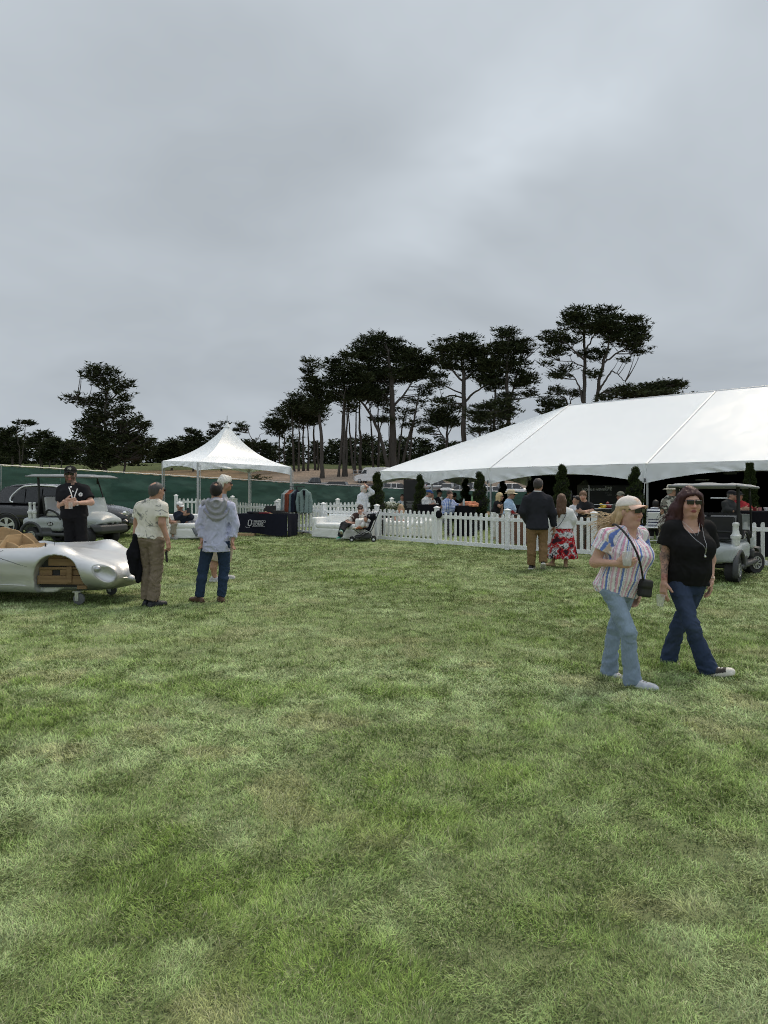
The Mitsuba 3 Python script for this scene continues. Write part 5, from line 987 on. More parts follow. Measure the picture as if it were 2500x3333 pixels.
# local axes: x forward (nose at 0, tail at -4), y away from the camera, z up; half width .76
def car_sdf():
    S = Sdf(); B = np.array([[0, 0, 1.], [0, 1, 0], [-1, 0, 0]]).T      # loft axis along -x: section x -> world z, y -> y
    S.ell((-.95, 0, .38), (.98, .66, .26), k=.1); S.ell((-1.75, 0, .44), (1.75, .72, .31), k=.1); S.ell((-3.0, 0, .44), (1.4, .74, .34), k=.12)
    for sy in (-1, 1):
        S.cone((-.22, sy * .47, .40), (-.88, sy * .575, .595), .16, .195, .12); S.cone((-.88, sy * .575, .595), (-2.0, sy * .60, .58), .195, .17, .12); S.cone((-2.0, sy * .60, .58), (-2.75, sy * .60, .56), .17, .21, .12); S.cone((-2.75, sy * .60, .50), (-3.5, sy * .58, .58), .21, .22, .12)
        S.box((-1.9, sy * .58, .34), (1.0, .15, .18), .12, k=.10)
    S.cone((-.70, 0, .62), (-1.6, 0, .72), .045, .085, .05); S.cone((-.02, 0, .36), (-.5, 0, .40), .07, .17, .12)
    S.box((-.05, 0, .335), (.10, .26, .035), .03, k=.04)
    S.keep(lambda p: .16 + .05 * np.clip((-p[..., 0] - .4) * -1, 0, 1) - p[..., 2], .02)
    # wheel arches, cockpit, lamp recesses
    for cx, r in ((-.83, .325), (-3.35, .335)):
        S.carve(lambda p, cx=cx, r=r: np.maximum(np.sqrt((p[..., 0] - cx) ** 2 + (p[..., 2] - .37) ** 2) - r, -np.where(p[..., 1] < 0, -p[..., 1] - .59 + .2 * np.clip(p[..., 0] + 1.1, 0, .6), p[..., 1] - .56)), (cx - r, -.9, -.1), (cx + r, .9, .80), .008)
        S.carve(lambda p, cx=cx, r=r: np.maximum(np.maximum(np.abs(p[..., 0] - cx) - r, p[..., 2] - .37), -np.where(p[..., 1] < 0, -p[..., 1] - .59 + .2 * np.clip(p[..., 0] + 1.1, 0, .6), p[..., 1] - .56)), (cx - r, -.9, -.1), (cx + r, .9, .4), .008)
    S.ell((-2.15, 0, .98), (.74, .50, .46), k=.03, mode='sub')
    for sy in (-1, 1): S.ell((-.20, sy * .600, .455), (.165, .060, .100), rotz(-sy * .52) @ roty(.55), .012, 'sub')
    return S
CSH = car_sdf(); m = clean(CSH.mesh(.0135, (-3.4, -.86, .1), (.16, .86, .95)))
# keep only the skin: hollow it by removing what lies deeper than the sheet thickness below the arches and sills
put_shell = xf(m, CAR_R, CAR_O + [0, 0, float(gz(CAR_O[0], CAR_O[1]))]); part(shell, 'body', put_shell, 'm_alu', smooth=True)
def bar(parent, name, a, b, r, bsdf, n=6): return part(parent, name, tube(np.array([cw(q) for q in catmull(np.array([a, b] if not isinstance(a, list) else a, float), 4)]), r, n), bsdf, smooth=True)
def on_side(x, z, d=.0):
    """A point on the near flank of the shell, found by marching in from the camera side."""
    y = -.95
    fn = [q for q in CSH.ops]
    for yy in np.linspace(-.95, -.2, 400):
        dmin = min(float(q[0](np.array([x, yy, z]))) for q in fn if q[4] == 'add')
        if dmin < .0: y = yy; break
    return (x, y - d, z)
# door line, fender line, lamp ring and sill moulding
bar(shell, 'panel_line', [on_side(-1.24, .53, .002), on_side(-1.5, .60, .002), on_side(-1.72, .66, .002), on_side(-1.73, .70, .002), on_side(-1.67, .74, .002)], None, .005, 'grey_plastic')
bar(shell, 'panel_line', [on_side(-1.85, .78, .003), on_side(-1.85, .735, .003)], None, .006, 'black')
bar(shell, 'sill_bead', [on_side(x, .275, .0) for x in (-1.28, -2.1, -2.6, -3.05)], None, .008, 'm_alu')
th = np.linspace(0, 2 * PI, 30)
for sy in (-1,):
    R_ = rotz(-sy * .52) @ roty(.55); ring = [np.array([-.20, sy * .600, .455]) + R_ @ np.array([.165 * math.cos(t), sy * .006, .100 * math.sin(t) * (1 + .18 * math.cos(t))]) for t in th]
    part(shell, 'lamp_rim', tube(np.array([cw(q) for q in ring]), .007, 6), 'm_alu', smooth=True)
    hl = part(shell, 'headlight', xf(lathe([(.001, .012), (.032, .006), (.046, -.01), (.050, -.03)], 18), CAR_R @ rotz(.5) @ rotx(PI / 2), cw((-.285, sy * .622, .505))), 'alloy', smooth=True, label='round headlight at the back of the recess')
part(shell, 'nose_bumper', xf(box([0, 0, 0], [.10, .30, .055], .025), CAR_R @ rotz(-.5), cw((-.07, -.22, .355))), 'm_alu', smooth=40, label='small bright lip of the grille opening')
part(shell, 'aerial', tube([cw((-1.22, -.22, .70)), cw((-1.215, -.22, .86))], .004, 5), 'black')
for x, y, z in ((-1.30, -.30, .79),): part(shell, 'clip', xf(box([0, 0, 0], [.02, .012, .05], .003), CAR_R, cw((x, y, z))), 'black')
# the buck: ply formers standing proud of the cockpit, planks behind the open arch
def ply_board(poly, th_, R, t, name='former'):
    part(buck, name, xf(prism(poly, th_, .002), CAR_R @ R, cw(t)), 'm_wood', smooth=30)
buck = thing('wooden_buck', 'plywood and plank buck inside the silver car body', 'wooden buck')
ply_board([(-.95, 0), (-.95, .30), (-.80, .38), (-.55, .42), (-.30, .37), (-.05, .22), (.12, .02), (.12, 0)], .02, np.eye(3), (-1.72, .05, .60))
ply_board([(-.60, -.1), (-.60, .14), (-.42, .21), (-.25, .24), (-.05, .20), (.20, .08), (.34, -.02), (.34, -.1)], .02, np.eye(3), (-1.80, -.27, .61))
for xx, h in ((-1.95, .32), (-1.72, .18), (-2.5, .40)): ply_board([(-.45, -.05), (-.45, h * .45), (-.25, h), (.25, h), (.45, h * .45), (.45, -.05)], .018, rotz(PI / 2), (xx, 0, .60))
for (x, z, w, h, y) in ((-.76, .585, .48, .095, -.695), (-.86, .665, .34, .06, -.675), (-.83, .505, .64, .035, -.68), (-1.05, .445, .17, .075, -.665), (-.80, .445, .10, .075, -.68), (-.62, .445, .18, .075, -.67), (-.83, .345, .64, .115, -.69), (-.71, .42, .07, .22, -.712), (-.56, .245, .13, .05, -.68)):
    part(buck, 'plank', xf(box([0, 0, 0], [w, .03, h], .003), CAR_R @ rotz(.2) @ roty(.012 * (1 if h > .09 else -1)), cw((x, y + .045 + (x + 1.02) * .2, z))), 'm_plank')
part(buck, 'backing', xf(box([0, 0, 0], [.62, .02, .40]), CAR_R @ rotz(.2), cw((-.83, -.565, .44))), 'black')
for q in ((-.60, -.55, .0), (-.68, .36, 0), (-2.9, -.36, 0)):
    part(buck, 'caster', cat([xf(cat([xf(lathe([(.001, -.022), (.05, -.024), (.078, -.018), (.084, 0), (.078, .018), (.05, .024), (.001, .022)], 20), rotx(PI / 2), [0, 0, .085])]), CAR_R @ rotz(.1), cw(q))]), 'grey_plastic', smooth=40)
    part(buck, 'caster_fork', xf(cat([box([-.02, sy * .032, .12], [.05, .006, .12]) for sy in (-1, 1)] + [box([-.02, 0, .185], [.11, .09, .012])]), CAR_R @ rotz(.1), cw(q)), 'alloy')

# ------------------------------------------------------------------ wheels and cars
def wheel(parent, M, R, t, r=.33, w=.21, rim=.62, spokes=5, dark='rubber', alloy='alloy', near=-1, sub='wheel'):
    """Axis along local y; the outer face looks to near*y."""
    y = w / 2; tyre = lathe([(r * rim * .96, -y * .9), (r * .93, -y), (r * .985, -y * .80), (r, -y * .4), (r, y * .4), (r * .985, y * .80), (r * .93, y), (r * rim * .96, y * .9)], 28)
    wk = part(parent, sub, xf(tyre, R @ rotx(PI / 2), t), dark, smooth=40)
    o = near * y; f = [lathe([(r * rim, o * .95), (r * rim * .93, o * .92), (r * rim * .90, o * .45), (r * .14, o * .40), (.001, o * .40)], 24)] if True else []
    part(wk, 'rim', xf(f[0], R @ rotx(-PI / 2), t), 'dark_plastic' if spokes else alloy, smooth=40)
    sp = []
    for i in range(spokes):
        a = i / spokes * 2 * PI; hw = r * rim * PI / spokes * .42
        g = Polygon([(-hw * .45, r * .10), (hw * .45, r * .10), (hw, r * rim * .95), (-hw, r * rim * .95)]); sp.append(xf(xf(prism(g, .03, .006), roty(a), None), None, [0, o * .80, 0]))
    if sp:
        sp.append(xf(lathe([(r * rim, -.02), (r * rim * 1.0, .02), (r * rim * .90, .02), (r * rim * .90, -.02), (r * rim, -.02)], 24), rotx(PI / 2), [0, o * .86, 0])); sp.append(xf(lathe([(.001, .018), (r * .13, .016), (r * .15, -.01)], 14), rotx(-near * PI / 2 if near > 0 else PI / 2), [0, o * .82, 0]))
        part(wk, 'spoke', xf(cat(sp), R, t), alloy, smooth=40)
    return wk
def loft_car(secs, n=24, pw=3.2):
    """Body from sections (x, half width, z bottom, z top): rounded boxes along x."""
    V = []; th = np.arange(n) / n * 2 * PI; c, s_ = np.cos(th), np.sin(th); ex = 2 / pw
    cx, cz_ = np.sign(c) * np.abs(c) ** ex, np.sign(s_) * np.abs(s_) ** ex
    for x, w, z0, z1 in secs: V.append(np.stack([np.full(n, x), cx * w * (1 - .0 * cz_), (z0 + z1) / 2 + cz_ * (z1 - z0) / 2], 1))
    k = len(V); V = np.vstack(V + [np.array([[secs[0][0], 0, (secs[0][2] + secs[0][3]) / 2], [secs[-1][0], 0, (secs[-1][2] + secs[-1][3]) / 2]])]); F = []
    for i in range(k - 1):
        for j in range(n): a, b = i * n + j, i * n + (j + 1) % n; F += [[a, b, b + n], [a, b + n, a + n]]
    for j in range(n): F += [[k * n, (j + 1) % n, j], [k * n + 1, (k - 1) * n + j, (k - 1) * n + (j + 1) % n]]
    m = trimesh.Trimesh(V, np.array(F), process=False); return m
def cabin_mesh(base, top, zb, zt, wb, wt):
    """Greenhouse: (x0, x1) at the belt and roof."""
    return hull([(x, sy * wb, zb) for x in base for sy in (-1, 1)] + [(x, sy * wt, zt) for x in top for sy in (-1, 1)] + [((top[0] + top[1]) / 2, sy * wt * .9, zt + .03) for sy in (-1, 1)])
KINDS_ = dict(sedan=dict(L=4.7, belt=.92, roof=1.42, base=(-1.75, 1.25), top=(-1.05, .55), hood=.86, tail=1.0), suv=dict(L=4.7, belt=1.08, roof=1.66, base=(-2.15, 1.25), top=(-1.9, .5), hood=1.02, tail=1.1), hatch=dict(L=4.2, belt=.95, roof=1.5, base=(-1.95, 1.25), top=(-1.6, .5), hood=.9, tail=1.0), pickup=dict(L=5.4, belt=1.10, roof=1.80, base=(-.6, 1.3), top=(-.45, .75), hood=1.08, tail=1.08))
def parked_car(label, x, y, rz, kind, paint, name='parked_car', cat_='car', group='cars parked beyond the green fence'):
    q = KINDS_[kind]; k = thing(name, label, cat_, group); z = float(gz(x, y)); R = rotz(rz); t = np.array([x, y, z]); L = q['L'] / 2; b = q['belt']
    secs = [(-L, .60, .45, q['tail'] * .8), (-L + .06, .80, .32, q['tail'] * .96), (-L + .35, .88, .24, q['tail']), (-L * .55, .91, .22, b), (0, .91, .22, b), (q['base'][1] - .1, .91, .22, b), (q['base'][1] + .25, .90, .22, q['hood'] + .04), (L - .45, .88, .24, q['hood'] - .06), (L - .08, .78, .28, q['hood'] - .2), (L, .62, .36, q['hood'] - .32)]
    part(k, 'body', xf(loft_car(secs), R, t), paint, smooth=40)
    part(k, 'window', xf(cabin_mesh(q['base'], q['top'], b - .04, q['roof'] - .02, .80, .60), R, t), 'tinted', smooth=20)
    part(k, 'roof', xf(loft_car([(q['top'][0] - .02, .50, q['roof'] - .02, q['roof'] + .0), (q['top'][0] + .12, .62, q['roof'] - .05, q['roof'] + .03), ((q['top'][0] + q['top'][1]) / 2, .65, q['roof'] - .05, q['roof'] + .045), (q['top'][1] - .1, .62, q['roof'] - .05, q['roof'] + .03), (q['top'][1] + .04, .5, q['roof'] - .03, q['roof'] - .0)], 16), R, t), paint, smooth=40)
    for sx in (q['base'][0] * .55, (q['base'][0] + q['base'][1]) / 2 + .1):
        part(k, 'pillar', xf(cat([hull([(sx + a, sy * .815, b - .03) for a in (0, .08)] + [(sx + a + .02, sy * .79, b - .03) for a in (0, .08)] + [(sx * .9 + a, sy * .62, q['roof'] - .0) for a in (0, .08)] + [(sx * .9 + a, sy * .59, q['roof'] - .0) for a in (0, .08)]) for sy in (-1, 1)]), R, t), paint)
    for wx in (-L + .85, L - .88):
        for sy in (-1, 1): wheel(k, None, R, t + R @ np.array([wx, sy * .80, .34]), .34, .22, .66, 5, near=sy)
    for sy in (-1, 1):
        part(k, 'headlight', xf(hull([(L - .10, sy * .55, q['hood'] - .22), (L - .05, sy * .55, q['hood'] - .32), (L - .28, sy * .82, q['hood'] - .16), (L - .24, sy * .83, q['hood'] - .28), (L - .0, sy * .57, q['hood'] - .28)]), R, t), 'chrome'); part(k, 'taillight', xf(hull([(-L + .00, sy * .55, b - .12), (-L - .0, sy * .55, b - .25), (-L + .25, sy * .87, b - .10), (-L + .25, sy * .885, b - .26)]), R, t), 'taillight')
        part(k, 'mirror', xf(box([q['base'][1] - .45, sy * .98, b + .06], [.12, .18, .13], .04), R, t), paint, smooth=40)
    return k
mat('taillight', (.30, .012, .012), .2); mat('paint_white', (.74, .75, .76), .25, 0, .5, clearcoat=.8); mat('paint_silver', (.42, .43, .44), .28, .5, .5, clearcoat=.8); mat('paint_black', (.012, .012, .014), .2, 0, .5, clearcoat=1.); mat('paint_grey', (.09, .095, .10), .25, .3, .5, clearcoat=.8); mat('paint_maroon', (.07, .018, .02), .25, 0, .5, clearcoat=.8); mat('paint_blue', (.03, .05, .09), .25, 0, .5, clearcoat=.8)
def car_at(label, px, roof_py, Y, rz, kind, paint): parked_car(label, X_at(px, Y), Y, rz, kind, paint)
car_at('dark pickup parked nearest the bare sandy slope', 1030, 1556, 108, 3.4, 'pickup', 'paint_grey')
car_at('black wagon parked right of the dark pickup', 1085, 1560, 100, 2.9, 'suv', 'paint_black')
car_at('silver sedan in front of the black wagon', 1050, 1565, 94, 2.7, 'sedan', 'paint_silver')
car_at('dark sedan between the wagon and the white van', 1148, 1572, 97, 3.3, 'sedan', 'paint_grey')
car_at('maroon sedan in front of the white van', 1195, 1576, 98, 3.2, 'sedan', 'paint_maroon')
car_at('black sedan parked left of the maroon one', 1118, 1570, 93, 3.0, 'sedan', 'paint_black')
car_at('white wagon behind the spiral topiary at the marquee corner', 1290, 1572, 96, .4, 'suv', 'paint_white')
car_at('silver crossover with visible wheel under the marquee eave', 1425, 1568, 104, .35, 'suv', 'paint_silver')
car_at('white hatchback with tail towards the camera under the marquee eave', 1462, 1576, 98, 1.25, 'hatch', 'paint_white')
car_at('black crossover seen tail on beneath the eave', 1482, 1574, 102, 1.5, 'suv', 'paint_black')
car_at('silver sedan beside the shaded topiary', 1512, 1576, 96, .2, 'sedan', 'paint_silver')
car_at('white crossover between the shaded topiaries', 1560, 1574, 99, .15, 'suv', 'paint_white')
car_at('white sedan in front of the crossover row', 1600, 1582, 92, .1, 'sedan', 'paint_white')
car_at('white wagon at the right end of the parked row', 1670, 1582, 95, .05, 'suv', 'paint_white')
# the white van
vk = thing('delivery_van', 'white high roofed delivery van parked by the trees beyond the fence', 'van'); vx, vy = X_at(1212, 122), 122.; vz = float(gz(vx, vy)); R = rotz(2.62); t = np.array([vx, vy, vz])
vb = prism([(-2.9, .35), (-2.95, 1.2), (-2.9, 2.55), (-2.7, 2.68), (.9, 2.68), (1.25, 2.5), (1.85, 1.55), (2.85, 1.32), (3.05, 1.1), (3.1, .6), (3.0, .35)], 1.95, .10)
part(vk, 'body', xf(vb, R, t), 'paint_white', smooth=35); part(vk, 'windscreen', xf(hull([(1.30, sy * .78, 2.36) for sy in (-1, 1)] + [(1.84, sy * .84, 1.62) for sy in (-1, 1)] + [(1.40, sy * .78, 2.40) for sy in (-1, 1)] + [(1.93, sy * .84, 1.62) for sy in (-1, 1)]), R, t), 'tinted')
for sy in (-1, 1):
    part(vk, 'side_window', xf(hull([(x, sy * w, z) for x, z in ((.55, 2.25), (1.1, 2.25), (1.6, 1.62), (.55, 1.62)) for w in (.95, .985)]), R, t), 'tinted'); part(vk, 'mirror', xf(box([1.6, sy * 1.12, 1.75], [.14, .2, .32], .04), R, t), 'black'); part(vk, 'headlight', xf(box([2.98, sy * .72, 1.02], [.2, .32, .22], .05), R, t), 'chrome')
    for wx in (-1.9, 2.0): wheel(vk, None, R, t + R @ np.array([wx, sy * .86, .38]), .38, .25, .6, 5, near=sy)
part(vk, 'grille', xf(box([3.07, 0, .85], [.08, 1.0, .36], .03), R, t), 'black'); part(vk, 'bumper', xf(box([3.05, 0, .5], [.16, 1.9, .22], .05), R, t), 'grey_plastic')
rl = thing('railing', 'grey metal railing among the trunks behind the white van', 'railing'); a, b = P(1150, 1512, 128), P(1275, 1512, 128); a[2] = float(gz(*a[:2])); b[2] = float(gz(*b[:2]))
part(rl, 'rail', cat([tube([a + [0, 0, h], b + [0, 0, h]], .03, 5) for h in (.6, 1.1, 1.6)]), 'tent_pole'); part(rl, 'post', cat([tube([a + (b - a) * t - [0, 0, .2], a + (b - a) * t + [0, 0, 1.65]], .035, 5) for t in np.linspace(0, 1, 9)]), 'tent_pole')
for i, (px, Y) in enumerate(((400, 1), )): pass
mat('trim_bright', (.75, .76, .77), .35, .4)
# ------------------------------------------------------------------ the black sedan behind the cart
sd = thing('black_sedan', 'black saloon car parked behind the golf cart along the green fence', 'car'); SY = 20.9; R = rotz(math.radians(2)); SX = X_at(165, SY - .86); t = np.array([SX, SY, float(gz(SX, SY)) + .0])
mx = lambda px: (px - 165) / FPX * (SY - .86)                  # local x along the car from photo columns
L0, L1 = mx(-88), mx(400)
secs = [(L0, .60, .50, .86), (L0 + .05, .78, .36, .98), (L0 + .35, .87, .25, 1.03), (mx(25) - .1, .90, .22, 1.01), (mx(120), .90, .22, .98), (mx(230), .90, .22, .95), (mx(290), .90, .22, .93), (mx(340), .88, .24, .86), (mx(385), .80, .28, .74), (L1, .66, .34, .64)]
part(sd, 'body', xf(loft_car(secs, 32, 3.6), R, t), 'black_gloss', smooth=40)
zr, zb = 1.50, .95
def green(sy, w0, w1, pts): return hull([(mx(px), sy * (w0 + (w1 - w0) * (z - zb) / (zr - zb)) + o, z) for px, z in pts for o in (0, -.012 * sy)])
roof = loft_car([(mx(5), .52, 1.38, 1.42), (mx(22), .60, 1.40, 1.485), (mx(70), .63, 1.42, 1.52), (mx(130), .63, 1.42, 1.51), (mx(172), .60, 1.38, 1.46), (mx(195), .55, 1.33, 1.37)], 18); part(sd, 'roof', xf(roof, R, t), 'black_gloss', smooth=40)
part(sd, 'cabin', xf(hull([(mx(-45), sy * .80, .98) for sy in (-1, 1)] + [(mx(248), sy * .80, .93) for sy in (-1, 1)] + [(mx(8), sy * .60, 1.44) for sy in (-1, 1)] + [(mx(190), sy * .58, 1.40) for sy in (-1, 1)]), R, t), 'black_gloss', smooth=20)
part(sd, 'rear_window', xf(hull([(mx(-38) , sy * .66, 1.02) for sy in (-1, 1)] + [(mx(2), sy * .55, 1.40) for sy in (-1, 1)] + [(mx(-43), sy * .66, 1.03) for sy in (-1, 1)] + [(mx(-3), sy * .55, 1.42) for sy in (-1, 1)]), R, t), 'tinted')
for sy in (-1, 1):
    part(sd, 'side_window', xf(green(sy, .815, .655, [(32, .985), (40, 1.17), (62, 1.39), (72, 1.41), (74, .975)]), R, t), 'tinted'); part(sd, 'side_window', xf(green(sy, .815, .655, [(77, .975), (76, 1.41), (126, 1.42), (127, .965)]), R, t), 'tinted'); part(sd, 'side_window', xf(green(sy, .815, .655, [(131, .965), (130, 1.42), (170, 1.39), (222, .96)]), R, t), 'tinted')
    part(sd, 'chrome_trim', tube(np.array([(R @ np.array([mx(px), sy * (.845 + (.675 - .845) * (z - zb) / (zr - zb)) + sy * .006, z])) + t for px, z in catmull([(40, .985), (30, 1.03), (33, 1.17), (60, 1.405), (90, 1.455), (140, 1.455), (175, 1.42), (200, 1.33)], 4)]), .022, 6), 'trim_bright', smooth=True)
    for px in (22, 322): wheel(sd, None, R, t + R @ np.array([mx(px), sy * .80, .33]), .33, .23, .70, 5, near=sy)
    part(sd, 'headlight', xf(box([mx(392), sy * .55, .66], [.12, .34, .14], .04), R, t), 'chrome'); part(sd, 'mirror', xf(box([mx(205), sy * .98, 1.02], [.12, .18, .13], .04), R, t), 'black_gloss', smooth=40)
    part(sd, 'arch_lip', tube(np.array([R @ np.array([mx(22) + .37 * math.cos(a), sy * .905, .33 + .37 * math.sin(a)]) + t for a in np.linspace(-.1, PI + .1, 16)]), .016, 6), 'black_gloss', smooth=True)
part(sd, 'bumper', xf(box([mx(394), 0, .42], [.28, 1.66, .22], .08), R, t), 'black_gloss', smooth=40); part(sd, 'rub_strip', xf(box([mx(130), -.905, .55], [mx(260) - mx(60), .02, .05], .008), R, t), 'black')
# ------------------------------------------------------------------ golf carts
mat('cart_body', (.34, .365, .37), .32, 0, .5, clearcoat=.5); mat('cart_dark', (.045, .047, .05), .55); mat('cart_roof', (.17, .18, .185), .4); mat('clear_plastic', (.45, .48, .48), .12); mat('bottle', (.62, .63, .62), .35)
scene['cart_screen'] = {'type': 'thindielectric', 'int_ior': 1.5}
scene['cart_haze'] = {'type': 'blendbsdf', 'weight': .42, 'a': {'type': 'thindielectric'}, 'b': {'type': 'twosided', 'bsdf': {'type': 'diffuse', 'reflectance': {'type': 'rgb', 'value': [.55, .60, .60]}}}}
def golf_cart(label, x, y, rz, number=None, near=-1, extra=None, steer=.0, zs=1.):
    """Local axes: x forward, y to the cart's left, z up; wheelbase 1.66, front axle at x = .83."""
    k = thing('golf_cart', label, 'golf cart'); z = float(gz(x, y)); R = rotz(rz) @ np.diag([1., 1., zs]); t = np.array([x, y, z]); p_ = lambda n, m, b, s=40, **kw: part(k, n, xf(m, R, t), b, smooth=s, **kw)
    # rear body: side profile with wheel arch, softened
    S = Sdf(); S.box((-.52, 0, .52), (.62, .56, .17), .10, k=.05); S.ell((-.80, 0, .55), (.42, .57, .21), k=.08); S.box((-.30, 0, .62), (.34, .55, .08), .05, k=.05)
    S.carve(lambda p: np.maximum(np.sqrt((p[..., 0] + .83) ** 2 + (p[..., 2] - .23) ** 2) - .30, -(np.abs(p[..., 1]) - .34)), (-1.2, -.7, -.1), (-.5, .7, .56), .02)
    p_('rear_body', S.mesh(.016), 'cart_body', True)
    S = Sdf(); S.box((.02, 0, .27), (.72, .58, .045), .03); S.box((-.35, 0, .36), (.16, .57, .10), .03, k=.05); p_('floor_pan', S.mesh(.016), 'cart_dark', True)
    for sy in (-1, 1):
        arc = np.array([(-.83 + .335 * math.cos(a), sy * .555, .235 + .335 * math.sin(a)) for a in np.linspace(-.05, PI + .35, 20)]); p_('fender', tube(arc, .045, 8), 'cart_dark', True)
        p_('arm_rest', tube(catmull(np.array([(-.42, sy * .52, .78), (-.30, sy * .54, .90), (-.05, sy * .54, .82), (.08, sy * .54, .66)]), 5), .024, 8), 'black', True)
    # front cowl
    S = Sdf(); S.loft((.55, 0, 0), [(0, .30, .40), (0, .3, .4)], None) if False else None
    S = Sdf(); S.ell((.82, 0, .62), (.44, .50, .24), k=.10); S.box((.98, 0, .55), (.24, .42, .13), .08, k=.08); S.box((.62, 0, .66), (.16, .52, .17), .10, k=.08); S.cut((.35, 0, -1), (.9, 0, .46)); p_('front_cowl', S.mesh(.016), 'cart_body', True)
    S = Sdf(); S.box((.90, 0, .43), (.40, .54, .09), .05, k=.04); S.box((1.18, 0, .40), (.08, .46, .10), .05, k=.05)
    S.carve(lambda p: np.maximum(np.sqrt((p[..., 0] - .83) ** 2 + (p[..., 2] - .23) ** 2) - .29, -(np.abs(p[..., 1]) - .30)), (.4, -.7, -.1), (1.2, .7, .56), .02); p_('front_bumper', S.mesh(.016), 'cart_dark', True)
    for sy in (-1, 1):
        p_('headlight', hull([(1.17, sy * .20, .60), (1.21, sy * .18, .53), (1.05, sy * .44, .64), (1.10, sy * .44, .55), (1.22, sy * .22, .57)]), 'clear_plastic', 20)
    p_('emblem', box([1.225, 0, .57], [.02, .16, .06], .008), 'black', 20); p_('emblem_mark', xf(meshkit.text_mesh('000', .035, .004, True), np.array([[0, 0, 1.], [1, 0, 0], [0, 1, 0]]), [1.237, -.06, .553]), 'chrome', False)
    p_('dash', box([.50, 0, .80], [.12, 1.02, .20], .05), 'black'); p_('steering_column', tube([(.52, .26, .70), (.30, .26, .93)], .025, 8), 'black')
    sw_ = [(.28 + .17 * math.cos(a) * .55, .26 + .17 * math.sin(a), .94 + .17 * math.cos(a) * .8) for a in np.linspace(0, 2 * PI, 24)]; p_('steering_wheel', tube(sw_, .015, 6), 'black', True)
    for sy in (-1, 1):
        S = Sdf(); S.box((-.18, sy * .26, .80), (.24, .25, .06), .05, k=.03); S.box((-.46, sy * .26, 1.02), (.055, .25, .22), .05, roty(-.16), .03); p_('seat', S.mesh(.014), 'grey_vinyl', True)
        S = Sdf(); S.box((-.47, sy * .26, 1.03), (.035, .275, .24), .04, roty(-.16), .03); p_('seat_shell', S.mesh(.016), 'black', True)
    # roof and its posts
    def rf(u, v):
        xx = -1.02 + 1.98 * u; yy = (v - .5) * 1.20 * (1 - .10 * np.abs(2 * u - 1) ** 4); e = np.maximum(np.abs(2 * v - 1), np.abs(2 * u - 1)); return np.stack([xx, yy, 1.80 - .055 * e ** 6 + .012 * np.cos((v - .5) * 14) * (1 - e ** 4) + .03 * (1 - u)], 1)
    tp_ = grid_mesh(rf, 26, 26); bt = grid_mesh(lambda u, v: rf(u, v) * [1, 1, 0] + np.stack([u * 0, u * 0, 1.735 + .03 * (1 - u)], 1), 26, 26); p_('roof', cat([tp_, bt]), 'cart_roof', True)
    rim_ = [rf(np.array([a]), np.array([b]))[0] - [0, 0, .012] for a, b in [(i / 12, 0) for i in range(13)] + [(1, i / 10) for i in range(1, 11)] + [(1 - i / 12, 1) for i in range(1, 13)] + [(0, 1 - i / 10) for i in range(1, 11)]]; p_('roof_edge', tube(rim_, .024, 6), 'cart_roof', True)
    for sy in (-1, 1):
        p_('post', tube([(-.66, sy * .50, .70), (-.62, sy * .50, 1.20), (-.66, sy * .50, 1.76)], [.034, .030, .030], 8), 'black', True); p_('post', tube([(.66, sy * .47, .78), (.58, sy * .48, 1.15), (.34, sy * .50, 1.74)], .018, 8), 'black', True); p_('post_trim', box([.36, sy * .50, 1.62], [.06, .03, .1], .01), 'black')
    p_('windscreen', hull([(.735, sy * .45, .84) for sy in (-1, 1)] + [(.61, sy * .46, 1.20) for sy in (-1, 1)] + [(.741, sy * .45, .84) for sy in (-1, 1)] + [(.616, sy * .46, 1.20) for sy in (-1, 1)]), 'cart_haze', False)
    p_('windscreen_edge', tube([(.61, sy * .46, 1.20) for sy in (-1, 1)], .010, 6), 'clear_plastic')
    # bag well and sand bottles behind the seats
    p_('bag_rack', cat([box([-.86, 0, .80], [.28, .86, .05], .02), box([-.70, 0, .98], [.05, .92, .42], .02), tube([(-.92, -.46, .92), (-1.0, 0, .94), (-.92, .46, .92)], .022, 8)]), 'black', 40)
    for xx, yy in ((-.76, .50), (-.90, .50), (-.76, -.50), (-.90, -.50)):
        b = lathe([(.001, -.0), (.035, 0), (.052, .03), (.054, .14), (.072, .15), (.074, .20), (.050, .22), (.034, .30), (.034, .37), (.042, .38), (.042, .42), (.02, .44), (.001, .44)], 14); b = part(k, 'sand_bottle', xf(xf(b, roty(-.04), [xx, yy, .66]), R, t), 'bottle', smooth=40)
    for wx in (-.83, .83):
        for sy in (-1, 1): wheel(k, None, R @ rotz(steer if wx > 0 else 0), t + R @ np.array([wx, sy * .46, .225]), .225, .20, .56, 10, near=sy)
    if number:
        S = xf(lathe([(.001, .004), (.088, .004), (.09, 0)], 24), np.diag([1, .55, 1.]) , None); B_ = np.array([[1., 0, 0], [0, 0, -1.], [0, 1., 0]]); p_('number_plate', xf(S, B_, [-.22, -.572, .55]), 'black', 40, label='oval black number plate reading 114'); p_('number', xf(meshkit.text_mesh(number, .05, .004, True), B_, [-.285, -.580, .527]), 'white_vinyl', False)
        p_('maker_mark', xf(meshkit.text_mesh('___', .012, .003), B_, [-.26, -.575, .43]), 'cart_dark', False)
    if extra: extra(k, R, t)
    return k
golf_cart('grey golf cart with oval number plate parked beside the black saloon', X_at(238, 18.6), 18.6, math.radians(-17), '114', steer=-.25)
def visor(k, R, t): part(k, 'visor', xf(box([.40, 0, 1.66], [.02, .5, .16], .005), R, t), 'cart_haze')
golf_cart('grey golf cart seen from behind beside the right hand picket fence', 6.09, 13.04, math.radians(52.6), None, steer=-.5, zs=.93)
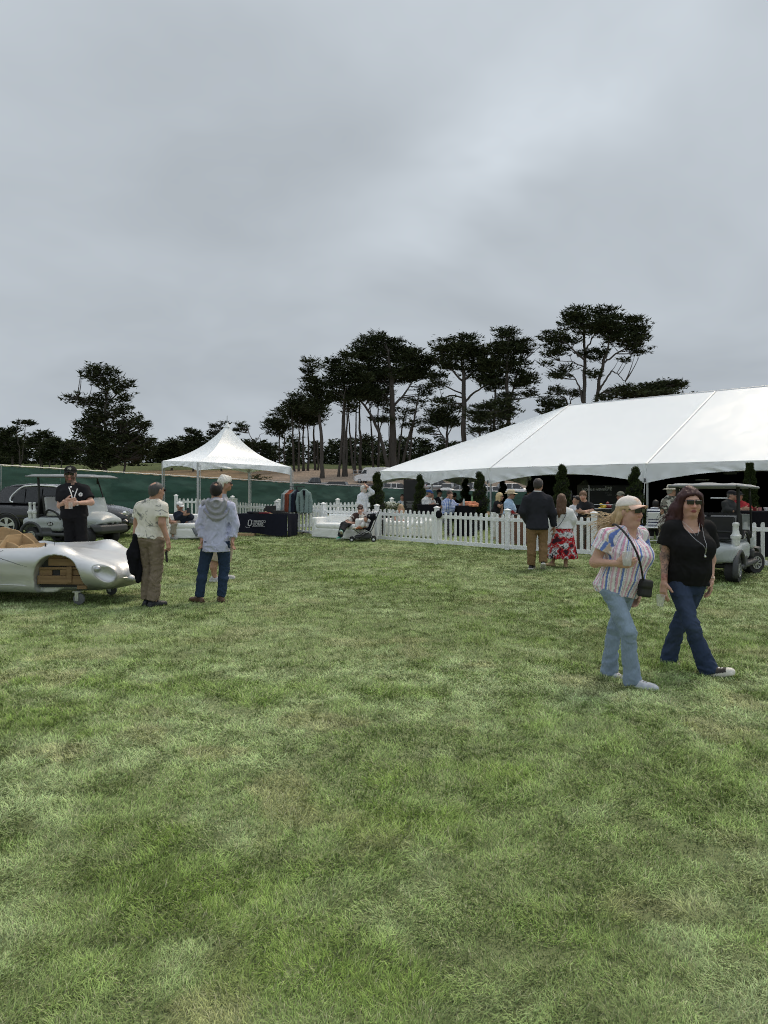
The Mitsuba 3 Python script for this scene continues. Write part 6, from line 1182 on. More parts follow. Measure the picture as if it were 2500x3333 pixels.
# ---- people further off
def gnd(p): return float(gz(p[0], p[1]))
m17 = Person('man in a dark blazer and tan chinos walking towards the fence', 14.1, C5,
             dict(head=(340, 425), neck=(332, 505), pel=(330, 870), shL=(215, 570), shR=(450, 570), elL=(172, 715, .02), wrL=(225, 830, .12), elR=(490, 730), wrR=(508, 880, .05), hipL=(270, 900), hipR=(388, 900), knL=(268, 1100), knR=(392, 1085, -.03), anL=(264, 1292), anR=(392, 1262, -.12)), f=178, hf=165, H=1.83, feet={'L': (165, 0), 'R': (182, -32)}, seed=17, skin='tan')
m17.body({'R': dict(d=np.array([.1, 0, -1.]), th=np.array([-.3, 1, 0]), curl=.6), 'L': dict(d=np.array([.5, .5, -.5]), th=np.array([0, 1, 0]), curl=.5)})
m17.shirt((.024, .025, .032), sleeve=1.94, hem=-.10, e=.022, loose=.014, fold=.005, open_hem=.02, name='blazer', collar=None, vneck=dict(r=.055, fwd=.03), vary=.2)
cl = tube([m17.j['neck'] + (m17.rt * math.cos(a) + m17.fw * math.sin(a)) * .066 + [0, 0, .018] for a in np.linspace(0, 2 * PI, 16)], .016, 6); part(m17.key, 'shirt_collar', cl, 'white_vinyl', smooth=True)
m17.trousers((.20, .125, .062), loose=.018, hem=.078, label='tan chinos'); m17.shoes((.012, .012, .014), (.62, .60, .55), sole_h=.03); m17.hair((.045, .038, .036), vol=.014, grain=.008)
w18 = Person('woman in white jacket and long red floral skirt walking away', 14.5, C5,
             dict(head=(588, 585), neck=(600, 672), pel=(598, 900), shL=(530, 712), shR=(680, 712), elL=(518, 800), wrL=(500, 895, .02), elR=(712, 800), wrR=(700, 880, .06), hipL=(560, 930), hipR=(635, 930), knL=(545, 1090), knR=(635, 1100), anL=(492, 1265, .05), anR=(636, 1300, -.05)), f=192, hf=185, H=1.60, build='f', g=1.12, feet={'L': (240, 0), 'R': (182, 0)}, seed=18, skin='tan')
w18.body({'L': dict(d=np.array([-.1, -.05, -1.]), th=np.array([0, 1, 0]), curl=.7), 'R': dict(d=np.array([0, 0, -1.]), th=np.array([0, 1, 0]), curl=.4)}, bare_leg=True)
w18.shirt((.70, .70, .70), sleeve=1.9, hem=.02, e=.020, loose=.012, name='jacket', vary=.06)
S = Sdf(); z0 = gnd(w18.j['pel']) + .19; hh = w18.j['pel'][2] + .06 - z0; S.loft([w18.j['pel'][0], w18.j['pel'][1], z0], [(0, .31, .23, -.02), (hh * .4, .265, .20, -.012), (hh * .75, .225, .17), (hh, .165, .125)], np.stack([w18.rt, w18.fw, [0, 0, 1.]], 1), .02)
S.push(lambda p: .016 * np.sin(np.arctan2(p[..., 1] - w18.j['pel'][1], p[..., 0] - w18.j['pel'][0]) * 13 + 3 * nnoise(p * 3)) * np.clip((w18.j['pel'][2] - .1 - p[..., 2]) / .5, 0, 1))
def floral(s, v):
    q = v * np.array([1, 1, 1]); c = np.repeat(np.array([[.40, .018, .024]]), len(v), 0); a = nfbm(q * 9, 2, 3); b = np.abs(nfbm(q * 20 + 2 * nfbm(q * 11, 2, 9)[:, None], 2, 6) - .5); big_ = a > .56; c[big_] = [.62, .62, .64]; c[big_ & (b < .05)] = [.02, .02, .025]; c[~big_ & (b < .030) & (a > .42)] = [.55, .50, .50]; c[~big_ & (a < .36)] = [.05, .02, .03]; return c
w18.wear('skirt', S, floral, 'long red skirt with white flowers', fold=.004, vary=.05)
w18.shoes((.42, .30, .16), (.20, .14, .08), name='sandal', length=.9); w18.hair((.115, .062, .036), vol=.014, nape=-.10, extra=lambda S, s: [S.cone(s.Q((x, -.07, -.03)), s.Q((x * 1.3 - .02, -.115, -.27)), .052, .034, .03) for x in (-.05, 0, .05)] + [S.cone(s.Q((-.05, -.11, -.24)), s.Q((-.055, -.12, -.36)), .045, .018, .03)], grain=.009)
ps = thing('shoulder_strap', 'thin grey bag strap across the back of the white jacket', 'bag'); put(ps, tube(catmull([w18.j['neck'] + w18.rt * .09 - w18.fw * .03, w18.T(.6) - w18.fw * .155 + w18.rt * .02, w18.T(.12) - w18.fw * .165 - w18.rt * .12, w18.T(.05) - w18.rt * .2], 5), .007, 5), 'grey_plastic')
pa = thing('papers', 'white papers held by the woman in the red skirt', 'paper'); put(pa, hull([P(*C5(x, y), 14.42 + d) for x, y in ((462, 885), (498, 900), (478, 1030), (452, 1060), (428, 1020)) for d in (0, .012)]), 'white_vinyl')
# seated man with the white cap and his neighbour on the left sofa
sf = 20.7
m7 = Person('man in white cap and navy jacket lounging on the left sofa with a phone', sf, CB, dict(head=(724, 470), neck=(722, 548, .02), pel=(790, 715, .1), shR=(668, 580, -.10), shL=(775, 575, .14), elR=(690, 655, -.16), wrR=(785, 590, -.26), elL=(880, 625, .05), wrL=(835, 575, -.22), hipR=(800, 705, -.02), hipL=(830, 690, .16), knR=(905, 755, -.22), knL=(960, 715, .02), anR=(985, 880, -.35), anL=(1040, 860, -.12)), f=55, hf=42, tilt=-14, H=1.74, build='heavy', feet={'R': (60, 0), 'L': (70, 0)}, seed=21, skin='tan')
m7.body({'R': dict(d=np.array([.8, -.2, .2]), th=np.array([0, -.2, 1]), curl=.5), 'L': dict(d=np.array([-.7, -.4, .2]), th=np.array([0, -.2, 1]), curl=.5)})
m7.shirt((.014, .019, .030), sleeve=1.9, hem=-.1, e=.02, loose=.015, name='jacket', collar=(.014, .019, .03)); m7.trousers((.20, .21, .235), hem=.07); m7.shoes((.3, .3, .3)); m7.cap((.72, .72, .72), tilt=0, logo=((.12, .12, .14), .03, .015)); m7.hair((.2, .19, .18), vol=.004, hat=0)
held('smartphone', 'black phone in the hands of the man in the white cap', 'phone', xf(box([0, 0, 0], [.09, .012, .15], .005), rotx(-.3), P(*CB(842, 530), sf - .3)), 'black')
m8 = Person('seated man in khaki trousers half hidden by the leaf shirted man', sf - .1, CB, dict(head=(440, 480), neck=(450, 560), pel=(505, 715, .1), shR=(385, 590, -.05), shL=(510, 590, .14), elR=(420, 680, -.15), wrR=(530, 655, -.3), elL=(540, 650, .1), wrL=(560, 650, -.25), hipR=(530, 710, -.02), hipL=(560, 700, .16), knR=(650, 705, -.28), knL=(685, 690, -.1), anR=(618, 925, -.3), anL=(690, 925, -.12)), f=50, H=1.74, feet={'R': (40, 0), 'L': (72, 0)}, seed=22, skin='tan')
m8.body({'L': dict(d=np.array([.6, -.5, -.2]), th=np.array([0, 0, 1.]), curl=.5)}); m8.shirt((.35, .36, .38), sleeve=.6); m8.trousers((.30, .26, .20), hem=.085, frac=1.8); m8.shoes((.24, .23, .21), (.4, .4, .38)); m8.hair((.25, .24, .23))
for n in 'L': part(m8.key, 'sock', tube([m8.j['an' + n] + (m8.j['kn' + n] - m8.j['an' + n]) * q for q in (0, .28)], [.045, .052], 10), 'grey_plastic', smooth=True)
# woman on the white sofa and the child in the pushchair
sy_ = 21.0
w9 = Person('seated woman in brown vest resting her chin on her hand on the white sofa', sy_, C3, dict(head=(1072, 682, -.02), neck=(1068, 738), pel=(1010, 850, .05), shR=(1010, 765, -.02), shL=(1112, 760, .04), elR=(975, 800, -.1), wrR=(935, 815, -.2), elL=(1095, 790, -.1), wrL=(1075, 740, -.20), hipR=(985, 850, -.05), hipL=(1030, 850, .02), knR=(885, 855, -.42), knL=(915, 840, -.40), anR=(850, 985, -.42), anL=(872, 925, -.62)), f=-18, hf=-4, tilt=-8, H=1.68, build='f', g=1.08, feet={'R': (-25, 0), 'L': (-10, 22)}, seed=23, drop=False)
w9.body({'R': dict(d=np.array([-.6, -.4, -.3]), th=np.array([.2, 0, 1.]), curl=.5), 'L': dict(d=np.array([-.2, -.1, 1.]), th=np.array([-1, -.2, 0]), curl=1.1)})
def vest(s, v):
    L = (v - s.j['pel']) @ s.tR; c = np.repeat(np.array([[.050, .030, .026]]), len(v), 0)
    for n in 'RL':
        a, b, w = s.j['sh' + n], s.j['el' + n], s.j['wr' + n]; d = np.minimum(np.linalg.norm(v - (a + (b - a) * np.clip(((v - a) @ (b - a)) / ((b - a) @ (b - a)), .12, 1)[:, None]), axis=1), np.linalg.norm(v - (b + (w - b) * np.clip(((v - b) @ (w - b)) / ((w - b) @ (w - b)), 0, 1)[:, None]), axis=1)); c[(d < .085) & (np.linalg.norm(v - a, axis=1) > .07)] = [.52, .50, .46]
    return c
w9.shirt(vest, sleeve=1.9, loose=.014, e=.02, name='vest_and_blouse'); w9.trousers((.030, .030, .033), loose=.02, hem=.075); w9.shoes((.05, .30, .20), (.62, .64, .62), sole_h=.035); w9.hair((.05, .025, .018), vol=.012); w9.glasses()
stk = thing('pushchair', 'black folding pushchair with hood in front of the picket fence', 'pushchair'); PY = 20.35; sp = lambda x, y, d=0: P(*C3(x, y), PY + d); g0 = gnd(sp(1090, 1000))
for d in (-.22, .22):
    part(stk, 'frame', tube(catmull([sp(1275, 705, d), sp(1262, 740, d), sp(1200, 900, d), sp(1168, 935, d), sp(1080, 985, d), sp(985, 1012, d)], 5), .013, 6), 'black', True); part(stk, 'frame', tube(catmull([sp(1180, 925, d), sp(1195, 975, d), sp(1208, 1015, d)], 4), .013, 6), 'black', True); part(stk, 'frame', tube([sp(1150, 925, d), sp(1075, 960, d), sp(1000, 905, d)], .012, 6), 'black', True)
    for x, r in ((978, .065), (1215, .075)):
        c = sp(x, 1000, d); c[2] = gnd(c) + r; part(stk, 'wheel', xf(lathe([(r * .45, -.018), (r * .9, -.02), (r, -.008), (r, .008), (r * .9, .02), (r * .45, .018)], 18), rotx(PI / 2), c), 'rubber', smooth=40); part(stk, 'hub', xf(lathe([(.001, -.014), (r * .62, -.012), (r * .62, .012), (.001, .014)], 14), rotx(PI / 2), c), 'white_vinyl', smooth=40)
part(stk, 'handle', tube([sp(1275, 705, -.22), sp(1285, 695, 0), sp(1275, 705, .22)], .014, 6), 'black', True)
S = Sdf(); S.cone(sp(1165, 905, -.12), sp(1225, 745, -.12), .03, .03, .03); S.cone(sp(1165, 905, .12), sp(1225, 745, .12), .03, .03, .03); S.box(sp(1193, 830), (.035, .2, .26), .03, roty(.37), .04); S.box(sp(1100, 895), (.20, .19, .03), .03, roty(.05), .04); part(stk, 'seat', S.mesh(.016), 'black_cloth', smooth=True)
S = Sdf(); S.ell(sp(1190, 775), (.15, .22, .13), roty(-.45)); S.ell(sp(1160, 812), (.15, .19, .13), roty(-.45), .01, 'sub'); part(stk, 'hood', S.mesh(.014), 'black_cloth', smooth=True)
part(stk, 'hood_mark', tube([sp(1168, 760, -.225) + .014 * np.array([math.cos(a), 0, math.sin(a)]) for a in np.linspace(0, 2 * PI, 12)], .004, 5), 'white_vinyl')
S = Sdf(); S.box(sp(1095, 985), (.22, .19, .05), .04, k=.04); S.box(sp(1150, 975), (.1, .19, .07), .04, k=.04); part(stk, 'basket', S.mesh(.018), 'dark_plastic', smooth=True); part(stk, 'foot_rest', xf(box([0, 0, 0], [.16, .36, .03], .01), None, sp(1020, 902)), 'grey_plastic')
bl_ = thing('muslin_cloth', 'white and dark patterned cloth tucked into the pushchair handle', 'cloth'); S = Sdf(); S.cone(sp(1185, 735, -.1), sp(1255, 725, .05), .05, .04, .03); S.cone(sp(1235, 735, -.05), sp(1225, 775, -.1), .045, .02, .03); S.push(lambda p: .01 * (nfbm(p * 30, 2) - .5)); m = S.mesh(.012); put(bl_, m, 'v_cloth', smooth=True, color=np.where((nnoise(np.array(m.vertices) * 40) > .6)[:, None], [.08, .08, .12], [.62, .62, .64]))
kid = Person('dark haired toddler sitting in the pushchair', PY - .05, C3, dict(head=(1130, 790, -.06), neck=(1132, 826, -.02), pel=(1128, 880, .02), shR=(1105, 838, -.08), shL=(1158, 838, .05), elR=(1095, 862, -.14), wrR=(1080, 878, -.16), elL=(1160, 865, 0), wrL=(1130, 880, -.14), hipR=(1118, 880, -.04), hipL=(1138, 880, .03), knR=(1060, 872, -.16), knL=(1090, 880, -.12), anR=(1015, 893, -.18), anL=(1045, 893, -.10)), f=-25, hf=-18, H=.80, build='m', g=1.05, hh=.165, feet={'R': (-40, 30), 'L': (-40, 30)}, seed=24, drop=False, skin='fair')
kid.body({}, eyes=True); kid.shirt((.58, .56, .54), sleeve=1.8, name='top'); kid.trousers((.38, .13, .055), loose=.006, label='orange trousers'); kid.shoes((.45, .42, .38)); kid.hair((.035, .02, .015), vol=.008)
hs_ = thing('harness', 'black five point harness over the toddler', 'harness'); put(hs_, cat([tube([kid.j['neck'] + kid.rt * s * .035 + kid.fw * .05, kid.T(.4) + kid.fw * .085, kid.T(.05) + kid.fw * .07 + kid.rt * s * .02], .010, 5) for s in (-1, 1)]), 'black')
# man with his hand on his head
m11 = Person('white haired man in a white shirt scratching his head behind the fence', 22.4, C3, dict(head=(1112, 468), neck=(1098, 515), pel=(1108, 690), shR=(1062, 545, -.12), shL=(1132, 540, .12), elR=(1058, 625, -.16), wrR=(1092, 690, -.2), elL=(1200, 508, .02), wrL=(1150, 445, -.06), hipR=(1095, 705, -.08), hipL=(1130, 705, .08)), f=62, hf=55, H=1.78, seed=25)
m11.body({'L': dict(d=np.array([-.7, -.1, .5]), th=np.array([-.4, -.7, -.2]), curl=.3), 'R': dict(d=np.array([.3, -.1, -1]), th=np.array([.8, 0, 0]), curl=.5)}, beard=(.5, .48, .45)); m11.shirt((.62, .64, .68), sleeve=1.85, hem=-.12, collar=(.62, .64, .68), loose=.016); m11.trousers((.30, .31, .34)); m11.shoes((.1, .08, .06)); m11.hair((.55, .54, .52), vol=.010)
bdg = thing('name_badge', 'white badge and strap on the chest of the white haired man', 'badge'); put(bdg, cat([tube([m11.j['neck'] + m11.fw * .1, m11.T(.5) + m11.fw * .15, m11.T(.3) + m11.fw * .16], .008, 5), xf(box([0, 0, 0], [.10, .02, .14], .004), rotz(.6), m11.T(.28) + m11.fw * .18)]), 'white_vinyl')
# drinkers under the marquee
m12 = Person('man in blue cap and pale shirt leaning on the bar table', 25.2, C4, dict(head=(598, 470), neck=(572, 508), pel=(552, 640), shR=(540, 535, -.12), shL=(605, 530, .10), elR=(545, 590, -.18), wrR=(620, 580, -.2), elL=(640, 570, .1), wrL=(628, 515, .0), hipR=(548, 655, -.09), hipL=(565, 655, .09)), f=78, hf=82, H=1.76, build='heavy', seed=26, skin='tan')
m12.body({'L': dict(d=np.array([-.1, 0, 1.]), th=np.array([-1, 0, 0]), curl=1.), 'R': dict(d=np.array([1, 0, 0.]), th=np.array([0, 0, 1.]), curl=.5)}); m12.shirt(lambda s, v: np.where((np.abs(np.sin(v[:, 2:3] * 60)) < .18) | (np.abs(np.sin((v @ s.fw)[:, None] * 60)) < .18), [.36, .38, .40], [.60, .60, .57]), sleeve=1.6, hem=-.12, collar=(.6, .6, .57), loose=.02); m12.trousers((.10, .09, .08)); m12.shoes((.05, .04, .03)); m12.hair((.12, .11, .10), vol=.004, hat=0); m12.cap((.035, .075, .20), tilt=-4)
m13 = Person('man in blue checked shirt with sunglasses and hand to his mouth', 22.2, C4, dict(head=(798, 480), neck=(778, 525), pel=(775, 660), shR=(738, 558, -.12), shL=(822, 548, .12), elR=(762, 610, -.22), wrR=(812, 520, -.20), elL=(850, 590, .12), wrL=(895, 585, .0), hipR=(765, 675, -.09), hipL=(790, 675, .09)), f=58, hf=48, H=1.78, build='heavy', g=1.05, seed=27, skin='tan')
m13.body({'R': dict(d=np.array([.0, -.1, 1.]), th=np.array([-.6, .6, 0]), curl=1.0), 'L': dict(d=np.array([1, -.1, 0.]), th=np.array([0, 0, 1.]), curl=.4)})
def check(s, v):
    L = (v - s.j['pel']) @ s.tR; a = np.arctan2(L[:, 0], L[:, 1]) * .19; A = np.mod(a / .042, 1) < .45; B = np.mod(L[:, 2] / .042, 1) < .45; c = np.repeat(np.array([[.60, .62, .68]]), len(v), 0); c[A ^ B] = [.20, .28, .52]; c[A & B] = [.035, .07, .26]; return c
m13.shirt(check, sleeve=1.85, hem=-.10, collar=(.3, .36, .55), loose=.018, res=.011); m13.trousers((.05, .05, .06)); m13.shoes((.05, .04, .03)); m13.hair((.03, .02, .016), vol=.006); m13.glasses()
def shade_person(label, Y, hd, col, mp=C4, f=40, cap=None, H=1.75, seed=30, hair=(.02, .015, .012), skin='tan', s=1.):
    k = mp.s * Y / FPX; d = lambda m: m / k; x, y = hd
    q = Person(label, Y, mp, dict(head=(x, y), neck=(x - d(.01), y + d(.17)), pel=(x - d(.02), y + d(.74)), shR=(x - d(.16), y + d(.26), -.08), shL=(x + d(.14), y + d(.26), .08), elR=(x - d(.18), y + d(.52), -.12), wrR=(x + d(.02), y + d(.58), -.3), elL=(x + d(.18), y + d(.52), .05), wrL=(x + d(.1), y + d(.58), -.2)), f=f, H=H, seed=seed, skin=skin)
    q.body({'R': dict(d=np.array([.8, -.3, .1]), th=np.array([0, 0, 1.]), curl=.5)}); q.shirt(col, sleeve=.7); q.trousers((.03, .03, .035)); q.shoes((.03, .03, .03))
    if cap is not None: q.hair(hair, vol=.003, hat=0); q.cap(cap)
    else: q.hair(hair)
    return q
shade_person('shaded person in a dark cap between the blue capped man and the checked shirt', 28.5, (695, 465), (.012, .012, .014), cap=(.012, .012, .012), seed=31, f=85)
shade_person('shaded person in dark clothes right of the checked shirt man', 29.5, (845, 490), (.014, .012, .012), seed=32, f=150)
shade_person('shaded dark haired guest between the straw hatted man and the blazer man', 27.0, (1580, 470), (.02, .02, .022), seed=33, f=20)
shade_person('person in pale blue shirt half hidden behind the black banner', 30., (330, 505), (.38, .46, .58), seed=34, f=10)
w15 = Person('blonde woman in black tank top and white trousers beside the straw hatted man', 21.0, C4, dict(head=(1290, 502), neck=(1272, 545), pel=(1245, 655), shR=(1262, 572, -.12), shL=(1300, 570, .12), elR=(1290, 600, -.2), wrR=(1310, 585, -.3), hipR=(1235, 670, -.08), hipL=(1255, 670, .08)), f=75, hf=80, H=1.66, build='f', seed=35, skin='tan')
w15.body({}); w15.shirt((.012, .012, .014), sleeve=.0, hem=-.05, name='tank_top', vneck=dict(r=.09, fwd=.02, drop=.03)); w15.trousers((.66, .66, .64), loose=.02); w15.shoes((.4, .3, .2)); w15.hair((.52, .40, .22), vol=.014, extra=lambda S, s: [S.cone(s.Q((x, -.06, -.02)), s.Q((x * 1.2, -.10, -.22)), .05, .03, .03) for x in (-.05, .0, .05)] + [S.cone(s.Q((.06, .02, .03)), s.Q((.075, -.02, -.15)), .03, .03, .03)], grain=.008); w15.glasses()
m16 = Person('man in straw hat and pale blue shirt facing right behind the fence', 20.2, C4, dict(head=(1402, 482), neck=(1380, 530), pel=(1372, 680), shR=(1355, 562, -.14), shL=(1398, 558, .14), elR=(1370, 640, -.2), wrR=(1415, 672, -.22), elL=(1420, 620, .2), wrL=(1430, 660, .15), hipR=(1365, 695, -.09), hipL=(1385, 695, .09)), f=80, hf=72, H=1.78, build='heavy', seed=36, skin='tan')
m16.body({'R': dict(d=np.array([1, -.2, -.2]), th=np.array([0, 0, 1.]), curl=.6)}); m16.shirt(lambda s, v: np.array([.34, .46, .60]) * (.85 + .3 * nnoise(v * 45))[:, None], sleeve=.8, hem=-.15, collar=(.36, .47, .60), loose=.025); m16.trousers((.30, .27, .22)); m16.shoes((.1, .07, .05)); m16.hair((.25, .23, .21), vol=.004); m16.glasses(); m16.straw_hat()
held('red_card', 'red and white folded card in the hand of the straw hatted man', 'paper', hull([P(*C4(x, y), 19.9 + d) for x, y in ((1393, 645), (1415, 632), (1455, 680), (1440, 700)) for d in (0, .015)]), 'taillight')
w19 = Person('smiling dark haired woman with sunglasses on her head leaning on the fence', 18.2, C5, dict(head=(752, 590), neck=(742, 645), pel=(735, 790), shR=(702, 665, -.02), shL=(770, 668, .08), elR=(690, 735, -.05), wrR=(720, 775, -.15)), f=-20, hf=-48, tilt=6, roll=-12, H=1.66, build='f', seed=37, skin='olive')
w19.body({}, lips=(.5, .2, .18)); w19.shirt((.66, .66, .68), sleeve=.6, loose=.02); w19.trousers((.1, .1, .12)); w19.shoes((.1, .1, .1)); w19.hair((.022, .015, .012), vol=.012); w19.glasses(on_head=True)
b20 = Person('teenage boy in a black tee shirt resting folded arms on the fence', 17.7, C5, dict(head=(822, 545, -.02), neck=(835, 605), pel=(850, 770, .15), shR=(782, 650), shL=(912, 645), elR=(785, 715, -.12), wrR=(870, 728, -.25), elL=(922, 705, -.10), wrL=(815, 712, -.24)), f=8, hf=-4, tilt=-8, H=1.72, build='m', g=.95, seed=38)
b20.body({'R': dict(d=np.array([1, -.1, 0.]), th=np.array([0, -.5, 1.]), curl=.3), 'L': dict(d=np.array([-1, -.1, 0.]), th=np.array([0, -.5, 1.]), curl=.3)}); b20.shirt((.020, .021, .024), sleeve=.75, loose=.02, hem=-.1); b20.trousers((.09, .08, .07)); b20.shoes((.1, .1, .1)); b20.hair((.15, .08, .045), vol=.016, line=.045, grain=.008)
m21 = shade_person('person in a camouflage cap just behind the pale capped woman', 19.0, (1225, 548), (.05, .06, .05), mp=C5, f=-40, cap=(.16, .16, .13), seed=39, skin='tan')
p22 = Person('person in navy striped shirt on a white folding chair, back turned', 19.6, C6, dict(head=(312, 705, .12), neck=(300, 752, .06), pel=(290, 960), shL=(238, 780), shR=(350, 780), elL=(240, 870, .1), elR=(372, 860, .15), wrL=(280, 890, .3), wrR=(360, 880, .38), hipL=(268, 970), hipR=(318, 970), knL=(262, 975, .42), knR=(335, 975, .42), anL=(262, 1085, .40), anR=(335, 1085, .40)), f=172, H=1.72, build='heavy', seed=40, skin='deep')
p22.body({}); p22.shirt(lambda s, v: np.where((np.mod(v[:, 2] / .075, 1) < .36)[:, None], [.02, .028, .06], [.62, .63, .64]), sleeve=.75, hem=-.1, res=.010); p22.trousers((.03, .03, .035)); p22.shoes((.5, .5, .5)); p22.hair((.012, .010, .009))
fc = thing('folding_chair', 'white folding chair under the person in the striped shirt', 'chair'); fo = P(*C6(290, 1100), 19.45); fo[2] = gnd(fo); fp = lambda x, y, z: fo + np.array([x, y, z])
for sx in (-.21, .21): part(fc, 'leg', tube([fp(sx, -.20, 0), fp(sx, .02, .45), fp(sx * .96, .05, .50)], .016, 6), 'white_vinyl'); part(fc, 'leg', tube([fp(sx * .9, .32, 0), fp(sx * .9, .0, .45), fp(sx * .95, -.12, .88)], .016, 6), 'white_vinyl')
part(fc, 'seat', box(fp(0, .12, .46), [.40, .38, .03], .01), 'white_vinyl'); part(fc, 'backrest', xf(box([0, 0, 0], [.40, .02, .18], .008), rotx(.2), fp(0, -.10, .80)), 'white_vinyl'); part(fc, 'stretcher', tube([fp(-.2, -.15, .12), fp(.2, -.15, .12)], .012, 6), 'white_vinyl')
m23 = Person('man in leafy printed shirt and straw hat behind the woman in black', 16.6, C6, dict(head=(505, 545), neck=(490, 610), pel=(450, 960), shL=(420, 660), shR=(545, 650), elL=(395, 800), wrL=(420, 920, .1)), f=155, hf=120, H=1.80, build='heavy', seed=41, skin='tan')
m23.body({}); m23.shirt(lambda s, v: np.where((nfbm(v * 13, 2, 4) > .52)[:, None], [.46, .45, .40], np.where((nfbm(v * 17 + 5, 2, 8) > .5)[:, None], [.03, .035, .03], [.20, .19, .16])), sleeve=.7, hem=-.15, loose=.03); m23.trousers((.2, .17, .12)); m23.shoes((.1, .08, .06)); m23.hair((.3, .28, .26), vol=.004); m23.straw_hat((.60, .57, .48), (.08, .07, .06))
m24 = Person('man in black cap and charcoal jacket seated at the cloth covered table', 17.2, C6, dict(head=(1228, 600, -.02), neck=(1205, 655), pel=(1180, 830), shR=(1135, 690, -.12), shL=(1225, 688, .12), elR=(1160, 775, -.2), wrR=(1240, 790, -.25), elL=(1270, 760, .12), wrL=(1330, 770, .0)), f=62, hf=68, H=1.76, build='heavy', seed=42, skin='tan')
m24.body({'L': dict(d=np.array([1, 0, 0.]), th=np.array([0, 0, 1.]), curl=.4)}); m24.shirt((.028, .030, .030), sleeve=1.9, loose=.016, collar=(.55, .5, .5), name='jacket'); m24.trousers((.05, .05, .06)); m24.shoes((.05, .05, .05)); m24.hair((.1, .09, .08), vol=.003, hat=0); m24.cap((.015, .015, .018)); 
m25 = Person('man in black cap and red jacket with his arm along the table', 17.8, C6, dict(head=(1302, 605, -.02), neck=(1300, 660), pel=(1310, 840), shR=(1262, 700, -.1), shL=(1362, 695, .1), elR=(1290, 770, -.2), wrR=(1370, 760, -.3), elL=(1420, 740, .05), wrL=(1475, 772, -.1)), f=45, hf=60, H=1.76, build='heavy', seed=43, skin='tan')
m25.body({'L': dict(d=np.array([1, 0, 0.]), th=np.array([0, 0, 1.]), curl=.4), 'R': dict(d=np.array([.8, -.3, 0.]), th=np.array([0, 0, 1.]), curl=.4)}); m25.shirt((.24, .014, .022), sleeve=1.9, loose=.016, collar=(.5, .48, .48), name='jacket'); m25.trousers((.05, .05, .06)); m25.shoes((.05, .05, .05)); m25.hair((.1, .09, .08), vol=.003, hat=0); m25.cap((.02, .02, .022))
w26 = Person('blonde girl bent forward on the white bench behind the fence', 22.9, C4, dict(head=(315, 615, -.2), neck=(300, 650, -.05), pel=(275, 760, .15), shR=(262, 668, -.1), shL=(345, 668, 0), elR=(262, 720, -.25), wrR=(300, 745, -.4), elL=(360, 720, -.2), wrL=(330, 745, -.4), hipR=(265, 765, .1), hipL=(300, 765, .15), knR=(250, 790, -.3), knL=(320, 790, -.3), anR=(245, 890, -.3), anL=(320, 890, -.3)), f=10, tilt=-35, H=1.62, build='f', seed=44)
w26.body({}); w26.shirt((.30, .24, .22), sleeve=.7); w26.trousers((.06, .08, .14)); w26.shoes((.5, .5, .5)); w26.hair((.36, .25, .15), vol=.016, extra=lambda S, s: [S.cone(s.Q((x, .03, .0)), s.Q((x * 1.3, .06, -.2)), .035, .025, .03) for x in (-.08, .08)] + [S.cone(s.Q((0, -.06, -.02)), s.Q((0, -.09, -.18)), .07, .04, .03)])
# ------------------------------------------------------------------ sofas, rack, tables, banner and what lies on them
def sofa(label, A, u, L, depth=.78, group=None, h=.70):
    A = np.asarray(A, float); u = unit(np.append(u, 0))[:2]; th = math.atan2(u[1], u[0]); R = rotz(th); t = np.array([A[0], A[1], float(gz(*A)) - .0]); k = thing('sofa', label, 'sofa', group)
    def pc(n, c, s, rad, sm_=True, fold=.004):
        S = Sdf(); S.box(c, np.array(s) / 2, rad); S.push(lambda p: fold * 2 * (nfbm(p * [5, 5, 9], 2, int(c[0] * 7) % 9) - .5)); part(k, n, xf(S.mesh(.022), R, t), 'white_leather', smooth=True)
    pc('base', (L / 2, depth / 2, .15), (L - .02, depth - .02, .29), .03); pc('armrest', (.09, depth / 2, h * .44), (.19, depth, h * .88), .05); pc('armrest', (L - .10, depth / 2, h * .44), (.20, depth, h * .88), .05)
    pc('backrest', (L / 2, depth - .11, h / 2), (L - .3, .22, h), .06); pc('seat_cushion', (L / 2, depth * .42, .36), (L - .38, depth * .82, .17), .06, fold=.007)
    return k
u_ = np.array([.76, -.65])
sofa('white leather sofa with the seated woman, against the picket fence', (X_at(1013, 21.75), 21.75), u_, 2.0)
sofa('white leather sofa at left under the man in the white cap', (X_at(495, 20.3), 20.3), np.array([1., .05]), 1.75, .85, h=.69)
sofa('white bench seat behind the fence under the bent girl', (X_at(1235, 22.4), 22.6), u_, 1.9, .7, h=.6)
th_ = thing('white_throw', 'white cloth thrown over the bench behind the fence', 'cloth'); S = Sdf(); q = lambda x, y, d=0: P(*C4(x, y), 21.3 + d); S.cone(q(470, 720), q(400, 800, -.1), .05, .07, .04); S.cone(q(440, 740), q(360, 815, -.1), .04, .05, .04); S.push(lambda p: .012 * (nfbm(p * 18, 2) - .5)); put(th_, S.mesh(.016), 'white_leather', smooth=True)
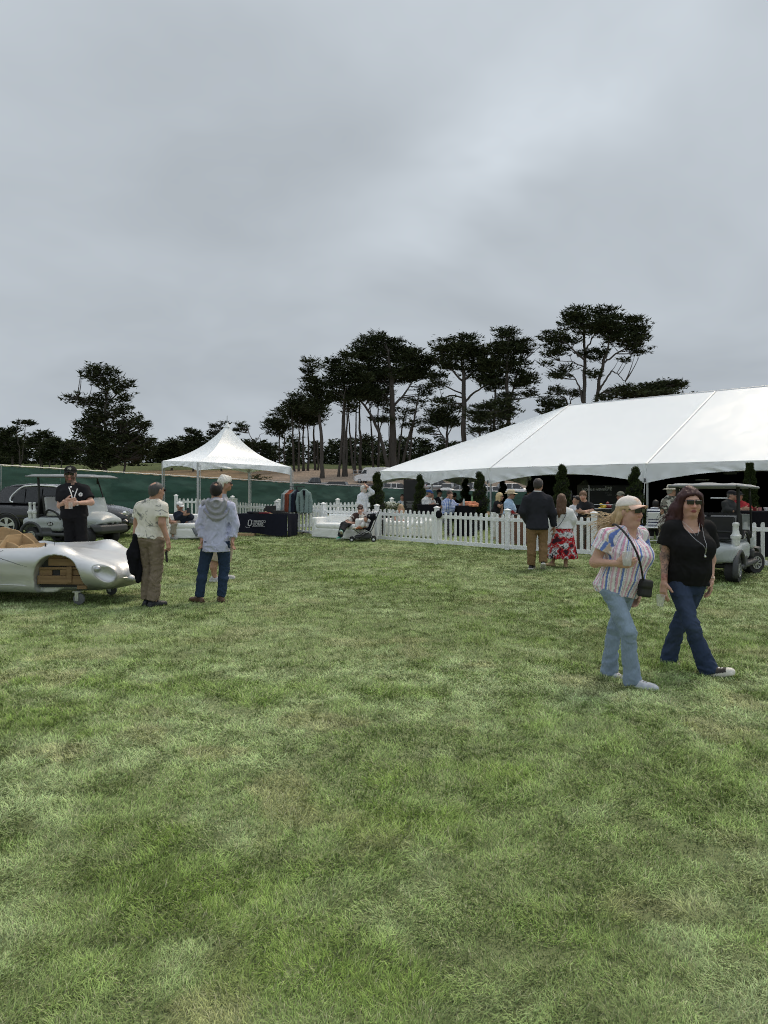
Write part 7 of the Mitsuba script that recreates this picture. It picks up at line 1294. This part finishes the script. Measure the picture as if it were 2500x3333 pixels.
# clothes rack
CR = Crop(780, 1560, .13261); RY = 23.0; rp = lambda x, y, d=0: P(*CR(x, y), RY + d)
rk = thing('clothes_rack', 'black clothes rack of hanging jackets beside the merchandise table', 'clothes rack')
part(rk, 'rail', tube([rp(1205, 185, .25), rp(1590, 178, -.25)], .013, 8), 'black', True); mid_ = rp(1400, 182)
part(rk, 'post', tube([mid_, [mid_[0], mid_[1], gnd(mid_) + .05]], .016, 8), 'black', True); b0, b1 = rp(1120, 1290, .3), rp(1700, 1275, -.3); b0[2] = gnd(b0) + .06; b1[2] = gnd(b1) + .06; part(rk, 'foot', tube([b0, b1], .014, 6), 'black', True)
for q in (b0 + (b1 - b0) * .1, b0 + (b1 - b0) * .9): part(rk, 'foot', tube([q + [-.25, -.28, -.03], q, q + [.25, .28, -.03]], .014, 6), 'black', True); 
part(rk, 'shelf', hull([rp(1190, 795, .25), rp(1520, 800, -.2), rp(1185, 815, .25), rp(1515, 820, -.2), rp(1190, 795, .6), rp(1520, 800, .2)]), 'black')
JK = [('pale grey green jacket, leftmost on the rack', 1120, (.20, .26, .26)), ('light grey jacket second on the rack', 1170, (.34, .36, .36)), ('rust red jacket, left of the two', 1215, (.20, .055, .032)), ('rust red jacket, right of the two', 1265, (.23, .062, .036)), ('slate blue jacket after the rust ones', 1325, (.12, .17, .19)), ('navy jacket behind the front one', 1375, (.010, .014, .026))]
for i, (lb, x, col) in enumerate(JK):
    k = thing('hanging_jacket', lb, 'jacket', 'jackets on the clothes rack'); d = .22 - .07 * i; c = rp(x + 40, 480, d); fwx = np.array([.86, -.5, 0]); sd_ = np.array([.5, .86, 0]); R = np.stack([sd_, fwx, [0, 0, 1]], 1); zt = Z_at(CR(0, 275)[1], RY + d); zb_ = Z_at(CR(0, 790)[1], RY + d)
    S = Sdf(); S.loft([c[0], c[1], zb_], [(0, .25, .045), (.3, .24, .05), (zt - zb_ - .10, .225, .05), (zt - zb_ - .02, .10, .035), (zt - zb_ + .02, .05, .03)], R, .02); S.cone(c + sd_ * .23 + [0, 0, .13], c + sd_ * .27 - [0, 0, .40], .048, .042, .03); S.cone(c - sd_ * .23 + [0, 0, .13], c - sd_ * .27 - [0, 0, .40], .048, .042, .03); S.push(lambda p: .008 * (nfbm(p * [20, 20, 5], 2, 3) - .5) * 2)
    m = S.mesh(.016); put(k, m, 'v_cloth', smooth=True, color=np.array(col)[None] * (.8 + .4 * nfbm(np.array(m.vertices) * 20, 2))[:, None])
    part(k, 'hanger', tube([[c[0], c[1], zt - .01], [c[0], c[1], zt + .08]], .006, 5), 'black')
k = thing('hanging_jacket', 'sage green suit jacket with lapels facing out at the right end of the rack', 'jacket', 'jackets on the clothes rack'); JY = 22.65; jp = lambda x, y, d=0: P(*CR(x, y), JY + d)
S = Sdf(); c = jp(1590, 560); S.loft([c[0], c[1], Z_at(CR(0, 825)[1], JY)], [(0, .215, .075), (.35, .185, .085), (.56, .20, .08), (.63, .195, .07), (.70, .13, .06), (.765, .055, .045)], rotz(-.1), .012)
S.cone(jp(1445, 350), jp(1412, 560), .050, .052, .015); S.cone(jp(1412, 560), jp(1430, 775), .052, .045, .012); S.cone(jp(1715, 345), jp(1755, 560), .050, .052, .015); S.cone(jp(1755, 560), jp(1745, 790), .052, .045, .012); S.push(lambda p: .006 * (nfbm(p * [16, 16, 6], 2, 3) - .5) * 2)
m = S.mesh(.013); put(k, m, 'v_cloth', smooth=True, color=np.array([.215, .285, .27])[None] * (.85 + .3 * nfbm(np.array(m.vertices) * 20, 2))[:, None])
for x0, x1, nm in ((1540, 1580, 'lapel'), (1610, 1590, 'lapel')):
    l_ = hull([jp(x0, 275, -.085) , jp(x1, 560, -.10), jp((x0 + x1) / 2 - (24 if x0 < 1590 else -30), 400, -.10), jp(x0, 275, -.075), jp(x1, 560, -.085)]); part(k, nm, l_, 'v_cloth', color=np.tile((.17, .23, .22), (len(l_.vertices), 1)))
ln = hull([jp(1540, 268, -.07), jp(1616, 268, -.07), jp(1588, 560, -.105), jp(1572, 420, -.11), jp(1598, 420, -.11)]); part(k, 'lining', ln, 'black_cloth'); part(k, 'opening', tube([jp(1586, 555, -.095), jp(1580, 700, -.085), jp(1576, 830, -.075)], .010, 5), 'black_cloth')
for xs in ((1462, 400, 1468, 790), (1700, 395, 1700, 800)): part(k, 'sleeve_shade_line', tube([jp(xs[0], xs[1], -.062), jp(xs[2], xs[3], -.070)], .011, 5), 'v_cloth', color=np.tile((.05, .07, .065), (12, 1))); part(k, 'hanger', tube([jp(1580, 270), jp(1582, 195)], .007, 5), 'black')  # dark strips standing in for the shade between sleeves and body
for y in (600, 670): part(k, 'button', xf(trimesh.creation.icosphere(1, .011), None, jp(1572, y, -.095)), 'black', smooth=True)
bx_ = thing('shoe_box', 'small dark box on the rack shelf', 'box'); put(bx_, box(rp(1250, 780, .05), [.3, .2, .06], .005), 'black')
# merchandise table
TY = 21.9; tq = lambda x, y, d=0: P(*CR(x, y), TY + d); mt = thing('merchandise_table', 'table under a navy cloth with a silver tailor logo', 'table'); L_, R_ = tq(-170, 855, .35), tq(1185, 858, -.25); dx_ = unit(R_ - L_); dx_[2] = 0; dx_ = unit(dx_); ny = np.array([-dx_[1], dx_[0], 0]); W_ = np.linalg.norm((R_ - L_)[:2]); zt = .5 * (L_[2] + R_[2])
def clothf(u, v):
    base = L_ + dx_ * (u[:, None] * W_); g = gz(base[:, 0], base[:, 1]) + .02; flare = v * (.05 + .02 * np.sin(u * 21 + 1) + .035 * np.sin(u * 9)) ; p = base - ny * flare[:, None]; p[:, 2] = zt * (1 - v) + (g + .05 + .03 * np.sin(u * 6)) * v; p -= dx_ * ((.5 - u) * -.0 * v)[:, None]; return p
mat('navy_cloth', (.007, .008, .017), .8, 0, .2); part(mt, 'cloth_front', grid_mesh(clothf, 70, 12), 'navy_cloth', smooth=True)
cd = .72
part(mt, 'table_top', hull([L_ + [0, 0, a] for a in (0, .012)] + [R_ + [0, 0, a + (zt - R_[2])] for a in (0, .012)] + [L_ + ny * cd + [0, 0, a] for a in (0, .012)] + [R_ + ny * cd + [0, 0, a + zt - R_[2]] for a in (0, .012)]), 'navy_cloth')
def side(u, v):
    b = (R_ + ny * (u[:, None] * cd)); g = gz(b[:, 0], b[:, 1]); b = b + dx_ * (v * .02 * np.sin(u * 12))[:, None]; b[:, 2] = zt * (1 - v) + (g + .03) * v; return b
part(mt, 'cloth_side', grid_mesh(side, 14, 8), 'navy_cloth', smooth=True)
mat('logo_silver', (.42, .42, .44), .5)
def on_cloth(mesh, px, py, s=1.):
    p = tq(px, py); uu = ((p - L_) @ dx_) ; o = L_ + dx_ * uu; o[2] = p[2]; return xf(mesh, np.stack([dx_, [0, 0, 1.], -ny], 1) @ (np.eye(3)), o - ny * .085)
part(mt, 'logo_text', on_cloth(meshkit.text_mesh('FRANCO', .072, .004, True), 335, 1062), 'logo_silver'); part(mt, 'logo_text', on_cloth(meshkit.text_mesh('UOMO', .085, .004, True), 305, 1138), 'logo_silver')
ul = tube([[0, 0, 0], [.44, 0, 0]], .006, 5); part(mt, 'logo_rule', on_cloth(ul, 290, 1160), 'logo_silver')
sh_ = np.array([[1, .16, 0], [0, 1, 0], [0, 0, 1]]); Um = meshkit.text_mesh('U', .165, .004, True); part(mt, 'logo_mark', on_cloth(xf(Um, sh_), 140, 1145), 'logo_silver')
for a0, a1, cx_, cy_ in ((.3, 2.6, 232, 1040), (3.5, 5.9, 165, 1150)): part(mt, 'logo_arc', on_cloth(tube([[.085 * math.cos(a), .05 * math.sin(a), .002] for a in np.linspace(a0, a1, 12)], .007, 5), cx_, cy_), 'logo_silver')
def on_table(name, label, cat_, px, w, d, h, bsdf, off=.3, bev=.005): p = tq(px, 850); uu = (p - L_) @ dx_; o = L_ + dx_ * uu + ny * off; o[2] = zt + .014 + h / 2; k = thing(name, label, cat_); put(k, xf(box([0, 0, 0], [w, d, h], bev), np.stack([dx_, ny, [0, 0, 1.]], 1), o), bsdf); return k
on_table('display_box', 'open black display box standing on the navy table', 'box', 590, .33, .10, .24, 'black', .45); on_table('tie_box', 'dark box of ties at the right of the table', 'box', 890, .30, .25, .10, 'black'); on_table('flat_tray', 'flat dark tray at the right end of the table', 'tray', 1040, .24, .25, .05, 'black'); on_table('red_tray', 'crimson velvet tray in the middle of the table', 'tray', 555, .30, .25, .045, 'red_velvet', .16); on_table('folded_scarf', 'dark folded scarf left of the centre of the table', 'scarf', 200, .34, .28, .06, 'navy_cloth', .2, .02); on_table('belt_tray', 'tray of dark belts beside the folded scarf', 'tray', 380, .32, .3, .05, 'black', .2); on_table('picture_frame', 'small black picture frame on the table', 'frame', 420, .11, .02, .16, 'black', .5)
mat('red_velvet', (.12, .010, .022), .9)
kk = on_table('leather_goods', 'tan leather accessories heaped on the red tray', 'accessories', 690, .06, .06, .02, 'm_wood', .15); S = Sdf(); c = tq(690, 835, .15); S.cone(c, c + [.14, 0, -.02], .03, .02, .02); S.cone(c + [-.08, 0, .05], c, .02, .03, .02); put(kk, S.mesh(.01), 'm_wood', smooth=True)
pl = thing('wooden_plinth', 'low wooden plinth at the foot of the navy table', 'plinth'); a = tq(-120, 1340, .1); b = tq(355, 1330, .05); put(pl, hull([np.array([q[0], q[1] + d, gnd(q) + z]) for q in (a, b) for d in (-.12, .3) for z in (0, .075)]), 'm_wood')
# black banner with a plate left blank
bn = thing('banner', 'tall black printed banner stand under the marquee corner', 'banner'); BY = 27.6; bp = lambda x, y, d=0: P(*C4(x, y), BY + d); tl, tr_ = bp(342, 330), bp(480, 330); g = gnd(tl)
part(bn, 'panel', hull([[q[0], q[1] + d, z] for q in (tl, tr_) for d in (0, .025) for z in (g + .03, tl[2])]), 'black'); part(bn, 'base', box([(tl[0] + tr_[0]) / 2, BY, g + .03], [tr_[0] - tl[0] + .06, .2, .06], .01), 'alloy')
w_ = tr_[0] - tl[0]
mat('print_grey', (.20, .20, .20), .7)
for i, (y, l) in enumerate(((548, .6), (556, .5), (575, .66), (583, .58), (592, .62), (600, .45), (608, .52))): part(bn, 'print_line', box([tl[0] + w_ * .5, BY - .006, bp(0, y)[2]], [w_ * l, .006, .018]), 'print_grey')
# hydrangeas, bags, tables and bottles behind the fence
fl = thing('hydrangea', 'white hydrangea heads in a leafy planter behind the fence', 'flowers'); r = np.random.default_rng(3); HY = 23.6; pads = []; V, C = [], []
for i in range(16):
    c = P(*C4(r.uniform(175, 300), r.uniform(572, 605)), HY + r.normal(0, .15)); n = 90; u = r.normal(0, 1, (n, 3)); u /= np.linalg.norm(u, axis=1, keepdims=True); p = c + u * .085; s = np.cross(u, r.normal(0, 1, (n, 3))); s /= np.linalg.norm(s, axis=1, keepdims=True); t = np.cross(u, s); w = .028
    V.append(np.stack([p - s * w, p + t * w, p + s * w, p - s * w, p + s * w, p - t * w], 1).reshape(-1, 3)); C.append(np.repeat(np.array([.60, .62, .52]) * r.uniform(.75, 1.1, (n, 1)), 6, 0))
V = np.vstack(V); part(fl, 'blossoms', trimesh.Trimesh(V, np.arange(len(V)).reshape(-1, 3), process=False), 'v_leaf', color=np.vstack(C))
pads = [(P(*C4(r.uniform(165, 320), r.uniform(580, 640)), HY + r.normal(0, .15)), .13, .05) for _ in range(26)]; m, c = leaf_pads(r, pads, .08, 700.); part(fl, 'leaves', m, 'v_leaf', color=c * 2.4)
pc_ = P(*C4(240, 640), HY); part(fl, 'planter', box([pc_[0], HY, gnd(pc_) + .3], [.75, .35, .6], .02), 'black')
def bar_table(label, px0, px1, py, Y, mp=C4, h=None, bsdf='black_cloth'):
    k = thing('bar_table', label, 'table'); a, b = P(*mp(px0, py), Y), P(*mp(px1, py), Y); g = gnd((a + b) / 2); c = (a + b) / 2; w = b[0] - a[0]
    def f(u, v):
        th = u * 2 * PI; r_ = 1 + .06 * v * np.sin(th * 9); return np.stack([c[0] + np.cos(th) * w / 2 * r_ * (1 - .12 * np.sin(PI * v)), Y + .38 + np.sin(th) * .38 * r_, c[2] * (1 - v) + (g + .02) * v], 1)
    part(k, 'cloth', grid_mesh(f, 60, 10), bsdf, smooth=True); part(k, 'table_top', xf(xf(lathe([(.001, .02), (.98, .02), (1., .01), (1., 0)], 40), np.diag([w / 2, .38, 1.])), None, [c[0], Y + .38, c[2]]), bsdf, smooth=40); return k, c
bar_table('black clothed bar table the blue capped man leans on', 480, 700, 585, 24.6); kk, tc = bar_table('black clothed bar table with the coral bag and bottles', 845, 1075, 598, 22.0); bar_table('long black table behind the straw hatted man', 1430, 1560, 590, 23.5); bar_table('black clothed table at the right edge with red cups', 1440, 1800, 800, 16.3, C6)
S = Sdf(); q = lambda x, y, d=.2: P(*C4(x, y), 22.0 + d); S.cone(q(950, 575), q(1060, 580), .09, .06, .06); S.cone(q(1010, 565), q(1040, 558), .06, .03, .04); S.cone(q(990, 585, .05), q(1070, 592, .1), .05, .03, .04); S.push(lambda p: .035 * (nfbm(p * 14, 3, 4) - .5) * 2); m = S.mesh(.014); kk = thing('coral_bag', 'crumpled coral coloured bag lying on the bar table', 'bag'); put(kk, m, 'v_cloth', smooth=True, color=np.array([.56, .24, .14])[None] * (.8 + .4 * nfbm(np.array(m.vertices) * 18, 2))[:, None])
bp_ = [(.001, 0), (.030, 0), (.032, .02), (.032, .13), (.028, .16), (.012, .19), (.012, .215), (.001, .215)]
def bottle(label, pos, bsdf='bottle', s=1.): kk = thing('bottle', label, 'bottle'); put(kk, xf(lathe([(a * s, b * s) for a, b in bp_], 14), None, pos), bsdf, smooth=40)
bottle('clear water bottle beside the coral bag', q(935, 597, .12), 'clear_plastic', 1.1); mat('green_glass', (.16, .30, .14), .15); bottle('pale green bottle behind the coral bag', q(1015, 560, .5), 'green_glass')
wb = P(*C4(690, 675), 19.35); bt = thing('sun_hat', 'dark hat hooked on a fence post', 'hat'); S = Sdf(); S.ell(wb, (.085, .06, .11)); S.push(lambda p: .03 * (nfbm(p * 12, 2) - .5)); put(bt, S.mesh(.014), 'black_cloth', smooth=True)
ct = thing('coral_table', 'brown boarded counter behind the fence near the blazer man', 'counter'); mat('counter_brown', (.135, .066, .042), .7)
cA, cB = P(*C4(1275, 760), 19.7), P(*C5(905, 800), 17.75); dd = unit((cB - cA) * [1, 1, 0]); nn_ = np.array([-dd[1], dd[0], 0]); LL = np.linalg.norm((cB - cA)[:2]); gA = gnd((cA + cB) / 2)
def slabx(a0, a1, z0, z1, w0=0., w1=.5): return hull([np.array([cA[0], cA[1], 0]) + dd * a + nn_ * w + [0, 0, z] for a in (a0, a1) for w in (w0, w1) for z in (z0, z1)])
for i in range(9): part(ct, 'board', slabx(LL * i / 9 + .004, LL * (i + 1) / 9 - .004, gA + .02, gA + .80), 'counter_brown')
part(ct, 'counter_top', slabx(-.04, LL + .04, gA + .80, gA + .84, -.05, .6), 'black')
# the mobile bar at the back and its lettering
tr2 = thing('mobile_bar', 'dark drinks trailer with white lettering under the marquee', 'trailer'); MY = 25.6; mp_ = lambda x, y, d=0: P(*C5(x, y), MY + d); a, b = mp_(890, 430), mp_(1330, 430); g = gnd(a)
mat('trailer_grey', (.030, .032, .036), .45); part(tr2, 'body', hull([[x, y, z] for x in (a[0], b[0]) for y in (MY, MY + 1.6) for z in (g + .5, a[2])] + [[x, MY + .8, a[2] + .25] for x in (a[0] + .1, b[0] - .1)]), 'trailer_grey'); part(tr2, 'edge_trim', tube([[a[0] - .01, MY - .01, g + .5], [a[0] - .01, MY - .01, a[2]]], .02, 6), 'alloy'); part(tr2, 'skirt', box([(a[0] + b[0]) / 2, MY + .8, g + .28], [b[0] - a[0] - .1, 1.5, .5], .02), 'black')
B_ = np.array([[1., 0, 0], [0, 0, -1.], [0, 1., 0]])
def sign(txt, h, px, py, bsdf='white_vinyl', bold=False):
    m = meshkit.text_mesh(txt, h, .006, bold); w = m.bounds[1][0]; p = mp_(px, py); part(tr2, 'lettering', xf(m, B_, [p[0] - w, MY - .004, p[2]]), bsdf)
sign('Free', .085, 1132, 466, bold=True); sign('MOBILE WINERY &', .085, 1132, 488, bold=True)
for px0, px1, py in ((1036, 1130, 436), (1062, 1132, 512), (1082, 1132, 530), (1074, 1132, 543)): p = mp_(px0, py); part(tr2, 'print_line', box([(p[0] + mp_(px1, py)[0]) / 2, MY - .006, p[2]], [mp_(px1, py)[0] - p[0], .006, .016]), 'print_grey')
cr_ = thing('bar_counter', 'black counter with bottles and fruit in front of the drinks trailer', 'counter'); a = P(*C5(930, 690), 20.5); b = P(*C5(1180, 690), 20.5); g = gnd(a); part(cr_, 'front', hull([[x, y, z] for x in (a[0], b[0]) for y in (20.5, 21.1) for z in (g, a[2])]), 'black'); part(cr_, 'shelf', tube([[a[0], 20.45, a[2] + .14], [b[0], 20.45, a[2] + .14]], .012, 6), 'alloy'); part(cr_, 'shelf', tube([[a[0], 20.45, a[2] + .02], [b[0], 20.45, a[2] + .02]], .012, 6), 'alloy')
mat('lemon', (.55, .40, .03), .5); mat('apple_red', (.16, .012, .016), .4)
k = thing('lemons', 'heap of lemons in a bowl on the bar counter', 'fruit'); labels[k]['kind'] = 'stuff'; rl_ = np.random.default_rng(2); put(k, cat([xf(trimesh.creation.icosphere(1, .045), None, P(*C5(1045 + rl_.normal(0, 18), 660 + rl_.normal(0, 12)), 20.7 + rl_.normal(0, .08))) for _ in range(16)]), 'lemon', True)
k = thing('red_fruit', 'heap of dark red fruit beside the lemons', 'fruit'); labels[k]['kind'] = 'stuff'; put(k, cat([xf(trimesh.creation.icosphere(1, .05), None, P(*C5(1115 + rl_.normal(0, 18), 655 + rl_.normal(0, 12)), 20.7 + rl_.normal(0, .08))) for _ in range(12)]), 'apple_red', True)
for i, (x, lb) in enumerate(((668, 'dark wine bottle behind the smiling woman, left'), (680, 'dark wine bottle behind the smiling woman, middle'), (694, 'dark wine bottle behind the smiling woman, right'))): bottle(lb, P(*C5(x, 590), 22.5), 'black_gloss', 1.4)
# plates, cups and bag on the right hand table
rt_ = lambda x, y, d=.3: P(*C6(x, y), 16.3 + d)
for x, lb in ((1500, 'red plastic cup nearest the man in red'), (1562, 'pale pink cup right of the red one')): kk = thing('plastic_cup', lb, 'cup'); put(kk, xf(lathe([(.001, 0), (.030, 0), (.042, .11), (.043, .112)], 16), None, rt_(x, 800)), 'apple_red' if x == 1500 else 'red_pale', smooth=40)
mat('red_pale', (.45, .20, .20), .4)
kk = thing('paper_bowl', 'green and white takeaway bowl at the right edge of the table', 'bowl'); put(kk, xf(lathe([(.001, 0), (.05, 0), (.085, .10), (.001, .09)], 18), None, rt_(1650, 795)), 'white_vinyl', smooth=40)
kk = thing('plate', 'white plate on the right hand table', 'plate'); put(kk, xf(lathe([(.001, .004), (.08, .006), (.12, .018), (.121, .014)], 22), None, rt_(1600, 800, .35)), 'white_vinyl', smooth=40)
# marquee fittings
kk = thing('roof_heater', 'grey heater panel hanging under the marquee roof', 'heater'); put(kk, box(P(*C6(1205, 315), 21.5), [.34, .2, .16], .02), 'grey_plastic')
kk = thing('strip_light', 'unlit white strip light under the marquee roof', 'lamp'); put(kk, box(P(*C6(870, 412), 23.), [.42, .08, .03], .01), 'white_vinyl')
kk = thing('wall_shelf', 'pale shelf edge behind the golf cart windscreen', 'shelf'); put(kk, box(P(*C6(1085, 630), 20.5), [.42, .3, .04], .005), 'white_vinyl')
